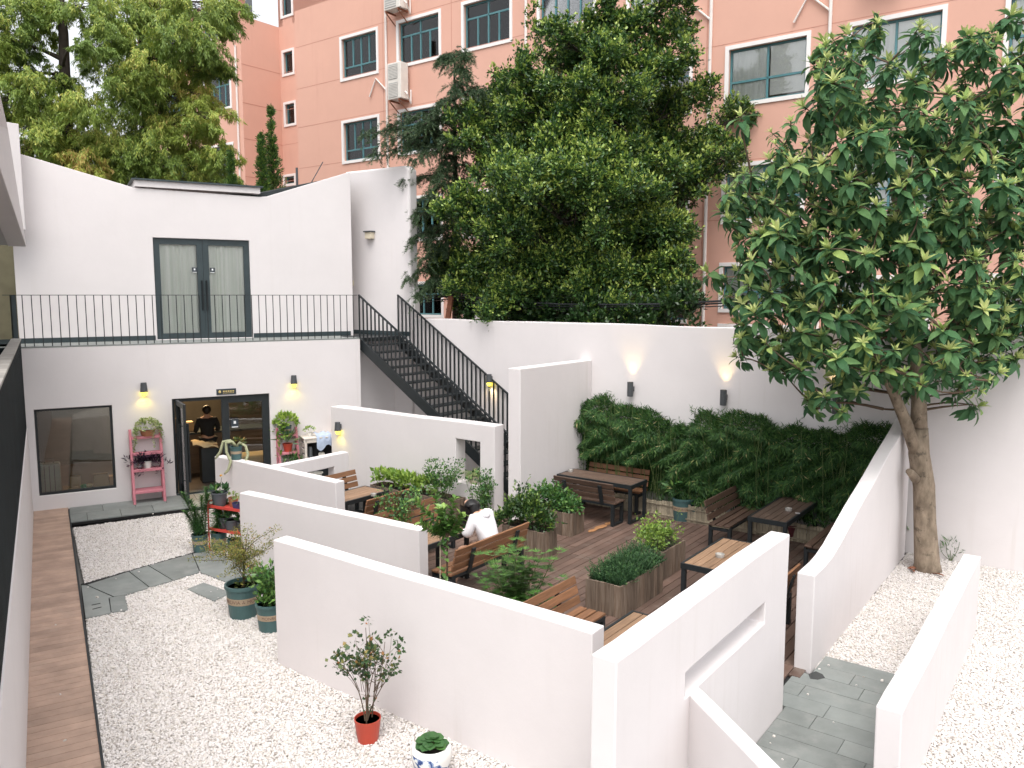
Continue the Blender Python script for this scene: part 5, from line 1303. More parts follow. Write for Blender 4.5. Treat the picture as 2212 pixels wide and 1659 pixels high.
# ------------------------------------------------------------------ pink ladder shelves on the facade
def ladder(s0, s1, h, tiers, label, dep=.42):
    o = FAC0 - N * .012; t = thing('ladder_shelf', v3(o + F * (s0 + s1) / 2 - N * dep / 2, .03), label, 'ladder shelf', 'pink ladder shelves against the facade')
    at = lambda z: .10 + (dep - .10) * (1 - z / h)           # how far the front rail stands off the wall
    for s in (s0, s1 - .035):
        q = MB(); q.bar(v3(o + F * (s + .017) - N * dep, .03), v3(o + F * (s + .017) - N * .08, h), .035, .05); q.build('front_rail', M['pink'], t, bevel=.003, seg=1)
        q = MB(); q.bar(v3(o + F * (s + .017) - N * .03, .03), v3(o + F * (s + .017) - N * .03, h * .96), .03, .03); q.build('rear_rail', M['pink'], t, bevel=.003, seg=1)
    for z in tiers:
        q = MB(); d_ = at(z); q.obox(v3(o + F * (s0 + .036) - N * d_, z), v3(F * (s1 - s0 - .072)), v3(N * (d_ - .02)), (0, 0, .02)); q.obox(v3(o + F * (s0 + .036) - N * (d_ + .02), z - .03), v3(F * (s1 - s0 - .072)), v3(N * .018), (0, 0, .055)); q.build('shelf', M['pink'], t, bevel=.003, seg=1)
    return lambda s, z: v3(o + F * s - N * at(z) * .55, z + .021)
la = ladder(1.80, 2.42, 1.58, (.27, .79, 1.16, 1.42)[0:1] + (.72, 1.06, 1.40), 'pink wooden ladder shelf with a trailing plant and a purple plant')
def trailing(fl, c, n, ln, spread, rng, L=.04, W=.03, r0=.3, r1=.9):
    for i in range(n):
        a = rng.uniform(0, 6.28); p = c + np.array([math.cos(a) * spread, math.sin(a) * spread, .03]); e = p + np.array([math.cos(a) * .08, math.sin(a) * .08, -rng.uniform(.2, 1) * ln])
        for t_ in np.linspace(0, 1, 14): puff(fl, p + (e - p) * t_ + np.array([0, 0, .05 * math.sin(3.1 * t_)]), (.025, .025, .025), 3, L, W, r0=r0, r1=r1, rng=rng)
r = np.random.default_rng(8)
c = la(2.16, 1.40); t = potted(c, 'clay bowl with a trailing variegated plant on the pink ladder top')
pot_parts(t, c, .15, .13, M['clay'], .8); fl = MB(); puff(fl, c + np.array([0, 0, .2]), (.27, .2, .2), 380, .05, .035, r0=.2, r1=1, young=.3, rng=r); trailing(fl, c + np.array([0, 0, .12]), 16, .55, .22, r); fl.build('foliage', M['lf_spider'], t)
c = la(2.12, .72); t = potted(c, 'white pot with a spreading dark purple plant on the pink ladder')
pot_parts(t, c, .085, .15, M['whitepot'], .8); fl = MB()
for dx, dy, dz in [(r.normal() * .17, r.normal() * .05, r.uniform(.06, .26)) for _ in range(30)] + [(-.34, 0, .16), (-.28, 0, .05), (-.12, -.1, -.10), (-.2, -.1, -.12), (.24, -.1, -.10), (.23, 0, .22), (.18, 0, .24)]:
    p = c + v3(F * dx + N * dy * 1, dz); puff(fl, p, (.07, .07, .06), 12, .11, .03, r0=0, r1=1, rng=r)
fl.build('foliage', M['lf_purple'], t); st = MB()
for dx, dz in ((-.3, .12), (.2, .15), (-.2, -.08), (.23, -.06), (-.1, .2), (.1, .22)): limb(st, c + np.array([0, 0, .12]), c + v3(F * dx, dz), .005, .003, .2)
st.build('stems', M['lf_purple'], t)
lb = ladder(4.86, 5.33, 1.36, (.35, .78, 1.18), 'pink wooden ladder shelf beside the cafe door, crowded with plants')
c = lb(5.08, 1.18); t = potted(c, 'teal pot with a bright yellow green pothos, beside the lamp'); pot_parts(t, c, .13, .2, M['teapot'], .8, True, True)
fl = MB(); puff(fl, c + np.array([0, 0, .28]), (.26, .22, .24), 230, .10, .075, r0=.4, r1=1, young=.5, rng=r); trailing(fl, c + np.array([-.16, -.08, .18]), 9, .95, .14, r, .075, .05, .2, .8); fl.build('foliage', M['lf_lime'], t)
c = lb(5.10, .78); t = potted(c, 'red ceramic pot with arching leaves on the second pink ladder'); pot_parts(t, c, .115, .19, M['redpot'], .7)
fl = MB(); puff(fl, c + np.array([0, 0, .24]), (.12, .12, .12), 40, .26, .03, r0=.2, r1=.8, rng=r); fl.build('foliage', M['lf_green'], t)
c = lb(5.16, .35); t = potted(c, 'fern like hanging plant on the second pink ladder, lowest shelf'); pot_parts(t, c, .1, .14, M['teapot'], .8)
fl = MB(); puff(fl, c + np.array([0, 0, .22]), (.2, .16, .2), 230, .14, .02, r0=.1, r1=.8, rng=r, drop=.6); puff(fl, c + np.array([.1, -.1, .08]), (.13, .13, .2), 120, .14, .02, r0=.1, r1=.7, rng=r, drop=.9); fl.build('foliage', M['lf_green'], t)
c = v3(FAC0 + F * 5.1 - N * .36, .03); t = potted(c, 'low teal tub on the paving under the second pink ladder'); pot_parts(t, c, .16, .16, M['teapot'], .85); fl = MB(); puff(fl, c + np.array([-.05, 0, .17]), (.1, .1, .05), 40, .06, .03); fl.build('foliage', M['lf_green'], t)

# white washed pallet shelf
po = FAC0 + F * 5.42 - N * .02; pl_ = thing('pallet_shelf', v3(po + F * .7 - N * .25, .03), 'white washed pallet wood shelf unit against the facade', 'shelf'); PW, PD, PH = 1.55, .46, 1.13
def pp_(a, b, z): return v3(po + F * a - N * b, .03 + z)
for a in (0, PW - .03):
    q = MB()
    for z in np.arange(.05, 1.05, .135): q.obox(pp_(a, .02, z), v3(F * .022), v3(-N * (PD - .04)), (0, 0, .095))
    q.build('slatted_side', M['pallet'], pl_, bevel=.003, seg=1)
    for b in (.0, PD - .05):
        q = MB(); q.obox(pp_(a - .012, b, 0), v3(F * .05), v3(-N * .05), (0, 0, PH - .061)); q.build('post', M['pallet'], pl_)
q = MB()
for k in range(4): q.obox(pp_(-.03, k * .122, PH - .06), v3(F * (PW + .04)), v3(-N * .112), (0, 0, .03))
q.obox(pp_(-.03, PD - .02, PH - .15), v3(F * (PW + .04)), v3(-N * .02), (0, 0, .088)); q.build('top_boards', M['pallet'], pl_, bevel=.004, seg=1)
q = MB(); q.obox(pp_(.04, .02, .52), v3(F * (PW * .68)), v3(-N * (PD - .03)), (0, 0, .06)); q.build('middle_shelf', M['pallet'], pl_, bevel=.01)
q = MB(); q.obox(pp_(.04, .005, .0), v3(F * (PW - .08)), v3(-N * .012), (0, 0, 1.06)); q.build('back_panel', M['greypot'], pl_)
c = pp_(.80, .25, PH - .028); tag(MB().lathe([(.07, 0), (.10, .07), (.125, .075), (.125, .10), (.105, .10), (.07, .02), (0, .015)], c, 20).build('bowl', M['yellow'], origin=c), 'yellow plastic bowl on top of the pallet shelf', 'bowl')
q = MB(); c = pp_(.42, .30, PH - .027); k = 9
g_ = [[pp_(.26 + .36 * i / (k - 1), (.16, .28, .40, .475, .485, .49)[j], PH - .022 + (.05 + .03 * math.sin(i * 1.7 + j), .07 + .03 * math.cos(i * 1.3), .05, .01, -.14 - .03 * math.sin(i * 1.1), -.26 - .07 * math.sin(i * .8))[j]) + v3(N * -.012 * math.sin(i * 2.1), 0) for i in range(k)] for j in range(6)]
q.add([p for row in g_ for p in row], [(j * k + i, j * k + i + 1, (j + 1) * k + i + 1, (j + 1) * k + i) for j in range(5) for i in range(k - 1)])
tag(q.build('cloth', M['bluecloth'], origin=c, smooth=True), 'pale blue cloth draped over the pallet shelf top', 'cloth')
c = pp_(.18, .2, PH - .028); t = potted(c, 'little white pot with a lime plant at the left end of the pallet shelf'); pot_parts(t, c, .06, .09, M['whitepot'], .8); fl = MB(); puff(fl, c + np.array([0, 0, .14]), (.12, .1, .09), 70, .05, .03, r0=.3, r1=1); fl.build('foliage', M['lf_lime'], t)
c = pp_(.74, .34, .582); t = thing('wine_bottle', c, 'dark wine bottle with a red top on the pallet shelf', 'bottle')
MB().lathe([(0, 0), (.042, 0), (.042, .2), (.015, .28), (.015, .36), (0, .36)], c, 14).build('glass', M['bottle'], t); MB().lathe([(.0165, .29), (.0165, .365), (0, .365)], c, 12).build('capsule', M['redpot'], t); MB().lathe([(.0432, .05), (.0432, .16)], c, 14).build('label_band', M['stickw'], t)
c = pp_(.40, .36, .582); tag(MB().lathe([(0, 0), (.05, 0), (.045, .03), (.075, .07), (.07, .12), (.05, .14), (0, .14)], c, 16).build('jar', M['whitepot'], origin=c), 'round white jar on the pallet shelf middle board', 'jar')
c = pp_(.14, .36, .582); tag(MB().lathe([(0, 0), (.045, 0), (.045, .25), (.035, .29), (0, .29)], c, 14).build('jar', M['greypot'], origin=c), 'tall clear jar at the left of the pallet shelf middle board', 'jar')
def lump(c, rad, seed, mat, name, label, cat, group=None, n=10):
    r = np.random.default_rng(seed); vs, m = [], 14
    for i in range(n + 1):
        for k in range(m):
            th = math.pi * i / n; ph = 2 * math.pi * k / m; f = 1 + .18 * math.sin(3 * ph + seed + 2 * th) + .12 * r.normal() * math.sin(th)
            vs.append(np.asarray(c) + np.array([math.sin(th) * math.cos(ph) * rad[0] * f, math.sin(th) * math.sin(ph) * rad[1] * f, (1 - math.cos(th)) * .5 * rad[2] * 2 * (1 if th < 1.5 else (.9 + .1 * f))]))
    q = MB().add(vs, [(i * m + k, i * m + (k + 1) % m, (i + 1) * m + (k + 1) % m, (i + 1) * m + k) for i in range(n) for k in range(m)])
    return tag(q.build(name, mat, origin=c, smooth=True), label, cat, group)
lump(pp_(.30, .18, .583), (.13, .1, .2), 1, M['darkcloth'], 'dark_bag', 'black bag at the back of the pallet shelf middle board', 'bag')
lump(pp_(.60, .14, .583), (.12, .09, .22), 2, M['darkcloth'], 'dark_bag', 'black bag behind the wine bottle on the pallet shelf', 'bag')
lump(pp_(1.28, .24, .035), (.2, .18, .38), 3, M['darkcloth'], 'dark_bag', 'large black bundle at the right end of the pallet shelf', 'bag')
c = pp_(.62, .24, .02); t = MB().obox(c, v3(F * .42), v3(-N * .2), (0, 0, .3)); tag(t.build('storage_crate', M['teapot'], origin=c, bevel=.02), 'teal storage crate under the pallet shelf board', 'crate')
c = pp_(.28, .26, .02); tag(MB().lathe([(.10, 0), (.15, .2), (.17, .2), (.17, .215), (.14, .205), (.09, .02), (0, .02)], c, 20).build('basin', M['whitepot'], origin=c), 'white rimmed basin on the ground under the pallet shelf', 'basin')

# spider plant in the wall opening
c = v3(f0 + V * .62 + U * .12, .662); t = potted(c, 'spider plant with arching striped leaves in the tall wall opening'); pot_parts(t, c, .105, .15, M['offglass'], .8)
fl = MB(); n = 90; a = RNG.uniform(0, 6.28, n); leaves(fl, np.repeat((c + np.array([0, 0, .14]))[None], n, 0), np.stack([np.cos(a), np.sin(a), RNG.uniform(.5, 2.2, n)], 1), np.stack([-np.cos(a) * .8, -np.sin(a) * .8, np.full(n, .6)], 1), RNG.uniform(.22, .42, n), .022, .2 + .8 * RNG.random(n), 5, RNG.uniform(1.2, 2.3, n), .2)
fl.build('foliage', M['lf_spider'], t)

# ------------------------------------------------------------------ inside the cafe
def fi(s, b, z=.022): return v3(FAC0 + F * s + N * b, z)
ct = thing('counter', fi(3.6, 2.6), 'wooden cafe counter inside the glass door', 'counter')
MB().obox(fi(2.3, 2.2), v3(F * 3.6), v3(N * .55), (0, 0, .98)).build('front_panel', M['wood_in'], ct); MB().obox(fi(2.25, 2.1, 1.003), v3(F * 3.7), v3(N * .7), (0, 0, .05)).build('countertop', M['frame_dark'], ct, bevel=.005)
for i, (s, w, h, m, lab) in enumerate(((2.72, .10, .46, 'cream', 'tall cream box at the left end of the cafe counter'), (2.90, .14, .34, 'cardboard', 'yellow brown box on the cafe counter, second from the left'), (3.09, .3, .24, 'cream', 'wide cream box on the cafe counter'))):
    tag(MB().obox(fi(s, 2.25, 1.054), v3(F * w), v3(N * .25), (0, 0, h)).build('box', M[m], origin=fi(s, 2.25, 1.06), bevel=.006), lab, 'box', 'boxes on the cafe counter')
lp = thing('laptop', fi(4.3, 2.4, 1.054), 'open laptop on the cafe counter behind the fixed glass leaf', 'laptop')
MB().obox(fi(4.15, 2.25, 1.054), v3(F * .34), v3(N * .24), (0, 0, .02)).build('keyboard', M['frame_dark'], lp); MB().obox(fi(4.15, 2.47, 1.075), v3(F * .34), v3(N * .06, .22), v3(N * .012, -.003)).build('screen', M['screen'], lp)
st_ = thing('serving_stand', fi(3.55, 1.1), 'black serving stand with an orange top tray just inside the door', 'stand')
MB().obox(fi(3.36, .95), v3(F * .42), v3(N * .38), (0, 0, .82)).build('cabinet', M['black'], st_, bevel=.01); MB().obox(fi(3.40, .98, .843), v3(F * .34), v3(N * .3), (0, 0, .07)).build('top_tray', M['dull_orange'], st_)  # tray in one dull orange, nothing here emits
q = MB(); k = 8; gg = [[fi(3.18 + .56 * i / (k - 1), .9 + .44 * j / 4, 1.02 - .10 * i / (k - 1) + .03 * math.sin(i * 1.4 + j * 2) - (.08 if j in (0, 4) else 0)) for i in range(k)] for j in range(5)]
q.add([p for row in gg for p in row], [(j * k + i, j * k + i + 1, (j + 1) * k + i + 1, (j + 1) * k + i) for j in range(4) for i in range(k - 1)])
tag(q.build('cloth', M['cream'], origin=fi(3.4, 1.1, 1.0), smooth=True), 'folded cream cloth lying on the black serving stand', 'cloth')
sf = thing('sofa_seat', fi(4.35, 1.0), 'cream covered seat behind the fixed glass door leaf', 'seat')
MB().obox(fi(4.0, .75), v3(F * .95), v3(N * .6), (0, 0, .38)).build('base', M['wood_in'], sf, bevel=.01); MB().obox(fi(3.98, .73, .403), v3(F * .98), v3(N * .64), (0, 0, .2)).build('cushion', M['cream'], sf, bevel=.06, seg=4)
su = thing('suitcase', fi(.22, .5), 'silver green suitcase standing behind the shop window', 'suitcase')
MB().obox(fi(.10, .34, .08), v3(F * .40), v3(N * .24), (0, 0, .84)).build('shell', M['suitcase'], su, bevel=.04, seg=3)
q = MB(); 
for a in (.16, .25, .34): q.obox(fi(.10 + a - .06, .332, .12), v3(F * .015), v3(N * .01), (0, 0, .76))
q.build('ribs', M['greypot'], su); q = MB(); q.tube([fi(.22, .46, .91), fi(.22, .46, 1.0), fi(.38, .46, 1.0), fi(.38, .46, .91)], .012, 6); q.build('handle', M['frame_dark'], su)
wb = thing('display_bench', fi(.8, .7), 'low wooden display bench behind the shop window', 'bench')
MB().obox(fi(.52, .22, .262), v3(F * 1.2), v3(N * .7), (0, 0, .04)).build('board', M['wood_in'], wb); MB().obox(fi(.58, .3), v3(F * 1.05), v3(N * .5), (0, 0, .239)).build('base', M['roomdark'], wb)
for i, (s, b, w, d_, h, lab) in enumerate(((.66, .42, .20, .2, .27, 'cardboard box with open flaps behind the shop window'), (.62, .25, .18, .12, .09, 'small flat cardboard box behind the shop window'), (1.10, .36, .28, .24, .27, 'largest cardboard box behind the shop window'), (1.40, .46, .2, .2, .20, 'cardboard box behind the largest one in the shop window'))):
    t = MB().obox(fi(s, b, .303), v3(F * w), v3(N * d_), (0, 0, h)); o = t.build('cardboard_box', M['cardboard'], origin=fi(s, b, .303), bevel=.005); tag(o, lab, 'box', 'cardboard boxes in the shop window')
    if i in (0, 2):
        q = MB(); q.obox(fi(s, b - .005, h + .305), v3(F * w), v3(-N * .08, .05), (0, 0, .004)); q.build('flap', M['cardboard'], o)
for i, (s, mt, lab) in enumerate(((.92, 'greenplastic', 'green plastic bag behind the shop window'), (1.0, 'cream', 'cream paper bag behind the shop window'))): lump(fi(s, .34, .304), (.07, .06, .06), 20 + i, M[mt], 'small_bag', lab, 'bag')
lt = thing('ceiling_lamp', fi(3.3, 3.2, 3.0), 'warm ceiling lamp inside the cafe', 'ceiling lamp')
MB().obox(fi(2.4, 3.1, 3.0), v3(F * 1.8), v3(N * .3), (0, 0, .06)).build('diffuser', M['bulbw'], lt)
ar = bpy.data.lights.new('lamp_light', 'AREA'); ar.shape = 'RECTANGLE'; ar.size = 1.7; ar.size_y = .28; ar.energy = 80; ar.color = (1, .66, .34); ao = bpy.data.objects.new('lamp_light', ar); COL.objects.link(ao); ao.parent = lt; ao.location = Vector(fi(3.3, 3.25, 2.98)) - lt.location

# ------------------------------------------------------------------ people
def skin_mesh(name, verts, edges, radii, mat, parent, sub=2, root=0):
    off = np.array(OFF[parent.name]); me = bpy.data.meshes.new(name)
    me.from_pydata([tuple(np.asarray(v) - off) for v in verts], edges, []); o = bpy.data.objects.new(name, me); COL.objects.link(o)
    md = o.modifiers.new('skin', 'SKIN'); md.use_smooth_shade = True
    for i, rr in enumerate(radii):
        sv = me.skin_vertices[0].data[i]; sv.radius = rr if isinstance(rr, (tuple, list)) else (rr, rr); sv.use_root = (i == root)
    sb = o.modifiers.new('sub', 'SUBSURF'); sb.levels = sub; sb.render_levels = sub
    bpy.context.view_layer.update()
    nm = bpy.data.meshes.new_from_object(o.evaluated_get(bpy.context.evaluated_depsgraph_get())); bpy.data.objects.remove(o); bpy.data.meshes.remove(me)
    for p in nm.polygons: p.use_smooth = True
    nm.materials.clear(); nm.materials.append(mat); nm.name = name
    n = bpy.data.objects.new(name, nm); COL.objects.link(n); n.parent = parent; OFF[n.name] = tuple(off); return n
def figure_parts(J, parent, skin, extra_hand=True):
    """J: dict of joints -> one continuous body with fingers"""
    vs, es, rs, ix = [], [], [], {}
    def add(k, p, r_, frm=None):
        ix[k] = len(vs); vs.append(np.asarray(p, float)); rs.append(r_)
        if frm: es.append((ix[frm], ix[k]))
    add('pelvis', J['pelvis'], (.15, .12)); add('waist', J['waist'], (.125, .10), 'pelvis'); add('chest', J['chest'], (.16, .12), 'waist'); add('neck', J['neck'], .055, 'chest'); add('jaw', J['jaw'], .07, 'neck'); add('head', J['head'], (.085, .095), 'jaw'); add('crown', J['crown'], .06, 'head')
    for s in 'lr':
        add('sh' + s, J['sh' + s], .062, 'chest'); add('el' + s, J['el' + s], .043, 'sh' + s); add('wr' + s, J['wr' + s], .028, 'el' + s)
        d = nrmz(J['wr' + s] - J['el' + s]); side = nrmz(np.cross(d, np.array([0, 0, 1.]))); palm = J['wr' + s] + d * .07; add('pa' + s, palm, (.038, .018), 'wr' + s)
        for k, (o_, l_) in enumerate(((-.03, .065), (-.01, .078), (.01, .072), (.03, .055))):
            b = palm + d * .035 + side * o_; add('f%d' % k + s, b, .0085, 'pa' + s); add('g%d' % k + s, b + d * l_ * .55 + np.array([0, 0, -.008]), .008, 'f%d' % k + s); add('h%d' % k + s, b + d * l_ * .9 + np.array([0, 0, -.028]), .0065, 'g%d' % k + s)
        tb = J['wr' + s] + d * .03 + side * (-.035 if s == 'l' else .035); add('t0' + s, tb, .011, 'pa' + s); add('t1' + s, tb + d * .04 + side * (-.012 if s == 'l' else .012), .009, 't0' + s)
        add('hp' + s, J['hp' + s], .09, 'pelvis'); add('kn' + s, J['kn' + s], .062, 'hp' + s); add('ca' + s, J['kn' + s] * .65 + J['an' + s] * .35, .055, 'kn' + s); add('an' + s, J['an' + s], .036, 'ca' + s); add('to' + s, J['to' + s], (.04, .025), 'an' + s)
    return skin_mesh('body', vs, es, rs, skin, parent)
# seated person in the white hoodie (facing V, leaning over the table)
pc = np.array([-.79, 10.75]) + U * 1.0 + V * .17
person = thing('person', v3(pc, DZ), 'seated person with long black hair in a white hoodie, leaning over the table', 'person')
def pj(f, r_, z): return v3(pc + V * f + U * r_, DZ + z)                # f forward, r_ to the person's right
J = dict(pelvis=pj(.0, 0, .56), waist=pj(.04, 0, .74), chest=pj(.15, 0, .96), neck=pj(.27, 0, 1.11), jaw=pj(.38, -.02, 1.13), head=pj(.40, -.02, 1.20), crown=pj(.40, -.02, 1.27),
         shl=pj(.17, -.19, 1.02), shr=pj(.17, .19, 1.02), ell=pj(.24, -.24, .80), elr=pj(.30, .24, .80), wrl=pj(.47, -.12, .815), wrr=pj(.5, .10, .815),
         hpl=pj(.04, -.10, .53), hpr=pj(.04, .10, .53), knl=pj(.44, -.17, .53), knr=pj(.46, .10, .52), anl=pj(.34, -.42, .10), anr=pj(.52, .02, .10), tol=pj(.42, -.52, .05), tor=pj(.66, .02, .05))
figure_parts(J, person, M['skin'])
vs = [pj(-.01, 0, .60), pj(.01, 0, .74), pj(.11, 0, .96), pj(.20, 0, 1.07), pj(.17, -.20, 1.03), pj(.235, -.25, .79), pj(.37, -.17, .82), pj(.17, .20, 1.03), pj(.29, .25, .79), pj(.42, .16, .82)]
skin_mesh('hoodie', vs, [(0, 1), (1, 2), (2, 3), (2, 4), (4, 5), (5, 6), (2, 7), (7, 8), (8, 9)], [(.19, .165), (.175, .15), (.195, .155), (.11, .09), .092, .075, .056, .092, .075, .056], M['hoodie'], person)
vs = [pj(.14, -.10, 1.10), pj(.10, 0, 1.10), pj(.14, .10, 1.10), pj(.05, 0, 1.02)]
skin_mesh('hood', vs, [(0, 1), (1, 2), (1, 3)], [.05, .075, .05, .05], M['hoodie'], person, root=1)
vs = [pj(0, 0, .55), pj(.06, -.11, .535), pj(.28, -.14, .54), pj(.06, .11, .535), pj(.28, .10, .535)]
skin_mesh('shorts', vs, [(0, 1), (1, 2), (0, 3), (3, 4)], [(.165, .13), .105, .088, .105, .088], M['shorts'], person)
vs = [pj(.41, -.02, 1.27), pj(.37, -.02, 1.23), pj(.28, -.03, 1.17), pj(.38, -.10, 1.14), pj(.41, -.15, 1.00), pj(.45, -.16, .86), pj(.40, .08, 1.12), pj(.46, .10, .98), pj(.25, -.08, 1.06)]
skin_mesh('hair', vs, [(0, 1), (1, 2), (1, 3), (3, 4), (4, 5), (1, 6), (6, 7), (2, 8)], [.085, .132, .105, .095, .09, .06, .08, .07, .08], M['hair'], person, root=1)
for s in 'lr':
    q = MB(); a, b = J['an' + s], J['to' + s]; d = nrmz((b - a) * np.array([1, 1, 0])); q.obox(a - d * .06 - np.array([0, 0, .098]) - np.cross(d, [0, 0, 1]) * .045, d * .25, np.cross(d, [0, 0, 1]) * .09, (0, 0, .03)); q.build('shoe_sole', M['whitepot'], person, bevel=.012)
lump(pj(.52, .02, .765), (.10, .08, .10), 5, M['greenplastic'], 'plastic_bag', 'green plastic bag on the table beside the seated person', 'bag')
# person at the counter
pc = FAC0 + F * 3.62 + N * 1.62
p2 = thing('person', v3(pc, .022), 'person in black clothes standing at the cafe counter, seen from behind', 'person')
def pj2(f, r_, z): return v3(pc + N * f + F * r_, .022 + z)
J = dict(pelvis=pj2(0, 0, .94), waist=pj2(0, 0, 1.12), chest=pj2(.02, 0, 1.34), neck=pj2(.03, 0, 1.49), jaw=pj2(.06, 0, 1.55), head=pj2(.06, 0, 1.62), crown=pj2(.05, 0, 1.69), shl=pj2(.02, -.19, 1.40), shr=pj2(.02, .19, 1.40), ell=pj2(.05, -.26, 1.14), elr=pj2(.05, .26, 1.14), wrl=pj2(.28, -.24, 1.10), wrr=pj2(.28, .22, 1.10),
         hpl=pj2(0, -.10, .88), hpr=pj2(0, .10, .88), knl=pj2(.01, -.11, .48), knr=pj2(.01, .11, .48), anl=pj2(-.02, -.11, .09), anr=pj2(-.02, .11, .09), tol=pj2(.14, -.12, .03), tor=pj2(.14, .12, .03))
figure_parts(J, p2, M['skin'])
skin_mesh('black_top', [J['pelvis'], J['waist'], J['chest'], J['shl'], J['ell'], J['wrl'] * .7 + J['ell'] * .3, J['shr'], J['elr'], J['wrr'] * .7 + J['elr'] * .3], [(0, 1), (1, 2), (2, 3), (3, 4), (4, 5), (2, 6), (6, 7), (7, 8)], [(.18, .15), (.165, .13), (.19, .14), .08, .062, .048, .08, .062, .048], M['darkcloth'], p2)
skin_mesh('trousers', [J['pelvis'], J['hpl'], J['knl'], J['anl'], J['hpr'], J['knr'], J['anr']], [(0, 1), (1, 2), (2, 3), (0, 4), (4, 5), (5, 6)], [(.175, .14), .108, .078, .062, .108, .078, .062], M['darkcloth'], p2)
MB().lathe([(.085 * math.sin(k_ * .31) + .018 * math.sin(k_ * .31), .115 * -math.cos(k_ * .31)) for k_ in range(11)], pj2(.025, 0, 1.635), 18).build('hair', M['hair'], p2, smooth=True)

# ------------------------------------------------------------------ bamboo hedge, teal pots and reed edging
hl, hc = MB(), MB(); r = np.random.default_rng(31)
hs0, hs1 = .25, 6.35
def htop(s): return 1.98 + .10 * math.sin(s * 2.3 + 1) + .13 * abs(math.sin(s * 2.9)) + .04 * math.sin(s * 11) + (.05 if s > 5.7 else 0) - (.2 if 3.7 < s < 4.3 else 0)
for i in range(150):
    s = r.uniform(hs0, hs1); b = r.uniform(.1, .45); base = v3(h0 + V * s - U * b, .0); top = base + np.array([r.normal() * .12, r.normal() * .12, 0]) + v3(-U * r.uniform(0, .22), htop(s) * r.uniform(.85, 1.05)); limb(hc, base, top, .008, .004, .05, 6, 4, r)
n = 104000; s = r.uniform(hs0, hs1, n); zt = np.array([htop(x) for x in s]); z = zt * (1 - .78 * r.random(n) ** 1.15)
cl = .5 + .5 * np.sin(s * 9 + 3 * np.sin(z * 5)) * np.sin(z * 8 + s * 3)
depth = .06 + (.30 + .36 * cl) * np.sqrt(r.random(n)) * np.clip((zt - z) * 3 + .35, .3, 1)
depth = np.where((s > 4.35) & (s < 6.3) & (z < 1.05), np.minimum(depth, .16), depth)
keep = r.random(n) < np.clip(.2 + .8 * (z - .4) / .6, .03, 1) * (.45 + .55 * cl)
s, z, depth, zt, cl = s[keep], z[keep], depth[keep], zt[keep], cl[keep]; n = len(s)
P = np.column_stack([h0[0] + V[0] * s - U[0] * depth, h0[1] + V[1] * s - U[1] * depth, z])
a = r.uniform(-1.5, 1.5, n); out = np.column_stack([-U[0] * np.cos(a) + V[0] * np.sin(a), -U[1] * np.cos(a) + V[1] * np.sin(a), np.where(zt - z < .2, r.normal(.4, .6, n), r.normal(-.9, .55, n))])
rr_ = .08 + .68 * r.random(n) * (.5 + .5 * cl[keep] if False else 1); rr_ = np.where(r.random(n) < .02 + .05 * (cl > .75), .86 + .14 * r.random(n), rr_)  # lighter leaves on outer bulges: lit foliage put into colour, with dry leaves
leaves(hl, P, out, np.column_stack([-U[0] + 0 * a, -U[1] + 0 * a, 1 + 0 * a]) + rdir(n, r) * .6, r.uniform(.085, .165, n), r.uniform(.012, .021, n), rr_)
# feathery shoots above the hedge line
for i in range(110):
    x = r.uniform(hs0, hs1); b = v3(h0 + V * x - U * r.uniform(.12, .4), htop(x) - .15); e = b + np.array([r.normal() * .1, r.normal() * .1, r.uniform(.08, .26)]); limb(hc, b, e, .004, .002, .1, 4, 4, r)
    m = 26; tt = r.uniform(.2, 1, m)[:, None]; leaves(hl, b + (e - b) * tt + r.normal(size=(m, 3)) * .02, rdir(m, r) + np.array([0, 0, .1]), rdir(m, r) + np.array([0, 0, 1.]), r.uniform(.08, .14, m), .014, .3 + .5 * r.random(m))
hd = thing('bamboo_hedge', v3(h0 + V * 3.3 - U * .3), 'thick dark bamboo hedge with drooping narrow leaves along the boundary wall', 'hedge')
hl.build('foliage', M['lf_bamboo'], hd); hc.build('culms', M['stem_green'], hd)
q = MB(); k = .8
while k < 6.1: q.obox(v3(h0 + V * k - U * .62 + U * random.uniform(0, .01), .04), v3(V * .05), v3(U * .012), (0, 0, .33 + random.uniform(-.02, .02))); k += .056
fe = q.build('reed_edging', M['reed'], origin=v3(h0 + V * 3.4 - U * .62)); tag(fe, 'low pale reed edging at the foot of the bamboo hedge', 'edging')
q = MB()
for z in (.1, .3): q.bar(v3(h0 + V * .8 - U * .63, z), v3(h0 + V * 6.1 - U * .63, z), .018)
q.build('rails', M['reed'], fe)
def bpot(x, y, rad, h, label, leaf, txt=None, kind='b'):
    c = v3(G(x, y, DZ)[:2], DZ); t = potted(c, label, group='teal pots in front of the bamboo'); pot_parts(t, c, rad, h, M['teapot'], .84, True, True, txt)
    fl = MB()
    if kind == 'b':
        for _ in range(9): puff(fl, c + np.array([RNG.normal() * rad, RNG.normal() * rad * .7, h + RNG.uniform(.05, .42)]), (.12, .12, .1), leaf, .15, .06, r0=.1, r1=.7)
    else: puff(fl, c + np.array([0, 0, h + .05]), (rad * 1.1, rad, .10), leaf, .1, .03, r0=.1, r1=.6)
    fl.build('foliage', M['lf_green'], t)
bpot(1474, 1122, .205, .44, 'large teal pot with a tan lettered band and big leaves, before the bamboo', 26, ('MONROVIA', .0))
bpot(1503, 1127, .115, .25, 'small teal banded pot right of the large lettered pot', 24, None, 's')
bpot(1528, 1128, .12, .33, 'teal banded pot mostly hidden by the dark bench end', 40, None, 's')
bpot(1561, 1117, .12, .30, 'teal banded pot seen under the dark bench backrest', 40, None, 'b')
bpot(1584, 1105, .12, .30, 'teal banded pot behind the far end of the dark bench', 40, None, 'b')
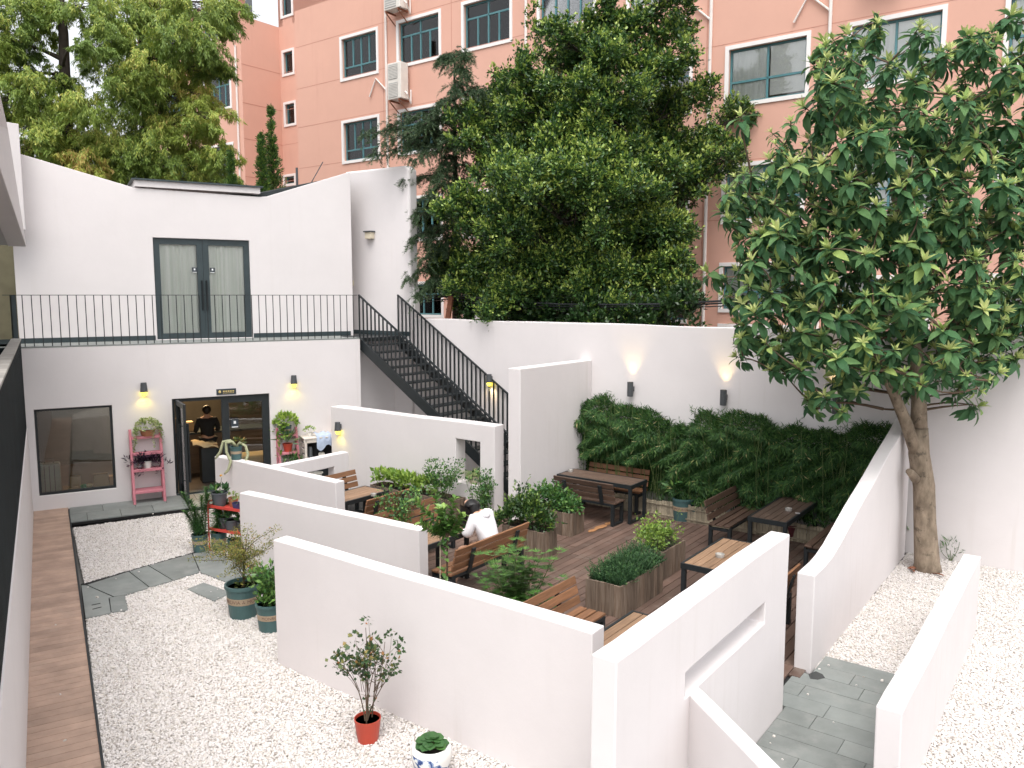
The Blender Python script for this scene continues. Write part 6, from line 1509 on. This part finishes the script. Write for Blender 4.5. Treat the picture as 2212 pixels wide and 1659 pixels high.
c = v3(G(1712, 1165, DZ)[:2], DZ); tag(MB().lathe([(.10, 0), (.13, .26), (.14, .26), (.14, .28), (.12, .28), (.09, .02), (0, .02)], c, 20).build('bucket', M['maroon'], origin=c), 'dark maroon bucket on the deck beyond the long dark table', 'bucket')

# ------------------------------------------------------------------ trees
def grow_tree(name, label, base, lobes, trunk_pts, trunk_r, sub, leafn, L, W, lmat, bmat, seed, cat='tree', group=None, split=(.42, .30), **pk):
    """lobes: (centre, radius); each lobe becomes smaller clumps on its shell, joined by limbs to the trunk line"""
    r = np.random.default_rng(seed); fl, br = MB(), MB(); base = np.asarray(base, float)
    tp = [np.asarray(p, float) for p in trunk_pts]
    br.tube(tp, np.linspace(trunk_r, trunk_r * .25, len(tp)), 9)
    dense = np.concatenate([np.linspace(tp[i], tp[i + 1], 12) for i in range(len(tp) - 1)])
    for (c, R) in lobes:
        c = np.asarray(c, float); low = dense[np.argmin(np.abs(dense[:, 2] + .55 * np.linalg.norm(dense[:, :2] - c[:2], axis=1) - c[2]))]
        pts = limb(br, low, c, trunk_r * .3, trunk_r * .08, .12, 6, 6, r)
        for p_ in pts[3:]:
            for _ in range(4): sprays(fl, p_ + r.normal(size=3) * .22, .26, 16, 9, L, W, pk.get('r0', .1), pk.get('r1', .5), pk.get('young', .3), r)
        K = max(5, int(sub * (R / .7) ** 1.6))
        for k in range(K):
            q = rdir(1, r)[0]; q[2] = abs(q[2]) if r.random() < .7 else q[2]
            cc = c + q * R * r.uniform(.35, 1.1); rr = R * r.uniform(.22, .42)
            limb(br, pts[r.integers(3, 7)], cc, trunk_r * .06, trunk_r * .02, .15, 3, 4, r)
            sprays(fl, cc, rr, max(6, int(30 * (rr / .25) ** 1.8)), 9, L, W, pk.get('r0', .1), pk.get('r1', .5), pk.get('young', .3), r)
    t = thing(name, base, label, cat, group)
    fl.build('crown', M[lmat], t); br.build('trunk', M[bmat], t, smooth=True); return t
def lob(x, y, dep, rp): return (D(x, y, dep), rp * dep / FPX)
r = np.random.default_rng(77)
# central evergreen
ev = [(1180, 25, 32), (1200, 80, 45), (1335, 20, 40), (1440, 20, 45), (1290, 70, 50), (1390, 70, 55), (1475, 75, 45), (1120, 120, 32), (1215, 140, 65), (1060, 180, 30), (1310, 160, 75), (1420, 160, 75), (1130, 205, 60), (1225, 235, 85), (1330, 250, 90), (1440, 255, 85), (1515, 215, 35), (1060, 260, 60), (1150, 310, 85), (1545, 300, 50), (1490, 330, 70), (1260, 350, 100), (1390, 350, 95), (1000, 340, 50), (1070, 390, 85), (1180, 430, 100), (1310, 440, 110), (1430, 430, 85), (1510, 410, 55), (1000, 470, 65), (1110, 510, 95), (1230, 540, 105), (1360, 540, 100), (1460, 510, 65), (985, 580, 65), (1060, 600, 95), (1170, 630, 100), (1300, 640, 100), (1410, 630, 80), (1480, 590, 45), (1570, 245, 38), (1590, 310, 35), (1550, 370, 40), (990, 660, 70), (1480, 660, 40)]
def wall_depth(x):
    t_, z_ = PL(min(max(x, 880), 1960), 690, h0, V); return float(h0[1] + V[1] * t_)
lobes = []
for x, y, rp in ev:
    cx = abs(x - 1290) / 330; dep = 19.9 + 1.3 * cx + r.uniform(-1.2, .8) - (1.0 if y > 350 else 0); dep = max(dep, wall_depth(x) + .35 + (1.25 * rp * dep / FPX if y > 540 else 0)); lobes.append(lob(x + r.normal() * 16, y + r.normal() * 14, dep, rp * r.uniform(.75, 1.15)))
TB = v3(D(1300, 640, 20.6)[:2], -.05)
grow_tree('evergreen_tree', 'huge dense dark evergreen tree behind the boundary wall, with yellow green tips', TB, lobes, [TB, TB + np.array([.05, 0, 3]), TB + np.array([-.1, .1, 6]), TB + np.array([.1, 0, 9]), TB + np.array([0, 0, 11.3])], .26, 22, 210, .085, .045, 'lf_privet', 'trunk_dark', 1, r0=.05, r1=.68, young=.5, updir=.5)  # sunlit crown tops put into the leaf colour, together with new growth
# shrubs low behind the wall
sh = [lob(x, y, wall_depth(x) + 1.0 + r.uniform(0, .5), rp) for x, y, rp in ((1000, 680, 42), (1080, 690, 45), (1170, 690, 50), (1280, 690, 50), (1390, 690, 50), (1470, 665, 45), (1490, 640, 30))]
SB = v3(D(1250, 640, 18.9)[:2], -.05)
grow_tree('dark_shrubs', 'low dark shrubs showing just above the boundary wall', SB, sh, [SB, SB + np.array([0, 0, 2]), SB + np.array([0, 0, 3.6])], .08, 14, 150, .10, .055, 'lf_box', 'trunk_dark', 2, 'shrub', r0=0, r1=.4, young=.12)
# cedar with drooping tiers
CB = v3(D(985, 600, 21.6)[:2], -.05); fl, br = MB(), MB(); Cc = CB
br.tube([CB, CB + np.array([0, 0, 6]), CB + np.array([0, 0, 10.6])], [.15, .09, .02], 8)
tips = [(1005, 125, 21), (960, 130, 21.3), (1010, 165, 20.6), (985, 200, 20.3), (940, 235, 20.6), (905, 275, 20.3), (850, 270, 20.6), (795, 290, 20.2), (830, 310, 20), (870, 330, 20.3), (815, 335, 20), (900, 345, 20), (960, 300, 20.4), (1030, 250, 20.5), (1000, 320, 20.2), (880, 390, 20.4), (930, 420, 20), (905, 470, 20.2), (890, 520, 20.2), (915, 560, 20), (885, 600, 20.2), (930, 620, 20), (970, 480, 20.2), (905, 640, 19.8), (1040, 200, 20.4), (1050, 320, 20.4), (960, 360, 20.6), (990, 400, 20.5), (945, 390, 20.3), (930, 520, 20.4), (1010, 440, 20.6), (960, 540, 20.6), (1030, 380, 20.8), (975, 250, 20.8), (1000, 600, 20.9), (1040, 500, 21)]
for x, y, dep in tips:
    e = D(x, y, dep); st0_ = np.array([CB[0], CB[1], e[2] + r.uniform(.1, .5)])
    pts = limb(br, st0_, e, .04, .006, .05, 8, 5, r, sag=-.10)
    for i in range(2, 9):
        for k in range(10):
            a = pts[i] + r.normal(size=3) * .06; d = nrmz((e - st0_) * .35 + r.normal(size=3) * np.array([.6, .6, .18]) * np.linalg.norm(e - st0_) * .5); ln = r.uniform(.25, .55) * (1.15 - .08 * i); b = a + d * ln + np.array([0, 0, -.16])
            m = 55; tt = r.random(m)[:, None]; P = a + (b - a) * tt + np.array([0, 0, .06]) * np.sin(3.1 * tt)
            leaves(fl, P, rdir(m, r) * .8 + d + np.array([0, 0, -.35]), rdir(m, r) + np.array([0, 0, .8]), .085, .011, .1 + .8 * r.random(m) * (.5 + .5 * tt[:, 0]))
t = thing('cedar_tree', CB, 'feathery cedar with drooping branch tips left of the big evergreen', 'tree'); fl.build('crown', M['lf_cedar'], t); br.build('trunk', M['trunk_dark'], t, smooth=True)

# dawn redwoods at the upper left
def redwood(base, h, lobes, seed, label, tr):
    r = np.random.default_rng(seed); fl, br = MB(), MB(); base = np.asarray(base, float)
    br.tube([base + np.array([0, 0, h * k / 6]) + r.normal(size=3) * .04 for k in range(7)], np.linspace(tr, tr * .3, 7), 9)
    for (c, R) in lobes:
        c = np.asarray(c, float); lo = np.array([base[0], base[1], max(1, c[2] - R * .3 + r.uniform(-.1, .4))]); pts = limb(br, lo, c, .055, .015, .10, 7, 5, r, sag=-.08)
        tint = r.uniform(-.18, .16) + (.22 if r.random() < .16 else 0)
        K = int(21 * (R / .8) ** 1.7) + 4
        for k in range(K):
            q = rdir(1, r)[0]; q[2] *= .75; cc = c + q * R * r.uniform(.3, 1.0)
            limb(br, pts[r.integers(3, 8)], cc, .012, .004, .15, 3, 4, r)
            hd_ = nrmz(np.array([q[0], q[1], 0]) + 1e-4)
            for sub in range(5):
                a = cc + r.normal(size=3) * R * .13; e = a + hd_ * R * r.uniform(.15, .35) + r.normal(size=3) * R * .08 + np.array([0, 0, -R * r.uniform(.12, .4)])
                m = 44; tt = r.random(m)[:, None]; P = a + (e - a) * tt + r.normal(size=(m, 3)) * R * .045
                rad_ = np.linalg.norm(q) * r.uniform(.3, 1)
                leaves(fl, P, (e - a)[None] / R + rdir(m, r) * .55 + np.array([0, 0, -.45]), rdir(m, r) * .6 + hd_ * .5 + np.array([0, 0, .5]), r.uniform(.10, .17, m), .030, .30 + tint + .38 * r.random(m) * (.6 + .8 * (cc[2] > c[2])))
    t = thing('dawn_redwood', base, label, 'tree', 'tall dawn redwoods behind the cafe'); fl.build('crown', M['lf_redwood'], t); br.build('trunk', M['trunk_dark'], t, smooth=True)
r = np.random.default_rng(90)
la_ = [(30, 20, 60), (100, 10, 55), (185, 20, 60), (40, 90, 45), (20, 150, 45), (60, 180, 55), (120, 175, 45), (40, 240, 55), (110, 230, 55), (180, 225, 55), (80, 290, 55), (150, 300, 60), (60, 330, 50), (210, 300, 60), (120, 345, 60), (190, 370, 60), (90, 60, 40), (200, 100, 40), (60, 380, 60), (-30, 80, 60), (-40, 220, 60), (-20, 330, 60)]
b_ = v3(D(147, 350, 25.5)[:2], -.05); redwood(b_, 15, [lob(x, y, 25.5 + r.uniform(-1.8, .8), rp) for x, y, rp in la_], 41, 'yellow green dawn redwood at the far left with a visible dark trunk', .34)
lb_ = [(270, 20, 55), (340, 15, 60), (420, 10, 60), (480, 40, 45), (240, 70, 50), (300, 90, 55), (370, 80, 60), (440, 90, 55), (500, 15, 40), (230, 140, 50), (330, 150, 55), (410, 150, 50), (460, 150, 40), (270, 190, 60), (360, 210, 60), (430, 215, 50), (300, 260, 65), (390, 270, 60), (460, 260, 45), (250, 320, 65), (330, 330, 65), (420, 330, 60), (470, 330, 45), (280, 385, 60), (370, 390, 60), (450, 385, 55), (495, 395, 35)]
b_ = v3(D(325, 350, 27)[:2], -.05); redwood(b_, 16, [lob(x, y, 26.5 + r.uniform(-1.8, 1.0), rp) for x, y, rp in lb_], 43, 'green dawn redwood right of its neighbour, in front of the terracotta wing', .36)
# slim conifers by the recess
def conifer(x, ytop, ybase, dep, wpx, label, seed, lean=0):
    r = np.random.default_rng(seed); top = D(x + lean, ytop, dep); bs = v3(D(x, 400, dep)[:2], -.05); fl, br = MB(), MB(); br.tube([bs, top], [.07, .01], 6); W_ = wpx * dep / FPX; zb = D(x, ybase, dep)[2] - 1.5
    for i in range(260):
        tt = r.random() ** .7; z = zb + (top[2] - zb) * (1 - tt); a = r.uniform(0, 6.28); rad = W_ * tt * r.uniform(.3, 1) + .03
        ax = np.array([bs[0] + (top[0] - bs[0]) * (z - bs[2]) / (top[2] - bs[2]), bs[1], z]); e = ax + np.array([math.cos(a) * rad, math.sin(a) * rad, rad * .5])
        m = 34; t2 = r.random(m)[:, None]; leaves(fl, ax + (e - ax) * t2 + r.normal(size=(m, 3)) * .03, rdir(m, r) * .7 + np.array([math.cos(a), math.sin(a), .9]), rdir(m, r), .10, .03, .15 + .6 * r.random(m))
    t = thing('slim_conifer', bs, label, 'tree', 'slim conifers by the terracotta recess'); fl.build('crown', M['lf_privet'], t); br.build('trunk', M['trunk_dark'], t)
conifer(590, 232, 400, 25.5, 38, 'narrow bright green conifer in front of the terracotta recess', 51, -5)
conifer(560, 290, 400, 25, 30, 'shorter thin conifer left of the narrow bright green one', 52, 4)
conifer(498, 330, 410, 24.5, 16, 'small slim conifer just above the flat roof cap', 53)

# loquat tree in the foreground at the right
r = np.random.default_rng(61); LB = v3(G(2003, 1232)[:2], 0); tk, fl, br = MB(), MB(), MB()
def Lp(x, y, dy=0.0): return D(x, y, LB[1] + dy)
trunk = [LB + np.array([0, 0, -.08]), LB + np.array([-.01, 0, .12]), Lp(1998, 1130), Lp(1996, 1050), Lp(1985, 980), Lp(1985, 925)]
tk.tube(trunk, [.235, .19, .165, .160, .155, .135], 18)
ln_ = Lp(1955, 880, -.1); left = [Lp(1978, 975, -.02), Lp(1958, 915, -.1), Lp(1935, 860, -.2), Lp(1905, 790, -.35), Lp(1870, 700, -.5)]; tk.tube(left, [.10, .092, .08, .07, .05], 12)
main = [trunk[-1], Lp(1985, 860, .05), Lp(1980, 780, .1), Lp(1965, 680, .15), Lp(1950, 560, .2), Lp(1930, 400, .2), Lp(1930, 250, .15)]; tk.tube(main, [.125, .11, .10, .085, .07, .05, .03], 12)
right = [Lp(1985, 850, .05), Lp(2030, 770, .1), Lp(2080, 660, .1), Lp(2130, 540, .2), Lp(2150, 420, .2)]; tk.tube(right, [.08, .07, .06, .045, .03], 10)
tk.tube([Lp(1978, 1035, -.08), Lp(1968, 1022, -.22), Lp(1963, 1018, -.26)], [.075, .06, .05], 9)
nodes = np.concatenate([np.linspace(a, b, 8) for ch in (left, main, right) for a, b in zip(ch[:-1], ch[1:])])
# crown: lobes sampled in the photograph's silhouette, with real depth
lq = [(1795, 120, 42), (1870, 70, 45), (1790, 220, 62), (1850, 190, 90), (1960, 150, 60), (2010, 60, 30), (2080, 120, 60), (2160, 80, 60), (1725, 320, 72), (1820, 310, 105), (1940, 290, 100), (2060, 250, 90), (2160, 220, 90), (1600, 245, 22), (1620, 400, 50), (1640, 450, 85), (1740, 440, 110), (1860, 440, 120), (1990, 420, 110), (2110, 400, 110), (2210, 370, 90), (1640, 560, 60), (1710, 570, 110), (1830, 580, 120), (1960, 570, 110), (2090, 560, 110), (2200, 540, 90), (1600, 720, 40), (1680, 690, 90), (1790, 690, 100), (1900, 690, 90), (2020, 690, 90), (2130, 690, 90), (2210, 660, 80), (1620, 770, 40), (1700, 760, 55), (1850, 800, 55), (1790, 850, 50), (1960, 790, 55), (2060, 810, 60), (2110, 840, 40), (2180, 760, 50), (1545, 600, 25), (1570, 660, 25), (2280, 300, 90), (2280, 500, 90), (2280, 150, 80), (2260, 660, 80)]
tipsP = []
for x, y, rp in lq:
    edge = min(1, abs(x - 1930) / 380); k = max(2, int((rp / 27) ** 2 * 2.9))
    for i in range(k):
        dy = r.uniform(-1.9, 1.5) * math.sqrt(max(.12, 1 - edge ** 2)) - .2
        a = r.uniform(0, 6.28); q = rp * math.sqrt(r.random()); tipsP.append(Lp(x + q * math.cos(a), y + q * math.sin(a), dy))
tipsP = np.array(tipsP); tipsP = tipsP[np.argsort(np.linalg.norm(tipsP - nodes[len(nodes) // 2], axis=1))]
kept = []
for p in tipsP:
    if all(np.sum((p - q) ** 2) > .168 ** 2 for q in kept): kept.append(p)
centre = Lp(1940, 500, 0)
segs = nodes.copy()
lfP, lfD, lfN, lfL, lfW, lfR, lfDr = [], [], [], [], [], [], []
for p in kept:
    w = np.linalg.norm((segs - p) * np.array([1, 1, 1.0]), axis=1) + np.where(segs[:, 2] > p[2] - .05, 1.2, 0); q = segs[np.argmin(w)]
    L_ = np.linalg.norm(p - q); pts = limb(br, q, p, min(.035, .008 + .014 * L_), .006, .12, 5, 5, r); segs = np.concatenate([segs, np.array(pts[2:])])
    ax = nrmz(nrmz(p - q) * .5 + nrmz(p - centre) * .35 + np.array([0, 0, .75])); ref = nrmz(np.cross(ax, [.3, .5, .1])); re2 = np.cross(ax, ref)
    sc_ = r.uniform(.62, 1.18); ny = r.integers(6, 12); nm = r.integers(10, 15); young_b = r.uniform(-.12, .12)
    for i in range(ny + nm):
        y_ = i < ny; a = i * 2.4 + r.uniform(-.6, .6); f = (i / ny) if y_ else (i - ny) / nm
        el = (1.25 - .75 * f if y_ else .35 - 1.25 * f) + r.normal() * .24; rd = ref * math.cos(a) + re2 * math.sin(a)
        d = rd * math.cos(el) + ax * math.sin(el); n_ = ax * math.cos(el) - rd * math.sin(el)
        lfP.append(p - ax * (0 if y_ else .02 + .14 * f)); lfD.append(d); lfN.append(n_); lfL.append(sc_ * ((.135 + .055 * f) if y_ else (.195 + .09 * r.random()))); lfW.append(lfL[-1] * (.27 if y_ else .41)); lfDr.append(r.uniform(.1, .5) if y_ else r.uniform(.5, 1.2))
        lfR.append((1.0 - .36 * f + young_b) if y_ else (.05 + .6 * r.random() * (1 - .5 * f) if r.random() > .04 else .72))
leaves(fl, np.array(lfP), np.array(lfD), np.array(lfN), np.array(lfL), np.array(lfW), np.array(lfR), 4, np.array(lfDr), .28)
t = thing('loquat_tree', LB, 'loquat tree with big ribbed leaves and pale new tips in the right foreground', 'tree')
fl.build('crown', M['lf_loquat'], t, smooth=True); tk.build('trunk', M['bark'], t, smooth=True); br.build('branches', M['twig'], t, smooth=True)
print('loquat rosettes', len(kept))
# small things round the trunk
def leafy(x, y, label, n, rad, L, W, mt='lf_green', z=.2):
    c = G(x, y, 0.01); mb = MB(); puff(mb, c + np.array([0, 0, z]), rad, n, L, W, r0=.1, r1=.7); st = MB()
    for _ in range(6): limb(st, c, c + np.array([RNG.normal() * rad[0] * .6, RNG.normal() * .08, z + rad[2] * .7]), .005, .003)
    plant('small_plant', c, label, 'plant', [('foliage', mb, M[mt]), ('stems', st, M['stem_green'])])
leafy(1958, 1185, 'small leafy plant squeezed between the curved wall and the trunk', 46, (.13, .13, .34), .15, .10, z=.45)
leafy(2055, 1212, 'wispy little weed on the gravel right of the loquat trunk', 70, (.14, .1, .22), .09, .016, 'lf_green', .2)
q = MB(); c = G(1967, 1190, .01); q.lathe([(.05, 0), (.065, .13), (.07, .13), (.06, .13), (.045, .02), (0, .02)], c, 14); tag(q.build('white_pot', M['whitepot'], origin=c), 'small white pot between the curved wall and the loquat trunk', 'pot')
for i, (x, y, a_) in enumerate(((1960, 1228, 0), (1974, 1236, 1.3), (2040, 1245, 2.0))):
    c = G(x, y, .045); mb = MB(); leaves(mb, np.array([c]), np.array([[math.cos(a_), math.sin(a_), .1]]), np.array([[.3, -.3, 1.]]), .24, .07, np.array([.5]), 4, .5, .5)
    tag(mb.build('fallen_leaf', M['rust'], origin=c), ['long dry brown leaf on the gravel, nearest the curved wall', 'dry brown leaf on the gravel in front of the loquat trunk', 'dry brown leaf on the gravel right of the loquat trunk'][i], 'leaf', 'fallen loquat leaves')
